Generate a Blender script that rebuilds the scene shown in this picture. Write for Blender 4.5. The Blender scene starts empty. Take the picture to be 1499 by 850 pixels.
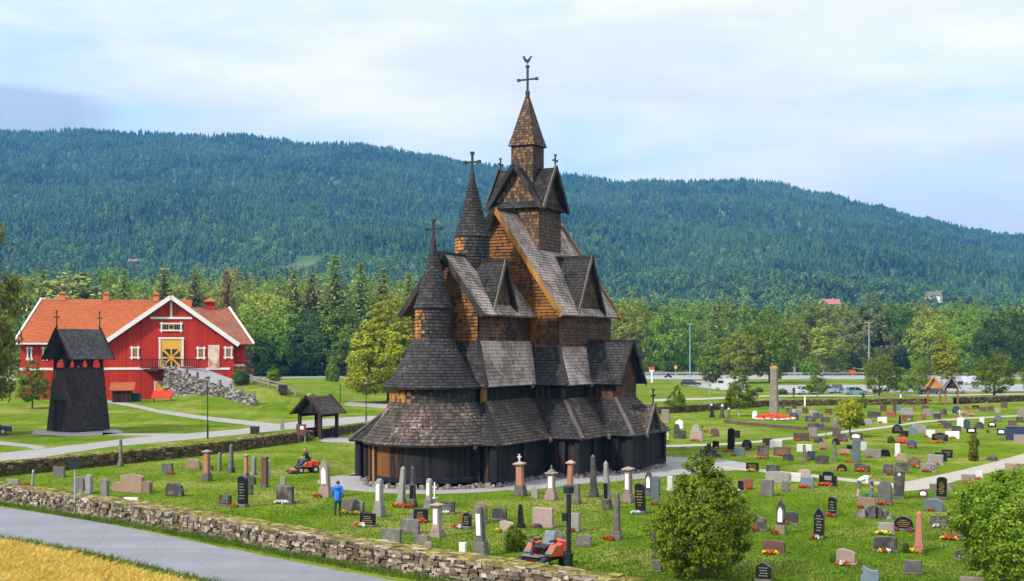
import bpy, bmesh, math, random
import numpy as np
from mathutils import Vector, Matrix, Euler

SC = bpy.context.scene
COL = SC.collection
R = math.radians
F_PX, CX, HY, CAMH = 1900.0, 749.5, 508.0, 8.5
rnd = random.Random(7)

# ------------------------------------------------------------------ terrain
def sm(v, a, b):
    t = min(1.0, max(0.0, (v - a) / (b - a)))
    return t * t * (3 - 2 * t)

def ground(x, y):
    z = 1.2 * sm(y, 138, 172) * sm(-x, 24, 46)
    z += 3.5 * math.exp(-(((x + 36.5) / 7.0) ** 2 + ((y - 178) / 6.5) ** 2)) + 2.3 * math.exp(-(((x + 29.5) / 5.5) ** 2 + ((y - 173.5) / 5.0) ** 2))
    z += 9.0 * sm(y, 365, 470) * sm(-x, -40, 20)
    return z

def G(X, Y):
    """the spot on the ground that the survey photograph shows at X, Y"""
    dx, dz = (X - CX) / F_PX, (HY - Y) / F_PX
    lo, hi = 5.0, 5.0
    while hi < 900 and CAMH + hi * dz > ground(hi * dx, hi):
        lo = hi
        hi *= 1.02
    for _ in range(30):
        m = .5 * (lo + hi)
        if CAMH + m * dz > ground(m * dx, m): lo = m
        else: hi = m
    return Vector((hi * dx, hi, ground(hi * dx, hi)))

# ------------------------------------------------------------------ mesh building
class MB:
    def __init__(s):
        s.v, s.f, s.m, s.uv = [], [], [], []
    def face(s, pts, m=0, uv=None):
        i = len(s.v)
        s.v.extend([tuple(p) for p in pts])
        s.f.append(tuple(range(i, i + len(pts))))
        s.m.append(m)
        if uv is None:
            P = [Vector(p) for p in pts]
            n = (P[1] - P[0]).cross(P[-1] - P[0])
            if n.length < 1e-9 and len(P) > 3: n = (P[2] - P[1]).cross(P[3] - P[1])
            n = n.normalized() if n.length > 1e-9 else Vector((0, 0, 1))
            if abs(n.z) > .95: e, g = Vector((1, 0, 0)), Vector((0, 1, 0))
            else:
                e = Vector((-n.y, n.x, 0)).normalized()
                g = n.cross(e)
            uv = [(p.dot(e), p.dot(g)) for p in P]
        s.uv.extend(uv)
    def poly(s, verts, faces, m=0):
        for f in faces: s.face([verts[k] for k in f], m)
    def box(s, c, d, m=0, rz=0.0, taper=1.0, jit=0.0):
        cx, cy, cz = c; hx, hy, hz = d[0] / 2, d[1] / 2, d[2] / 2
        V = []
        co, si = math.cos(rz), math.sin(rz)
        for z, k in ((-hz, 1.0), (hz, taper)):
            for x, y in ((-hx, -hy), (hx, -hy), (hx, hy), (-hx, hy)):
                x, y = x * k, y * k
                if jit: x += rnd.uniform(-jit, jit); y += rnd.uniform(-jit, jit)
                zz = z + (rnd.uniform(-jit, jit) if jit else 0)
                V.append((cx + x * co - y * si, cy + x * si + y * co, cz + zz))
        s.hexa(V, m)
    def hexa(s, V, m=0):
        for f in ((3, 2, 1, 0), (4, 5, 6, 7), (0, 1, 5, 4), (1, 2, 6, 5), (2, 3, 7, 6), (3, 0, 4, 7)):
            s.face([V[k] for k in f], m)
    def beam(s, P, Q, w, h, m=0, up=(0, 0, 1)):
        P, Q = Vector(P), Vector(Q)
        d = (Q - P).normalized(); u = Vector(up)
        e = d.cross(u)
        if e.length < 1e-4: e = d.cross(Vector((1, 0, 0)))
        e.normalize(); g = e.cross(d).normalized()
        V = []
        for B in (P, Q):
            for a, b in ((-1, -1), (1, -1), (1, 1), (-1, 1)):
                V.append(B + e * (a * w / 2) + g * (b * h / 2))
        s.hexa([V[0], V[1], V[5], V[4], V[3], V[2], V[6], V[7]], m)
    def tube(s, pts, rad, n=10, m=0, cap=True):
        rings = []
        P = [Vector(p) for p in pts]
        for i, p in enumerate(P):
            d = (P[min(i + 1, len(P) - 1)] - P[max(i - 1, 0)]).normalized()
            e = d.cross(Vector((0.3, .2, 1)) if abs(d.z) < .9 else Vector((1, 0, 0))).normalized()
            g = d.cross(e)
            r = rad[i] if isinstance(rad, (list, tuple)) else rad
            rings.append([p + (e * math.cos(2 * math.pi * k / n) + g * math.sin(2 * math.pi * k / n)) * r for k in range(n)])
        for a, b in zip(rings, rings[1:]):
            for k in range(n):
                j = (k + 1) % n
                s.face([a[k], a[j], b[j], b[k]], m)
        if cap:
            s.face(rings[0][::-1], m); s.face(rings[-1], m)
    def lathe(s, c, prof, n=24, m=0, a0=0.0, sx=1.0, sy=1.0):
        rings = []
        for r, z in prof:
            rings.append([(c[0] + r * sx * math.cos(a0 + 2 * math.pi * k / n), c[1] + r * sy * math.sin(a0 + 2 * math.pi * k / n), c[2] + z) for k in range(n)])
        L = 0
        for i, (a, b) in enumerate(zip(rings, rings[1:])):
            dl = math.hypot(prof[i + 1][0] - prof[i][0], prof[i + 1][1] - prof[i][1])
            w = 2 * math.pi * max(prof[i][0], .05) / n
            for k in range(n):
                j = (k + 1) % n
                s.face([a[k], a[j], b[j], b[k]], m, [(k * w, L), (k * w + w, L), (k * w + w, L + dl), (k * w, L + dl)])
            L += dl
        if prof[-1][0] > 1e-4: s.face(rings[-1], m)
        if prof[0][0] > 1e-4: s.face(rings[0][::-1], m)
    def prism(s, outline, p0, e, g, t, m=0):
        """outline of (a, b) in the plane e, g through p0, thickness t along e x g"""
        p0, e, g = Vector(p0), Vector(e), Vector(g)
        n = e.cross(g).normalized() * t
        A = [p0 + e * a + g * b for a, b in outline]
        B = [p + n for p in A]
        s.face(B, m); s.face(A[::-1], m)
        for k in range(len(A)):
            j = (k + 1) % len(A)
            s.face([A[k], A[j], B[j], B[k]], m)
    # shingled surface: stepped rows, A B the lower edge, D C the upper
    def shingles(s, A, B, C, D, row=.24, out=.04, m=0, slab=0.0, mslab=None):
        A, B, C, D = map(Vector, (A, B, C, D))
        n = (B - A).cross((D + C) / 2 - A)
        n.normalize()
        L = (((D + C) - (A + B)) / 2).length
        e = (B - A).normalized()
        k = max(1, round(L / row))
        off = rnd.uniform(0, 40)
        for i in range(k):
            t0, t1 = i / k, min(1.0, (i + 1) / k + .02 / L)
            p, q = A.lerp(D, t0), B.lerp(C, t0)
            r_, t_ = B.lerp(C, t1), A.lerp(D, t1)
            po, qo = p + n * out, q + n * out
            r2, t2 = r_ + n * .004, t_ + n * .004
            U = lambda P: (P - A).dot(e) + off
            v = float(i) + 10
            s.face([po, qo, r2, t2], m, [(U(po), v + .02), (U(qo), v + .02), (U(r2), v + .98), (U(t2), v + .98)])
            s.face([p, q, qo, po], m, [(U(p), v + .02), (U(q), v + .02), (U(q), v + .05), (U(p), v + .05)])
        if slab:
            d0, d1 = n * -.006, n * -slab
            s.hexa([A + d0, B + d0, B + d1, A + d1, D + d0, C + d0, C + d1, D + d1], m if mslab is None else mslab)
    def shingle_lathe(s, c, prof, n=40, row=.22, out=.035, m=0, a0=0., a1=2 * math.pi):
        pts = [Vector((r, z)) for r, z in prof]
        seg = [0]
        for a, b in zip(pts, pts[1:]): seg.append(seg[-1] + (b - a).length)
        L = seg[-1]; k = max(1, round(L / row))
        def at(t):
            d = t * L
            for i in range(len(pts) - 1):
                if d <= seg[i + 1] + 1e-9:
                    w = (d - seg[i]) / max(1e-9, seg[i + 1] - seg[i])
                    q = pts[i].lerp(pts[i + 1], w)
                    dd = (pts[i + 1] - pts[i]).normalized()
                    return q, Vector((dd.y, -dd.x))
            return pts[-1], Vector((1, 0))
        rm = max(r for r, z in prof)
        for i in range(k):
            (q0, n0), (q1, _) = at(i / k), at((i + 1) / k)
            qo = q0 + n0 * out
            v = i + 10.
            for j in range(n):
                b0, b1 = a0 + (a1 - a0) * j / n, a0 + (a1 - a0) * (j + 1) / n
                X = lambda q, b: (c[0] + q.x * math.cos(b), c[1] + q.x * math.sin(b), c[2] + q.y)
                u0, u1 = b0 * max(.3, q0.x), b1 * max(.3, q0.x)
                s.face([X(qo, b0), X(qo, b1), X(q1, b1), X(q1, b0)], m, [(u0, v + .02), (u1, v + .02), (u1, v + .98), (u0, v + .98)])
                s.face([X(q0, b0), X(q0, b1), X(qo, b1), X(qo, b0)], m, [(u0, v + .02), (u1, v + .02), (u1, v + .05), (u0, v + .05)])
    def build(s, name, mats, parent=None, loc=None, smooth=False, weld=False):
        me = bpy.data.meshes.new(name)
        me.from_pydata(s.v, [], s.f)
        if not isinstance(mats, (list, tuple)): mats = [mats]
        for x in mats: me.materials.append(x)
        me.polygons.foreach_set('material_index', s.m)
        uvl = me.uv_layers.new(name='UVMap')
        uvl.data.foreach_set('uv', [c for t in s.uv for c in t])
        if weld or smooth:
            b = bmesh.new(); b.from_mesh(me)
            bmesh.ops.remove_doubles(b, verts=b.verts, dist=1e-4)
            if smooth:
                for f in b.faces: f.smooth = True
            b.to_mesh(me); b.free()
        o = bpy.data.objects.new(name, me)
        COL.objects.link(o)
        if parent: o.parent = parent
        if loc is not None: o.location = loc
        return o

def np_mesh(name, V, nper, mats, midx=None, uv=None):
    """V: (n, nper, 3) separate polygons"""
    n = len(V)
    me = bpy.data.meshes.new(name)
    me.vertices.add(n * nper)
    me.vertices.foreach_set('co', V.reshape(-1).astype(np.float32))
    me.loops.add(n * nper)
    me.loops.foreach_set('vertex_index', np.arange(n * nper, dtype=np.int32))
    me.polygons.add(n)
    me.polygons.foreach_set('loop_start', np.arange(0, n * nper, nper, dtype=np.int32))
    if not isinstance(mats, (list, tuple)): mats = [mats]
    for x in mats: me.materials.append(x)
    if midx is not None: me.polygons.foreach_set('material_index', midx.astype(np.int32))
    me.update(calc_edges=True)
    return me

def link(name, me, parent=None, loc=None, rz=None, sc=None):
    o = bpy.data.objects.new(name, me)
    COL.objects.link(o)
    if parent: o.parent = parent
    if loc is not None: o.location = loc
    if rz is not None: o.rotation_euler = (0, 0, rz)
    if sc is not None: o.scale = sc if isinstance(sc, (tuple, list)) else (sc,) * 3
    return o

def tag(o, label=None, cat=None, group=None, kind=None):
    if label: o['label'] = label
    if cat: o['category'] = cat
    if group: o['group'] = group
    if kind: o['kind'] = kind
    return o

def thing(name, label, cat, loc=(0, 0, 0), rz=0.0, group=None, sc=None):
    o = link(name, None, None, loc, rz, sc)
    o.empty_display_size = .3
    return tag(o, label, cat, group)

# ------------------------------------------------------------------ materials
class NT:
    def __init__(s, m):
        m.use_nodes = True
        s.t = m.node_tree; s.n = s.t.nodes; s.l = s.t.links
    def new(s, typ, **kw):
        x = s.n.new(typ)
        for k, v in kw.items(): setattr(x, k, v)
        return x
    def put(s, sock, v):
        if hasattr(v, 'is_output') or isinstance(v, bpy.types.NodeSocket): s.l.new(v, sock)
        else: sock.default_value = v
    def math(s, op, a, b=0.0, c=None, clamp=False):
        x = s.new('ShaderNodeMath', operation=op, use_clamp=clamp)
        s.put(x.inputs[0], a); s.put(x.inputs[1], b)
        if c is not None: s.put(x.inputs[2], c)
        return x.outputs[0]
    def mix(s, fac, a, b, mode='MIX'):
        x = s.new('ShaderNodeMix', data_type='RGBA', blend_type=mode)
        s.put(x.inputs[0], fac)
        for k, v in ((6, a), (7, b)):
            if isinstance(v, tuple) and len(v) == 3: v = v + (1.,)
            s.put(x.inputs[k], v)
        return x.outputs[2]
    def noise(s, vec, scale, detail=4., rough=.55, out='Fac'):
        x = s.new('ShaderNodeTexNoise')
        if vec is not None: s.l.new(vec, x.inputs['Vector'])
        x.inputs['Scale'].default_value = scale; x.inputs['Detail'].default_value = detail; x.inputs['Roughness'].default_value = rough
        return x.outputs[out]
    def ramp(s, fac, stops):
        x = s.new('ShaderNodeValToRGB')
        s.l.new(fac, x.inputs[0])
        e = x.color_ramp.elements
        while len(e) < len(stops): e.new(.5)
        for k, (p, c) in zip(e, stops):
            k.position = p
            k.color = (c, c, c, 1) if isinstance(c, (int, float)) else tuple(c) + (1.,)
        return x.outputs[0]
    def bump(s, h, strength=.4, dist=.02):
        x = s.new('ShaderNodeBump')
        x.inputs['Strength'].default_value = strength; x.inputs['Distance'].default_value = dist
        s.l.new(h, x.inputs['Height'])
        return x.outputs[0]

def mat(name, rough=.7, spec=.4, metal=0.):
    m = bpy.data.materials.new(name)
    k = NT(m)
    b = k.n['Principled BSDF']
    b.inputs['Roughness'].default_value = rough
    b.inputs['Specular IOR Level'].default_value = spec
    b.inputs['Metallic'].default_value = metal
    return m, k, b

def obj_co(k):
    return k.new('ShaderNodeTexCoord').outputs['Object']

def plain(name, col, rough=.6, var=.25, scale=6., metal=0., spec=.4, bump=0., fine=60.):
    m, k, b = mat(name, rough, spec, metal)
    co = obj_co(k)
    f = k.noise(co, scale, 5.)
    g = k.noise(co, fine, 3.)
    h = k.math('ADD', k.math('MULTIPLY', f, .65), k.math('MULTIPLY', g, .35))
    lo = tuple(c * (1 - var) for c in col); hi = tuple(min(1, c * (1 + var)) for c in col)
    k.put(b.inputs['Base Color'], k.ramp(h, [(.3, lo), (.7, hi)]))
    if bump: k.put(b.inputs['Normal'], k.bump(h, bump, .02))
    return m

def shingle_mat(name, cols, w=.15, stain=None, stain_scale=.35, var=.8, flake=None, rough=.75, side_tint=None, bumpy=.5):
    """per-shingle tones: cols (dark, mid, light); stain: a second colour in large blotches; flake: pale worn shingles in patches;
    weather: colour of the boards on the side towards local -x"""
    m, k, b = mat(name, rough, .2)
    uv = k.new('ShaderNodeTexCoord')
    sep = k.new('ShaderNodeSeparateXYZ'); k.l.new(uv.outputs['UV'], sep.inputs[0])
    u, v = sep.outputs[0], sep.outputs[1]
    row = k.math('FLOOR', v)
    cu = k.math('ADD', k.math('DIVIDE', u, w), k.math('MULTIPLY', k.math('MODULO', row, 2.), .5))
    colid = k.math('FLOOR', cu)
    fr = k.math('FRACT', cu)
    cv = k.new('ShaderNodeCombineXYZ'); k.l.new(colid, cv.inputs[0]); k.l.new(row, cv.inputs[1])
    wn = k.new('ShaderNodeTexWhiteNoise', noise_dimensions='2D'); k.l.new(cv.outputs[0], wn.inputs['Vector'])
    big = k.noise(uv.outputs['Object'], stain_scale, 4., .6)
    grain = k.noise(uv.outputs['Object'], 9., 4., .7)
    t = k.math('ADD', k.math('MULTIPLY', wn.outputs['Value'], .45 * var), k.math('MULTIPLY', big, .5))
    t = k.math('ADD', t, k.math('MULTIPLY', grain, .25))
    t = k.math('SUBTRACT', t, .12)
    c = k.ramp(t, [(.22, cols[0]), (.5, cols[1]), (.82, cols[2])])
    if stain is not None:
        sn = k.noise(uv.outputs['Object'], stain_scale * 1.7, 5., .65)
        sm_ = k.ramp(k.math('ADD', sn, k.math('MULTIPLY', k.math('SUBTRACT', wn.outputs['Value'], .5), .3)), [(.47, 0.), (.62, 1.)])
        c = k.mix(sm_, c, stain)
    if side_tint is not None:
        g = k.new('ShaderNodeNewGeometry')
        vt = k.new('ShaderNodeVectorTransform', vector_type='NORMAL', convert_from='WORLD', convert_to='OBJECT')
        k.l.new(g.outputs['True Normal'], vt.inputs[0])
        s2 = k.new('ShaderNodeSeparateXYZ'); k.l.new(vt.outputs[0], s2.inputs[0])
        d = k.math('ADD', k.math('MULTIPLY', s2.outputs[0], -.95), k.math('MULTIPLY', s2.outputs[1], -.10))  # tint grows as a face turns towards local -x
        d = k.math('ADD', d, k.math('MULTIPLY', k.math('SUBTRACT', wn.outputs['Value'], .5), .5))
        c = k.mix(k.ramp(d, [(.12, 0.), (.62, 1.)]), c, k.mix(wn.outputs['Value'], tuple(x * .55 for x in side_tint), side_tint))
    if flake is not None:
        pn = k.noise(uv.outputs['Object'], .55, 3., .6)
        fn = k.noise(uv.outputs['Object'], 6.5, 3., .75)
        f = k.ramp(k.math('ADD', k.math('MULTIPLY', pn, .55), k.math('MULTIPLY', fn, .55)), [(.635, 0.), (.69, 1.)])
        c = k.mix(f, c, flake)
    edge = k.ramp(k.math('ABSOLUTE', k.math('SUBTRACT', fr, .5)), [(.40, 1.), (.5, 0.)])
    k.put(b.inputs['Base Color'], c)
    h = k.math('ADD', edge, k.math('MULTIPLY', wn.outputs['Value'], .6))
    k.put(b.inputs['Normal'], k.bump(h, bumpy, .02))
    return m

def board_mat(name, dark, light, w=.22, side_tint=None, horiz=False, rough=.8, stain_scale=.5):
    m, k, b = mat(name, rough, .12)
    uv = k.new('ShaderNodeTexCoord')
    sep = k.new('ShaderNodeSeparateXYZ'); k.l.new(uv.outputs['UV'], sep.inputs[0])
    u = sep.outputs[1 if horiz else 0]
    cu = k.math('DIVIDE', u, w)
    fr = k.math('FRACT', cu)
    wn = k.new('ShaderNodeTexWhiteNoise', noise_dimensions='1D'); k.l.new(k.math('FLOOR', cu), wn.inputs['W'])
    big = k.noise(uv.outputs['Object'], stain_scale, 5., .6)
    mp = k.new('ShaderNodeMapping'); k.l.new(uv.outputs['Object'], mp.inputs[0])
    mp.inputs['Scale'].default_value = (12, 12, 1.2)
    streak = k.noise(mp.outputs[0], 1., 4., .6)
    t = k.math('ADD', k.math('MULTIPLY', wn.outputs['Value'], .4), k.math('ADD', k.math('MULTIPLY', big, .5), k.math('MULTIPLY', streak, .3)))
    c = k.ramp(t, [(.35, dark), (.85, light)])
    if side_tint is not None:
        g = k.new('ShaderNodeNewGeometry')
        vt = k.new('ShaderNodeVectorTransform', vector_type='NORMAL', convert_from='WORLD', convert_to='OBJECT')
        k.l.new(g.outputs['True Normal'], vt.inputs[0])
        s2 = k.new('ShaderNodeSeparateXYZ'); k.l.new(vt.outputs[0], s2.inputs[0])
        d = k.math('ADD', k.math('MULTIPLY', s2.outputs[0], -.95), k.math('MULTIPLY', s2.outputs[1], -.12))  # second colour mixed in on faces turned towards local -x
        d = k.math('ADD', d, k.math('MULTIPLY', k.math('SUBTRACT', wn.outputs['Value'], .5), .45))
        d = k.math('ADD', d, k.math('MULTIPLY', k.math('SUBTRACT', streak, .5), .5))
        c = k.mix(k.ramp(d, [(.15, 0.), (.70, 1.)]), c, side_tint)
    k.put(b.inputs['Base Color'], c)
    e = k.ramp(k.math('ABSOLUTE', k.math('SUBTRACT', fr, .5)), [(.42, 1.), (.5, 0.)])
    k.put(b.inputs['Normal'], k.bump(k.math('ADD', e, k.math('MULTIPLY', streak, .3)), .6, .03))
    return m

def leaf_mat(name, c0, c1, c2, trans=.48, clump=.9, obj_var=.25, rw=.5):
    m, k, b = mat(name, .6, .10)
    g = k.new('ShaderNodeNewGeometry'); oi = k.new('ShaderNodeObjectInfo')
    co = obj_co(k)
    n = k.noise(co, clump, 3., .6)
    t = k.math('ADD', k.math('MULTIPLY', g.outputs['Random Per Island'], rw), k.math('MULTIPLY', n, 1.1 - rw))
    c = k.ramp(t, [(.25, c0), (.55, c1), (.9, c2)])
    ov = k.math('ADD', k.math('MULTIPLY', oi.outputs['Random'], obj_var * 2), 1 - obj_var)
    hsv = k.new('ShaderNodeHueSaturation'); k.l.new(c, hsv.inputs['Color']); k.l.new(ov, hsv.inputs['Value'])
    k.put(hsv.inputs['Hue'], k.math('ADD', k.math('MULTIPLY', oi.outputs['Random'], .028), .492))
    k.put(b.inputs['Base Color'], hsv.outputs[0])
    tr = k.new('ShaderNodeBsdfTranslucent'); k.l.new(hsv.outputs[0], tr.inputs[0])
    mx = k.new('ShaderNodeMixShader'); mx.inputs[0].default_value = trans
    out = k.n['Material Output']
    k.l.new(b.outputs[0], mx.inputs[1]); k.l.new(tr.outputs[0], mx.inputs[2]); k.l.new(mx.outputs[0], out.inputs[0])
    return m

def stone_mat(name, stops, moss=None, scale=3., moss_lo=.5, moss_hi=.62):
    m, k, b = mat(name, .85, .25)
    g = k.new('ShaderNodeNewGeometry'); co = obj_co(k)
    n = k.noise(co, scale, 6., .65); f = k.noise(co, scale * 8, 4., .6)
    t = k.math('ADD', k.math('MULTIPLY', g.outputs['Random Per Island'], .55), k.math('ADD', k.math('MULTIPLY', n, .35), k.math('MULTIPLY', f, .3)))
    t = k.math('SUBTRACT', t, .1)
    c = k.ramp(t, stops)
    if moss:
        mn = k.noise(co, .8, 5., .7)
        c = k.mix(k.ramp(mn, [(moss_lo, 0.), (moss_hi, 1.)]), c, k.mix(f, tuple(x * .5 for x in moss), moss))
    k.put(b.inputs['Base Color'], c)
    k.put(b.inputs['Normal'], k.bump(k.math('ADD', n, f), .6, .03))
    return m
SUN_E, CLOUD, EXPO, HAZE = 3.7, 5.0, .76, .00013
# ------------------------------------------------------------------ stave church
M = {}
ORANGE = (.40, .17, .035)
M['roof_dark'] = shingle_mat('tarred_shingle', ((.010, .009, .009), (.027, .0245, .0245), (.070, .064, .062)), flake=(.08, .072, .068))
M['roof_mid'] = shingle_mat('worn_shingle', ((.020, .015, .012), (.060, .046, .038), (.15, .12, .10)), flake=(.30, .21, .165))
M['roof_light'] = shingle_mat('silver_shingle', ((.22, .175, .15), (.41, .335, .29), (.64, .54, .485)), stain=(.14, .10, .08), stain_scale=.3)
M['wall_orange'] = shingle_mat('sunburnt_shingle', ((.10, .038, .008), (.29, .115, .018), (.56, .26, .045)), stain=(.055, .026, .013), stain_scale=.3, w=.17, var=.55)
M['wall_brown'] = shingle_mat('brown_shingle', ((.05, .023, .012), (.18, .08, .038), (.44, .18, .06)), stain=(.018, .013, .011), w=.17, var=.6)
M['wall_tower'] = shingle_mat('grey_brown_shingle', ((.025, .016, .010), (.075, .048, .030), (.19, .12, .068)), side_tint=(.30, .15, .05), w=.15)
M['drum'] = shingle_mat('drum_shingle', ((.010, .009, .009), (.032, .028, .027), (.085, .072, .066)), side_tint=ORANGE, w=.15)
M['tar_wall'] = board_mat('tarred_boards', (.006, .006, .0065), (.030, .026, .026), side_tint=(.16, .062, .016))
M['tar_post'] = board_mat('tarred_posts', (.007, .008, .010), (.022, .022, .027), w=.4)
M['tinted_post'] = board_mat('orange_tint_posts', (.010, .011, .014), (.034, .034, .040), side_tint=(.34, .14, .03), w=.4)  # dark posts with orange mixed in on the side towards local -x
M['orange_board'] = board_mat('sunburnt_boards', (.12, .05, .013), (.36, .17, .045), w=.5)
M['dark_board'] = board_mat('dark_boards', (.014, .012, .011), (.05, .042, .038), w=.3)
M['pale_board'] = board_mat('weathered_boards', (.07, .056, .048), (.19, .155, .13), w=.3)
M['iron'] = plain('black_iron', (.018, .018, .022), .5, metal=.3)
M['rubble'] = stone_mat('foundation_rubble', [(.2, (.06, .05, .042)), (.5, (.17, .145, .125)), (.9, (.42, .37, .33))])
M['void'] = plain('dark_opening', (.004, .004, .005), .9)

U0, V0, YAW = 84.5, -40.87, R(-26.5)
AX = Vector((math.sin(R(26.5)), math.cos(R(26.5)), 0)); SX = Vector((AX.y, -AX.x, 0))
CH = AX * U0 + SX * V0
church = thing('stave_church', 'black tarred wooden stave church with stepped shingle roofs and three spires', 'church', CH, YAW)

def P(name, mb, mats, parent=None, **kw):
    return mb.build(name, mats, parent or church, **kw)

APSE = -13.6
# --- ground-floor gallery
def wallring(mb, x0, x1, y0, y1, z0, z1, sides):
    if 'E' in sides: mb.face([(x0, y0, z0), (x1, y0, z0), (x1, y0, z1), (x0, y0, z1)])
    if 'N' in sides: mb.face([(x1, y0, z0), (x1, y1, z0), (x1, y1, z1), (x1, y0, z1)])
    if 'W' in sides: mb.face([(x1, y1, z0), (x0, y1, z0), (x0, y1, z1), (x1, y1, z1)])
    if 'S' in sides: mb.face([(x0, y1, z0), (x0, y0, z0), (x0, y0, z1), (x0, y1, z1)])
def ring(mb, o, z0, i, z1, sides, m=0, slab=.1, row=.24):
    x0, x1, y0, y1 = o; X0, X1, Y0, Y1 = i
    mk = m if isinstance(m, dict) else {k: m for k in 'ENWS'}
    if 'E' in sides: mb.shingles((x0, y0, z0), (x1, y0, z0), (X1, Y0, z1), (X0, Y0, z1), row, m=mk['E'], slab=slab)
    if 'N' in sides: mb.shingles((x1, y0, z0), (x1, y1, z0), (X1, Y1, z1), (X1, Y0, z1), row, m=mk['N'], slab=slab)
    if 'W' in sides: mb.shingles((x1, y1, z0), (x0, y1, z0), (X0, Y1, z1), (X1, Y1, z1), row, m=mk['W'], slab=slab)
    if 'S' in sides: mb.shingles((x0, y1, z0), (x0, y0, z0), (X0, Y0, z1), (X0, Y1, z1), row, m=mk['S'], slab=slab)
RM = [M['roof_dark'], M['roof_mid'], M['roof_light']]

mb = MB(); mb.lathe((0, APSE, 0), [(3.88, .30), (3.88, 2.75)], 36)
P('apse_gallery_wall', mb, M['tar_wall'])
for k in range(4):
    a = R(183 + k * 17)
    mb = MB(); mb.box((3.94 * math.cos(a), APSE + 3.94 * math.sin(a), 1.5), (.2, .34, 2.5), rz=a)
    P('wall_post', mb, M['tinted_post'])
mb = MB(); mb.lathe((0, APSE, 0), [(3.96, .3), (4.02, .34), (4.02, .58), (3.9, .62)], 36)
P('sill_beam', mb, M['tar_post'])
mb = MB(); wallring(mb, -4.87, 4.87, -14.6, -7.1, .3, 2.75, 'ENS'); P('choir_gallery_wall', mb, M['tar_wall'])
mb = MB(); wallring(mb, -7.17, 7.17, -7.2, 7.2, .3, 2.75, 'ENWS'); P('nave_gallery_wall', mb, M['tar_wall'])
for s in (1, -1):
    mb = MB(); wallring(mb, *sorted((s * 7.0, s * 9.07)), -2.9, 3.4, .3, 2.75, 'ENWS'); P('porch_wall', mb, M['tar_wall'])
posts = [(4.87, -14.6), (-4.87, -14.6), (3.75, -14.62), (7.17, -7.2), (-7.17, -7.2), (7.17, 7.2), (-7.17, 7.2), (9.07, -2.9), (9.07, 3.4), (5.0, -7.3), (4.9, -10.9), (7.2, -5.0),
         (6.1, -7.25), (8.1, -2.95), (7.2, -3.1)]
for x, y in posts:
    mb = MB(); mb.box((x, y, 1.52), (.42, .42, 2.44)); P('corner_post', mb, M['tar_post'])
for (x0, y0, x1, y1) in ((4.95, -14.4, 4.95, -7.4), (7.26, -7.0, 7.26, -3.1), (9.16, -2.7, 9.16, 3.2), (7.0, -7.3, 5.3, -7.3), (8.9, -3.0, 7.4, -3.0)):
    mb = MB(); mb.beam((x0, y0, .42), (x1, y1, .42), .16, .36); P('sill_beam', mb, M['tar_post'])
# rubble footing
mb = MB()
foot = [(4.87, -14.6), (4.87, -7.2), (7.17, -7.2), (7.17, -2.9), (9.07, -2.9), (9.07, 3.4), (7.17, 3.4), (7.17, 7.2)]
path = [(4.1 * math.cos(R(a)), APSE + 4.1 * math.sin(R(a))) for a in range(150, 346, 4)] + foot
def footing(path):
    for (xa, ya), (xb, yb) in zip(path, path[1:]):
        L = math.hypot(xb - xa, yb - ya); d = 0
        nx, ny = (yb - ya) / max(L, .01), -(xb - xa) / max(L, .01)
        while d < L:
            w = rnd.uniform(.14, .42); t = d / L
            for q in range(2):
                o = rnd.uniform(.02, .30) + q * .12; h = rnd.uniform(.12, .36) * (1 - .4 * q)
                mb.box((xa + (xb - xa) * t + nx * o, ya + (yb - ya) * t + ny * o, h / 2 - .03), (w, rnd.uniform(.18, .34), h), rz=rnd.uniform(0, 3), taper=.72, jit=.04)
            d += w * .8
footing(path); footing([(-x, y) for x, y in foot])
P('stone_footing', mb, M['rubble'])
mb = MB()
for c, d in (((0, -11, .16), (9.4, 7.0, .3)), ((0, 0, .16), (14.0, 14.2, .3)), ((0, .25, .16), (17.9, 6.1, .3))): mb.box(c, d)
P('floor_platform', mb, M['void'])

# --- lower roof
mb = MB()
prof = [(4.44, 2.62), (4.02, 3.12), (3.35, 4.1), (2.73, 5.12)]
mb.shingle_lathe((0, APSE, 0), prof, 44, .23, m=1)
mb.lathe((0, APSE, 0), [(3.9, 2.66), (4.42, 2.52), (4.43, 2.60)], 44, 0)
P('apse_lower_roof', mb, RM)
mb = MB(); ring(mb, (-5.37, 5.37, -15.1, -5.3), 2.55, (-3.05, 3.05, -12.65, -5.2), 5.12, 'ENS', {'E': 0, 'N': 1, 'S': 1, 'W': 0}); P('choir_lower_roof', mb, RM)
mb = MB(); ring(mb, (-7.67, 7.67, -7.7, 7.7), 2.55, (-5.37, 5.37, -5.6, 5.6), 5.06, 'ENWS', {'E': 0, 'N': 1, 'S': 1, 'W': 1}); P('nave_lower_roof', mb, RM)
for s in (1, -1):
    mb = MB(); o = sorted((s * 5.8, s * 9.5)); i = sorted((s * 5.8, s * 7.47))
    ring(mb, (*o, -3.4, 3.9), 2.55, (*i, -1.6, 2.2), 5.0, 'EW' + ('N' if s > 0 else 'S'), {'E': 0, 'N': 1, 'S': 1, 'W': 1})
    P('porch_roof', mb, RM)
# hip boards: pale strips along the hips
def hips(lst, mats=None):
    for a, b in lst:
        q = MB(); q.beam(a, b, .24, .10); P('hip_board', q, mats or M['dark_board'])
hips([((5.37, -15.1, 2.62), (3.05, -12.65, 5.18))])
hips([((7.67, -7.7, 2.62), (5.37, -5.6, 5.12)), ((9.5, -3.4, 2.62), (7.47, -1.6, 5.06)), ((-5.37, -15.1, 2.62), (-3.05, -12.65, 5.18))], M['pale_board'])
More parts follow.
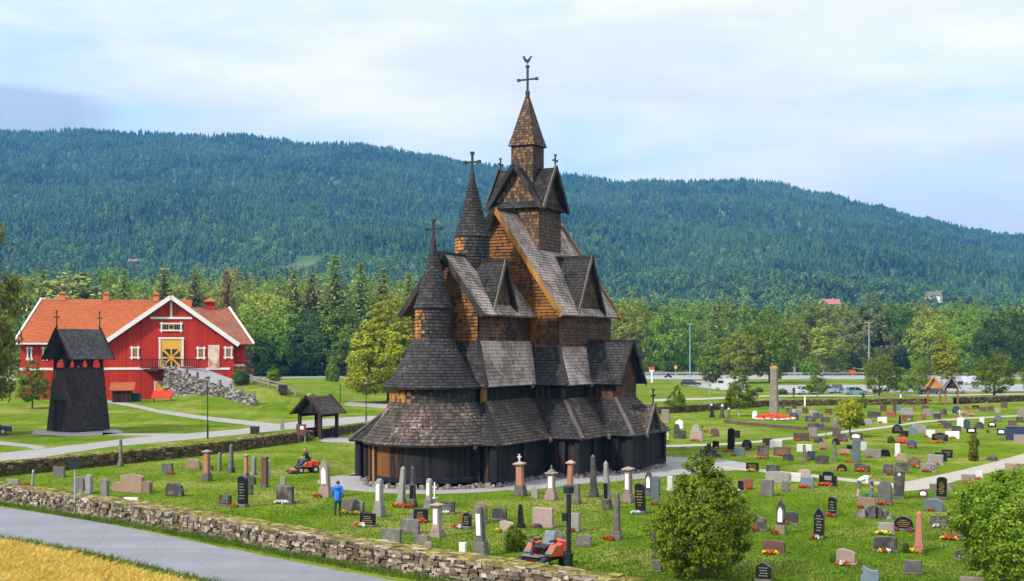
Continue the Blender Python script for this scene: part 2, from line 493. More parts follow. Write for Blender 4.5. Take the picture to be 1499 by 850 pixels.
# porch gable with its little cross
def gable_y(mb, yc, h, ze, zr, x0, x1, m=0, slab=.12, row=.24):
    """ridge along x"""
    mb.shingles((x0, yc - h, ze), (x1, yc - h, ze), (x1, yc, zr), (x0, yc, zr), row, m=m, slab=slab)
    mb.shingles((x1, yc + h, ze), (x0, yc + h, ze), (x0, yc, zr), (x1, yc, zr), row, m=m, slab=slab)
def gable_x(mb, xc, h, ze, zr, y0, y1, m=0, slab=.12, row=.24):
    """ridge along y"""
    mb.shingles((xc + h, y0, ze), (xc + h, y1, ze), (xc, y1, zr), (xc, y0, zr), row, m=m, slab=slab)
    mb.shingles((xc - h, y1, ze), (xc - h, y0, ze), (xc, y0, zr), (xc, y1, zr), row, m=m, slab=slab)
def cross(name, x, y, z0, z1, arm, zb, w=.10, along='x', parent=None, mt=None):
    q = MB()
    q.beam((x, y, z0), (x, y, z1), w, w)
    e = (1, 0) if along == 'x' else (0, 1)
    q.beam((x - e[0] * arm, y - e[1] * arm, zb), (x + e[0] * arm, y + e[1] * arm, zb), w * .92, w * .92)
    for s in (-1, 1): q.box((x + s * e[0] * arm, y + s * e[1] * arm, zb), (w * 1.5,) * 3)
    q.box((x, y, z1), (w * 1.7, w * 1.7, w * 1.5)); q.box((x, y, z0 + (zb - z0) * .2), (w * 1.9, w * 1.9, w * 2.4))
    return q.build(name, mt or M['iron'], parent or church)
for s in (1, -1):
    mb = MB(); gable_y(mb, .35, 1.4, 2.62, 4.5, *sorted((s * 7.6, s * 9.6)), m=1); pg = P('porch_gable', mb, RM)
    mb = MB(); mb.face([(s * 9.35, .35 - s * 1.35, 2.6), (s * 9.35, .35 + s * 1.35, 2.6), (s * 9.35, .35, 4.42)]); mb.build('gable_wall', M['dark_board'], pg)
    for q in (-1, 1):
        mb = MB(); mb.beam((s * 9.63, .35 + q * 1.5, 2.56), (s * 9.63, .35, 4.6), .09, .24); mb.build('barge_board', M['pale_board'], pg)
    cross('cross', s * 9.5, .35, 4.3, 5.55, .24, 5.15, .09, 'y', pg)
# --- middle walls and middle roof
mb = MB(); mb.shingle_lathe((0, APSE, 0), [(2.75, 4.9), (2.75, 6.2)], 36, .22); P('apse_middle_wall', mb, M['drum'])
mb = MB(); wallring(mb, -3.05, 3.05, -12.65, -5.5, 4.9, 6.15, 'ENS'); P('choir_middle_wall', mb, M['tar_wall'])
mb = MB(); wallring(mb, -5.37, 5.37, -5.6, 5.6, 4.9, 6.1, 'ENWS'); P('nave_middle_wall', mb, M['tar_wall'])
mb = MB(); mb.box((3.07, -12.67, 5.55), (.3, .3, 1.25)); P('corner_post', mb, M['orange_board'])
mb = MB(); mb.box((5.39, -5.62, 5.5), (.34, .34, 1.2)); P('corner_post', mb, M['tar_post'])
mb = MB()
mb.shingle_lathe((0, APSE, 0), [(3.16, 6.02), (2.72, 6.5), (2.12, 7.4), (1.60, 8.35), (1.26, 9.06)], 40, .22, m=0)
mb.lathe((0, APSE, 0), [(2.7, 6.1), (3.14, 5.93), (3.15, 6.0)], 40, 0)
P('apse_upper_roof', mb, RM)
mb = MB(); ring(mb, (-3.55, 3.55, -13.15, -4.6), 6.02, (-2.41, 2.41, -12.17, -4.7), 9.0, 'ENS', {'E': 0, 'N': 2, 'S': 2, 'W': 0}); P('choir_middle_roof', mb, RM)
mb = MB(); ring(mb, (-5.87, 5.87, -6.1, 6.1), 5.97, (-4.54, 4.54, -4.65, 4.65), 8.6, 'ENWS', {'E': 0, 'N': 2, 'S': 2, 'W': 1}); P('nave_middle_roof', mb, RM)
hips([((3.55, -13.15, 6.1), (2.41, -12.17, 9.05)), ((5.87, -6.1, 6.05), (4.54, -4.65, 8.68))])
ARMY = .35
# --- cross arms
for s in (1, -1):
    mb = MB(); gable_y(mb, .35, 2.45, 5.95, 8.9, *sorted((s * 3.9, s * 8.02)), m=0); arm = P('cross_arm_roof', mb, RM)
    mb = MB(); x0, x1 = sorted((s * 4.5, s * 7.45)); wallring(mb, x0, x1, -1.55, 2.25, 4.6, 6.15, 'EWNS')
    xx = s * 7.47
    mb.shingles((xx, ARMY - s * 1.95, 4.9), (xx, ARMY + s * 1.95, 4.9), (xx, ARMY + s * 1.95, 6.2), (xx, ARMY - s * 1.95, 6.2), .2)
    mb.shingles((xx, ARMY - s * 2.2, 6.2), (xx, ARMY + s * 2.2, 6.2), (xx, ARMY + s * .02, 8.75), (xx, ARMY - s * .02, 8.75), .2)
    mb.build('cross_arm_wall', M['wall_brown'], arm)
    for q in (-1, 1):
        mb = MB(); mb.beam((s * 8.05, ARMY + q * 2.5, 5.86), (s * 8.05, ARMY, 8.98), .08, .28); mb.build('barge_board', M['dark_board'], arm)
    mb = MB(); mb.beam((s * 3.9, ARMY, 8.97), (s * 8.2, ARMY, 8.97), .2, .14); mb.build('ridge_beam', M['dark_board'], arm)
# --- high walls
def hall(name, hx, y0, y1, zb, ze, zr, me, mn):
    mb = MB()
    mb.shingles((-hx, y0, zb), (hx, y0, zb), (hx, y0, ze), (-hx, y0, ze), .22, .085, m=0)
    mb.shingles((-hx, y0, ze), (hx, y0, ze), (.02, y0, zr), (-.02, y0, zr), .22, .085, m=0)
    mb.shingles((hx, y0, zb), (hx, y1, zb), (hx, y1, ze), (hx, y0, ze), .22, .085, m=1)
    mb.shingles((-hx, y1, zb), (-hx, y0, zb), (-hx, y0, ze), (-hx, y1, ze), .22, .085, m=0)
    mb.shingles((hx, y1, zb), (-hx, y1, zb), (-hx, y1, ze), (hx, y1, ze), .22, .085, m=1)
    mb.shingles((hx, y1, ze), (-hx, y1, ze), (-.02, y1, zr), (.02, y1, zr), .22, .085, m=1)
    return P(name, mb, [M[me], M[mn]])
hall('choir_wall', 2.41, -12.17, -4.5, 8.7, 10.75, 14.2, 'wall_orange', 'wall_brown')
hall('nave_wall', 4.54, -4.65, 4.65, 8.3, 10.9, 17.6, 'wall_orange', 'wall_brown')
def mainroof(name, hx, ze, zr, y0, y1, mt, dorm, dname):
    mb = MB(); gable_x(mb, 0, hx, ze, zr, y0, y1, m=2, slab=.16); rf = P(name, mb, RM)
    for yy in (y0 - .04, y1 + .04):
        for q in (-1, 1):
            mb = MB(); mb.beam((q * (hx + .08), yy, ze - .12), (0, yy, zr + .08), .08, .34, up=(0, 0, 1)); mb.build('barge_board', M[mt] if q > 0 else M['dark_board'], rf)
    mb = MB(); mb.beam((0, y0 - .1, zr + .06), (0, y1 + .1, zr + .06), .2, .16); mb.build('ridge_beam', M['dark_board'], rf)
    yc, h, zer, zrr, xf = dorm
    for s in (1, -1):
        mb = MB(); gable_y(mb, yc, h, zer, zrr, *sorted((s * .4, s * (xf + .32))), m=0); d = P(dname, mb, RM)
        mb = MB(); xx = s * (xf + .05)
        mb.shingles((xx, yc - s * h * .93, zer - .35), (xx, yc + s * h * .93, zer - .35), (xx, yc + s * .02, zrr - .12), (xx, yc - s * .02, zrr - .12), .26)
        mb.build('gable_wall', M['wall_brown'], d)
        for q in (-1, 1):
            mb = MB(); mb.beam((s * (xf + .36), yc + q * (h + .05), zer - .12), (s * (xf + .36), yc, zrr + .06), .08, .24); mb.build('barge_board', M['pale_board'] if s * q < 0 else M['dark_board'], d)
        mb = MB(); mb.beam((s * .4, yc, zrr + .05), (s * (xf + .85), yc, zrr + .05), .2, .16); mb.build('ridge_beam', M['dark_board'], d)
    return rf
mainroof('choir_roof', 2.96, 10.6, 14.55, -12.7, -4.4, 'dark_board', (-8.95, 1.78, 10.62, 14.25, 2.41), 'choir_gable')
mainroof('nave_roof', 5.0, 10.72, 18.1, -5.25, 5.25, 'orange_board', (.35, 2.5, 10.75, 14.98, 4.58), 'nave_gable')
for i in range(6):
    mb = MB()
    y = -2.6 + i * 1.05
    mb.tube([(4.50, y, 9.85), (4.66, y, 9.85)], .19, 12, 0); mb.tube([(4.665, y, 9.85), (4.68, y, 9.85)], .13, 12, 1)
    P('porthole', mb, [M['orange_board'], M['void']])
# --- spouts at the valleys
for x, y, z in ((3.9, -15.35, 2.45), (5.45, -7.85, 2.45), (7.75, -3.5, 2.45), (9.6, -1.1, 2.45), (3.6, -6.7, 5.9), (5.95, -2.2, 5.9), (2.2, -13.4, 5.85)):
    mb = MB(); mb.tube([(x - .15, y + .3, z + .18), (x + .08, y - .14, z - .02)], [.10, .13], 8); P('roof_spout', mb, M['pale_board'])
# --- tower
mb = MB(); h = 1.8
for A, B, m in (((-h, -h), (h, -h), 0), ((h, -h), (h, h), 0), ((h, h), (-h, h), 0), ((-h, h), (-h, -h), 0)):
    mb.shingles((*A, 12.6), (*B, 12.6), (*B, 18.75), (*A, 18.75), .25)
    cx, cy = (A[0] + B[0]) / 2, (A[1] + B[1]) / 2
    e = ((B[0] - A[0]) * .004, (B[1] - A[1]) * .004)
    mb.shingles((*A, 18.75), (*B, 18.75), (cx + e[0], cy + e[1], 21.3), (cx - e[0], cy - e[1], 21.3), .25)
P('tower_wall', mb, M['wall_tower'])
mb = MB(); gable_x(mb, 0, 2.15, 18.5, 21.55, -2.25, 2.25, m=0); gable_y(mb, 0, 2.15, 18.5, 21.56, -2.25, 2.25, m=0)
tr = P('tower_roof', mb, RM)
for k in range(4):
    c, s_ = round(math.cos(k * math.pi / 2)), round(math.sin(k * math.pi / 2))
    rot = lambda x, y, z: (c * x - s_ * y, s_ * x + c * y, z)
    for q in (-1, 1):
        mb = MB(); mb.beam(rot(q * 2.2, -2.29, 18.42), rot(0, -2.29, 21.64), .08, .3); mb.build('barge_board', M['dark_board'] if not (k == 1 and q < 0) else M['pale_board'], tr)
for s in (1, -1): cross('cross', s * 2.2, 0, 21.4, 22.45, .28, 22.05, .09, 'y', tr)
mb = MB(); h = .87
for A, B in (((-h, -h), (h, -h)), ((h, -h), (h, h)), ((h, h), (-h, h)), ((-h, h), (-h, -h))):
    mb.shingles((*A, 20.2), (*B, 20.2), (*B, 23.35), (*A, 23.35), .22)
P('turret_wall', mb, M['wall_tower'])
mb = MB(); ring(mb, (-1.04, 1.04, -1.04, 1.04), 23.2, (-.82, .82, -.82, .82), 24.0, 'ENWS', 0, 0, .2)
ring(mb, (-.82, .82, -.82, .82), 24.0, (-.05, .05, -.05, .05), 27.1, 'ENWS', 0, 0, .2)
mb.box((0, 0, 23.19), (2.02, 2.02, .06))
P('tower_spire', mb, M['wall_tower'])
cross('spire_cross', 0, 0, 26.9, 29.1, .72, 28.15, .13, 'x')
# weathercock
mb = MB()
out = [(-.05, 0), (.05, 0), (.2, .12), (.28, .32), (.42, .46), (.30, .50), (.20, .40), (.05, .26), (-.06, .28), (-.16, .40), (-.2, .52), (-.28, .56), (-.33, .46), (-.42, .42), (-.3, .36), (-.26, .2), (-.16, .08)]
mb.prism(out, (0, -.03, 29.35), (1, 0, 0), (0, 0, 1), .06); mb.beam((0, 0, 29.0), (0, 0, 29.5), .04, .04)
P('weathercock', mb, M['iron'])
# --- round turrets
def turret(yc, r, z0, z1, zt, rb, zc, arm, ztop):
    mb = MB(); mb.shingle_lathe((0, yc, 0), [(r, z0), (r, z1 + .15)], 28, .22, .06); dr = P('turret_drum', mb, M['drum'])
    H = zt - z1
    mb = MB(); mb.shingle_lathe((0, yc, 0), [(rb, z1), (rb * .86, z1 + H * .12), (rb * .70, z1 + H * .28), (.13, zt), (.10, zt + .3)], 28, .22, m=0)
    mb.lathe((0, yc, 0), [(r - .05, z1 + .03), (rb - .01, z1 - .06), (rb, z1 + .02)], 28, 0)
    sp = mb.build('spire', RM, church)
    cross('spire_cross', 0, yc, zt - .1, ztop, arm, zc, .13, 'x', sp)
turret(APSE, 1.12, 8.7, 11.0, 15.1, 1.25, 16.05, .5, 16.6)
turret(-8.44, 1.12, 12.4, 15.95, 20.0, 1.2, 21.0, .52, 21.6)

# the upper works were surveyed a little lower than first drawn
for o_ in church.children_recursive:
    if o_.type == 'MESH':
        for v_ in o_.data.vertices:
            if v_.co.z > 8.5: v_.co.z = 8.5 + (v_.co.z - 8.5) * .985
# ------------------------------------------------------------------ ground, roads, hills
def ground_mat():
    m, k, b = mat('lawn', .9, .0)
    co = obj_co(k)
    big = k.noise(co, .035, 4., .6); mid = k.noise(co, .28, 5., .65); fine = k.noise(co, 3.2, 6., .8)
    mp = k.new('ShaderNodeMapping'); k.l.new(co, mp.inputs[0]); mp.inputs['Rotation'].default_value = (0, 0, R(24)); mp.inputs['Scale'].default_value = (.9, .12, 1)
    mow = k.noise(mp.outputs[0], 1., 3., .5)
    t = k.math('ADD', k.math('ADD', k.math('MULTIPLY', big, .35), k.math('MULTIPLY', mid, .4)), k.math('ADD', k.math('MULTIPLY', fine, .55), k.math('MULTIPLY', mow, .3)))
    c = k.ramp(k.math('SUBTRACT', t, .30), [(.30, (.036, .066, .004)), (.46, (.074, .126, .007)), (.62, (.118, .168, .013)), (.82, (.20, .19, .03))])
    dry = k.noise(co, .11, 5., .7)
    c = k.mix(k.ramp(k.math('ADD', dry, k.math('MULTIPLY', fine, .2)), [(.58, 0.), (.74, .8)]), c, (.21, .20, .05))
    k.put(b.inputs['Base Color'], c)
    k.put(b.inputs['Normal'], k.bump(k.math('ADD', fine, mid), .5, .08))
    return m
M['lawn'] = ground_mat()
xs = sorted(set([-4000, -2200, -1200, -700, -400, -260] + [-180 + 4 * i for i in range(96)] + [210, 240, 300, 420, 700, 1200, 2200, 4000]))
ys = sorted(set([-400, -150, -40] + [4 * i for i in range(0, 122)] + [500, 540, 600, 700, 900, 1300, 2000, 3000, 4200]))
me = bpy.data.meshes.new('ground')
me.from_pydata([(x, y, ground(x, y)) for y in ys for x in xs], [], [(j * len(xs) + i, j * len(xs) + i + 1, (j + 1) * len(xs) + i + 1, (j + 1) * len(xs) + i) for j in range(len(ys) - 1) for i in range(len(xs) - 1)])
for p in me.polygons: p.use_smooth = True
me.materials.append(M['lawn'])
tag(link('ground', me), kind='structure')

def road_mat(name, lo, hi, scale=.5, fine=25., rough=.85):
    m, k, b = mat(name, rough, .3)
    co = obj_co(k)
    n = k.noise(co, scale, 5., .65); f = k.noise(co, fine, 3., .7)
    t = k.math('ADD', k.math('MULTIPLY', n, .6), k.math('MULTIPLY', f, .4))
    k.put(b.inputs['Base Color'], k.ramp(t, [(.3, lo), (.7, hi)]))
    k.put(b.inputs['Normal'], k.bump(f, .35, .01))
    return m
def asphalt_mat():
    m, k, b = mat('asphalt', .85, .3)
    co = obj_co(k); rd = G(400, 826) - G(0, 765)
    mp = k.new('ShaderNodeMapping'); k.l.new(co, mp.inputs[0]); mp.vector_type = 'POINT'
    mp.inputs['Rotation'].default_value = (0, 0, -math.atan2(rd.y, rd.x)); mp.inputs['Scale'].default_value = (.06, 1.1, 1)
    tr = k.noise(mp.outputs[0], 1., 3., .5); n = k.noise(co, .35, 6., .7); f = k.noise(co, 22., 3., .7)
    cr = k.new('ShaderNodeTexVoronoi', feature='DISTANCE_TO_EDGE'); wv = k.noise(co, 1.2, 4., .6, 'Color'); mxv = k.mix(.25, co, wv); k.l.new(mxv, cr.inputs['Vector']); cr.inputs['Scale'].default_value = .45
    t = k.math('ADD', k.math('ADD', k.math('MULTIPLY', n, .4), k.math('MULTIPLY', tr, .35)), k.math('MULTIPLY', f, .3))
    c = k.ramp(t, [(.32, (.115, .115, .128)), (.55, (.165, .165, .18)), (.75, (.225, .225, .235))])
    c = k.mix(k.ramp(cr.outputs['Distance'], [(0., .5), (.012, 0.)]), c, (.06, .06, .062))
    k.put(b.inputs['Base Color'], c); k.put(b.inputs['Normal'], k.bump(f, .4, .01)); return m
M['asphalt'] = asphalt_mat()
M['gravel'] = road_mat('grey_gravel', (.175, .165, .155), (.29, .275, .26), .8, 14.)
M['track'] = road_mat('pale_gravel', (.22, .195, .155), (.36, .325, .275), .8, 14.)
M['pale_road'] = road_mat('pale_asphalt', (.19, .185, .185), (.29, .28, .28))

def resample(pts, n):
    P_ = [Vector(p) for p in pts]; d = [0]
    for a, b in zip(P_, P_[1:]): d.append(d[-1] + (b - a).length)
    out = []
    for i in range(n + 1):
        t = d[-1] * i / n; j = 0
        while j < len(d) - 2 and d[j + 1] < t: j += 1
        out.append(P_[j].lerp(P_[j + 1], (t - d[j]) / max(1e-9, d[j + 1] - d[j])))
    return out
STRIPS = []
def strip(name, m, up, lo, dz=.012, n=60, wob=.12):
    """a road sheet between two edges given where the photograph shows them"""
    A = resample([G(*p) for p in up], n); B = resample([G(*p) for p in lo], n)
    rows = 5
    STRIPS.append((A, B))
    V, Fc = [], []
    for i in range(n + 1):
        w0 = wob * math.sin(i * 1.7 + len(name)) * rnd.uniform(.3, 1); w1 = wob * math.cos(i * 1.3) * rnd.uniform(.3, 1)
        for j in range(rows + 1):
            p = A[i].lerp(B[i], j / rows)
            d = (A[i] - B[i]); d.z = 0
            d = d.normalized() if d.length > 1e-6 else d
            p = p + d * ((w0 if j == 0 else 0) + (w1 if j == rows else 0))
            V.append((p.x, p.y, ground(p.x, p.y) + dz))
    for i in range(n):
        for j in range(rows):
            a = i * (rows + 1) + j
            Fc.append((a, a + 1, a + rows + 2, a + rows + 1))
    me = bpy.data.meshes.new(name); me.from_pydata(V, [], Fc); me.materials.append(m)
    b = bmesh.new(); b.from_mesh(me); bmesh.ops.recalc_face_normals(b, faces=b.faces)
    if sum(f.normal.z for f in b.faces) < 0: bmesh.ops.reverse_faces(b, faces=b.faces)
    b.to_mesh(me); b.free()
    return tag(link(name, me), kind='structure')
strip('road', M['asphalt'], [(-260, 700), (0, 742), (100, 757), (200, 775), (300, 796), (400, 816), (500, 836), (590, 852), (760, 890), (900, 925)],
      [(-260, 741), (0, 786), (60, 795), (150, 812), (250, 836), (320, 852), (470, 890), (640, 935)], n=90, wob=.08)
strip('path', M['gravel'], [(-200, 688), (0, 663), (60, 657), (120, 650), (200, 640), (280, 634), (350, 628), (400, 621), (440, 616), (500, 611), (560, 608)],
      [(-200, 702), (0, 678), (70, 668), (160, 654), (250, 646), (310, 640), (370, 634), (430, 628), (470, 624), (510, 621), (565, 617)], n=80)
strip('path', M['gravel'], [(150, 585.5), (230, 599.5), (300, 609), (350, 614), (412, 620.5)], [(150, 589), (230, 604), (300, 614.5), (350, 620.5), (405, 628)], dz=.02)
strip('path', M['gravel'], [(150, 633), (200, 634.5), (290, 635)], [(150, 637), (200, 637.5), (270, 639)], dz=.02, n=20)
strip('path', M['gravel'], [(-40, 641), (0, 646), (40, 650), (70, 654)], [(-40, 646), (0, 651), (40, 655), (55, 659)], dz=.02, n=20)
strip('path', M['gravel'], [(50, 630), (90, 631), (140, 630), (170, 628)], [(46, 635), (100, 639), (150, 637), (182, 633)], dz=.02, n=20)
strip('path', M['gravel'], [(448, 580), (500, 587), (570, 592)], [(446, 585), (500, 593), (570, 598)], dz=.02)
strip('path', M['gravel'], [(462, 640), (500, 640), (540, 642)], [(472, 647), (505, 648), (545, 651)], dz=.02, n=20)
# gravel apron round the church
def church_xy(x, y): return CH + SX * x + AX * y
def apron():
    inner, outer = [], []
    foot = [(math.cos(R(a)), math.sin(R(a))) for a in range(150, 346, 6)]
    q = [((3.7 * c, APSE + 3.7 * s), ((6.5 + 1.2 * max(0, -c)) * c, APSE + 6.6 * s)) for c, s in foot]
    q += [((4.7, -14), (7.4, -15.8)), ((4.7, -8), (8.6, -10.8)), ((7.0, -7), (10.0, -8.2)), ((7.0, -3), (11.4, -4.8)), ((8.9, -2.6), (12.0, -3.2)), ((8.9, 3.2), (14.5, 2.3)), ((8.9, 3.3), (14.9, 7.1)), ((7.0, 7), (12, 10)), ((6.8, 7.1), (9.0, 11)), ((-6.8, 7.1), (-9, 10.5)), ((-6.8, 0), (-10.5, 0)), ((-4.7, -9), (-8, -9)), ((-3.6, -12.5), (-7.5, -12.5))]
    V, Fc = [], []
    for a, b in q:
        for t in (0, .5, 1):
            p = church_xy(a[0] + (b[0] - a[0]) * t, a[1] + (b[1] - a[1]) * t); V.append((p.x, p.y, .014))
    n = len(q)
    for i in range(n - 1):
        for j in range(2):
            Fc.append((i * 3 + j, i * 3 + j + 1, i * 3 + j + 4, i * 3 + j + 3))
    me = bpy.data.meshes.new('path'); me.from_pydata(V, [], Fc); me.materials.append(M['gravel'])
    b = bmesh.new(); b.from_mesh(me); bmesh.ops.recalc_face_normals(b, faces=b.faces)
    if sum(f.normal.z for f in b.faces) < 0: bmesh.ops.reverse_faces(b, faces=b.faces)
    b.to_mesh(me); b.free()
    tag(link('path', me), kind='structure')
apron()
T_ = M['track']
strip('path', T_, [(960, 652), (1060, 649), (1110, 645), (1180, 637.5), (1230, 631), (1290, 624.5), (1350, 616), (1420, 611), (1520, 606)],
      [(960, 655), (1060, 652), (1110, 648), (1180, 641), (1230, 634.5), (1290, 627.5), (1350, 618.5), (1420, 613), (1520, 608)], dz=.02)
strip('path', T_, [(1005, 680), (1060, 682.5), (1100, 685.5), (1150, 690.5), (1200, 695.5), (1250, 701.5), (1320, 709)],
      [(1000, 686), (1060, 687), (1100, 690), (1150, 695), (1200, 700), (1250, 706), (1320, 714)], dz=.02)
strip('path', T_, [(1300, 710.5), (1349, 701), (1400, 690), (1450, 678), (1499, 664), (1640, 630)], [(1315, 721), (1360, 716), (1420, 699), (1460, 690), (1499, 679), (1650, 642)], dz=.028)
strip('path', T_, [(955, 584), (1040, 582), (1120, 578.5), (1250, 578), (1400, 577), (1560, 575)], [(955, 587.5), (1040, 584.5), (1120, 580.5), (1250, 580), (1400, 579), (1560, 577)], dz=.02)
strip('car_park', M['pale_road'], [(1128, 563.5), (1300, 563), (1560, 562)], [(1128, 574.5), (1300, 573.5), (1560, 572)], dz=.02)
strip('car_park', M['pale_road'], [(1005, 557.5), (1060, 557), (1095, 558)], [(1000, 563), (1060, 572), (1090, 573)], dz=.025)
strip('road', M['pale_road'], [(-500, 552.5), (300, 551), (700, 550), (960, 549), (1250, 549), (1700, 548.5)], [(-500, 557), (300, 555.5), (700, 555), (960, 555), (1250, 555), (1700, 554.5)], dz=.03, n=80)

# --- the wooded ridge
CREST = [(-900, 250), (-500, 215), (-200, 192), (0, 193), (60, 195), (120, 192), (200, 197), (300, 200), (340, 199), (400, 205), (450, 213), (520, 212), (570, 219), (620, 229), (700, 243), (760, 250),
         (830, 257), (870, 263), (905, 269), (940, 267), (1000, 269), (1080, 265), (1130, 269), (1200, 284), (1280, 305), (1350, 323), (1420, 337), (1470, 345), (1499, 347), (1700, 375), (2000, 400), (2600, 430)]
def crest(X):
    for (a, b), (c, d) in zip(CREST, CREST[1:]):
        if X <= c: return b + (d - b) * sm(X, a, c)
    return CREST[-1][1]
Y0H, Y1H = 620., 2500.
def hill(x, y):
    X = CX + F_PX * x / max(y, 1)
    X = max(-900, min(2600, X))
    zc = CAMH + (HY - crest(X)) * Y1H / F_PX
    t = (y - Y0H) / (Y1H - Y0H)
    if t <= 0: return -3.
    if t > 1: return zc - (y - Y1H) * .35
    w = math.sin(x * .011 + y * .004) * math.sin(y * .0083 - x * .003) * 13 + math.sin(x * .031 + 2) * math.sin(y * .027) * 4
    w *= math.sin(math.pi * min(1, t)) ** .8
    lowk = 14 * math.exp(-((y - 900) / 160) ** 2) * (.5 + .5 * math.sin(x * .009 + 1.3))
    return -3 + (zc + 3) * (.35 * t + .65 * t ** 1.45) + w + lowk * .8
NX, NY = 150, 90
V = []
for j in range(NY + 1):
    y = Y0H - 20 + (2900 - Y0H + 20) * j / NY
    for i in range(NX + 1):
        X = -760 + 3000 * i / NX
        x = (X - CX) / F_PX * y
        V.append((x, y, hill(x, y)))
me = bpy.data.meshes.new('hillside')
me.from_pydata(V, [], [(j * (NX + 1) + i, j * (NX + 1) + i + 1, (j + 1) * (NX + 1) + i + 1, (j + 1) * (NX + 1) + i) for j in range(NY) for i in range(NX)])
for p in me.polygons: p.use_smooth = True
m, k, b = mat('hill_floor', .9, .1)
co_ = obj_co(k)
k.put(b.inputs['Base Color'], k.ramp(k.noise(co_, .01, 5.), [(.35, (.03, .055, .02)), (.65, (.085, .13, .035))]))
M['hill_floor'] = m
me.materials.append(m)
tag(link('hillside', me), kind='structure')
# ------------------------------------------------------------------ trees
LM = {
 'fresh': leaf_mat('fresh_leaves', (0.036, 0.068, 0.005), (0.141, 0.210, 0.013), (0.352, 0.383, 0.027), clump=2.2),
 'young': leaf_mat('young_leaves', (0.040, 0.077, 0.007), (0.158, 0.237, 0.016), (0.375, 0.410, 0.040), clump=2.),
 'lime': leaf_mat('lime_leaves', (0.088, 0.130, 0.008), (0.286, 0.290, 0.020), (0.606, 0.505, 0.043), clump=1.0),
 'olive': leaf_mat('olive_leaves', (0.039, 0.055, 0.008), (0.131, 0.128, 0.018), (0.314, 0.242, 0.034), clump=1.0),
 'broad': leaf_mat('broad_leaves', (0.048, 0.091, 0.008), (0.172, 0.273, 0.025), (0.407, 0.512, 0.046), clump=.45),
 'dark': leaf_mat('dark_leaves', (0.033, 0.078, 0.017), (0.080, 0.155, 0.028), (0.197, 0.281, 0.052), clump=.45),
 'birch': leaf_mat('birch_leaves', (0.079, 0.110, 0.014), (0.265, 0.303, 0.035), (0.562, 0.537, 0.075), clump=.5),
 'grey': leaf_mat('grey_leaves', (0.075, 0.105, 0.033), (0.180, 0.209, 0.067), (0.361, 0.362, 0.145), clump=.5),
 'needle': leaf_mat('needles', (0.086, 0.138, 0.037), (0.214, 0.292, 0.066), (0.544, 0.542, 0.129), trans=.25, clump=.5),
 'pine': leaf_mat('pine_needles', (0.092, 0.120, 0.035), (0.231, 0.251, 0.069), (0.551, 0.485, 0.145), trans=.25, clump=.5),
 'rust': leaf_mat('rusty_needles', (0.110, 0.060, 0.019), (0.264, 0.140, 0.045), (0.484, 0.260, 0.096), trans=.25, clump=.5),
}
M['bark'] = plain('bark', (.085, .065, .05), .9, .4, 3.)
M['pale_bark'] = plain('pale_bark', (.38, .36, .33), .8, .35, 5.)

def crown_np(seed, prof, z0, z1, ncl, nlf, leaf, rcl, squash=.8, hollow=.45, droop=0.0, up=.35):
    g = np.random.default_rng(seed)
    t = np.linspace(0, 1, 200); rr = np.interp(t, [p[0] for p in prof], [p[1] for p in prof])
    cdf = np.cumsum(rr ** 1.4 + 1e-4); cdf /= cdf[-1]
    tc = np.interp(g.random(ncl), cdf, t)
    rc = np.interp(tc, t, rr)
    ang = g.random(ncl) * 2 * np.pi
    lob = 1 + .16 * np.sin(3 * ang + seed) + .12 * np.sin(5 * ang + 2.1 * seed + 7 * tc)
    rad = rc * lob * (hollow + (1 - hollow) * np.sqrt(g.random(ncl)))
    C = np.stack([rad * np.cos(ang), rad * np.sin(ang), z0 + (z1 - z0) * tc - droop * rad], 1)
    cs = rcl * (.6 + .8 * g.random(ncl)) * (.55 + .45 * np.clip(rc / max(rr.max(), 1e-6), 0, 1))
    n = ncl * nlf
    ci = np.repeat(np.arange(ncl), nlf)
    d = g.normal(size=(n, 3)); d /= np.linalg.norm(d, axis=1, keepdims=True)
    rl = (.35 + .65 * g.random(n) ** .5)[:, None]
    Pp = C[ci] + d * rl * cs[ci][:, None] * np.array([1, 1, squash])
    ax = np.stack([np.zeros(ncl), np.zeros(ncl), np.full(ncl, z0 + (z1 - z0) * .45)], 1)
    ow = C - ax; ow /= np.maximum(np.linalg.norm(ow, axis=1, keepdims=True), 1e-6)
    nrm = d * .55 + ow[ci] * .75 + g.normal(size=(n, 3)) * .42 + np.array([0, 0, up])
    nrm /= np.linalg.norm(nrm, axis=1, keepdims=True)
    a = np.cross(nrm, g.normal(size=(n, 3))); a /= np.linalg.norm(a, axis=1, keepdims=True)
    b = np.cross(nrm, a)
    s = (leaf * (.6 + .8 * g.random(n)))[:, None]
    return np.stack([Pp - a * s, Pp - b * s * .55, Pp + a * s, Pp + b * s * .55], 1)

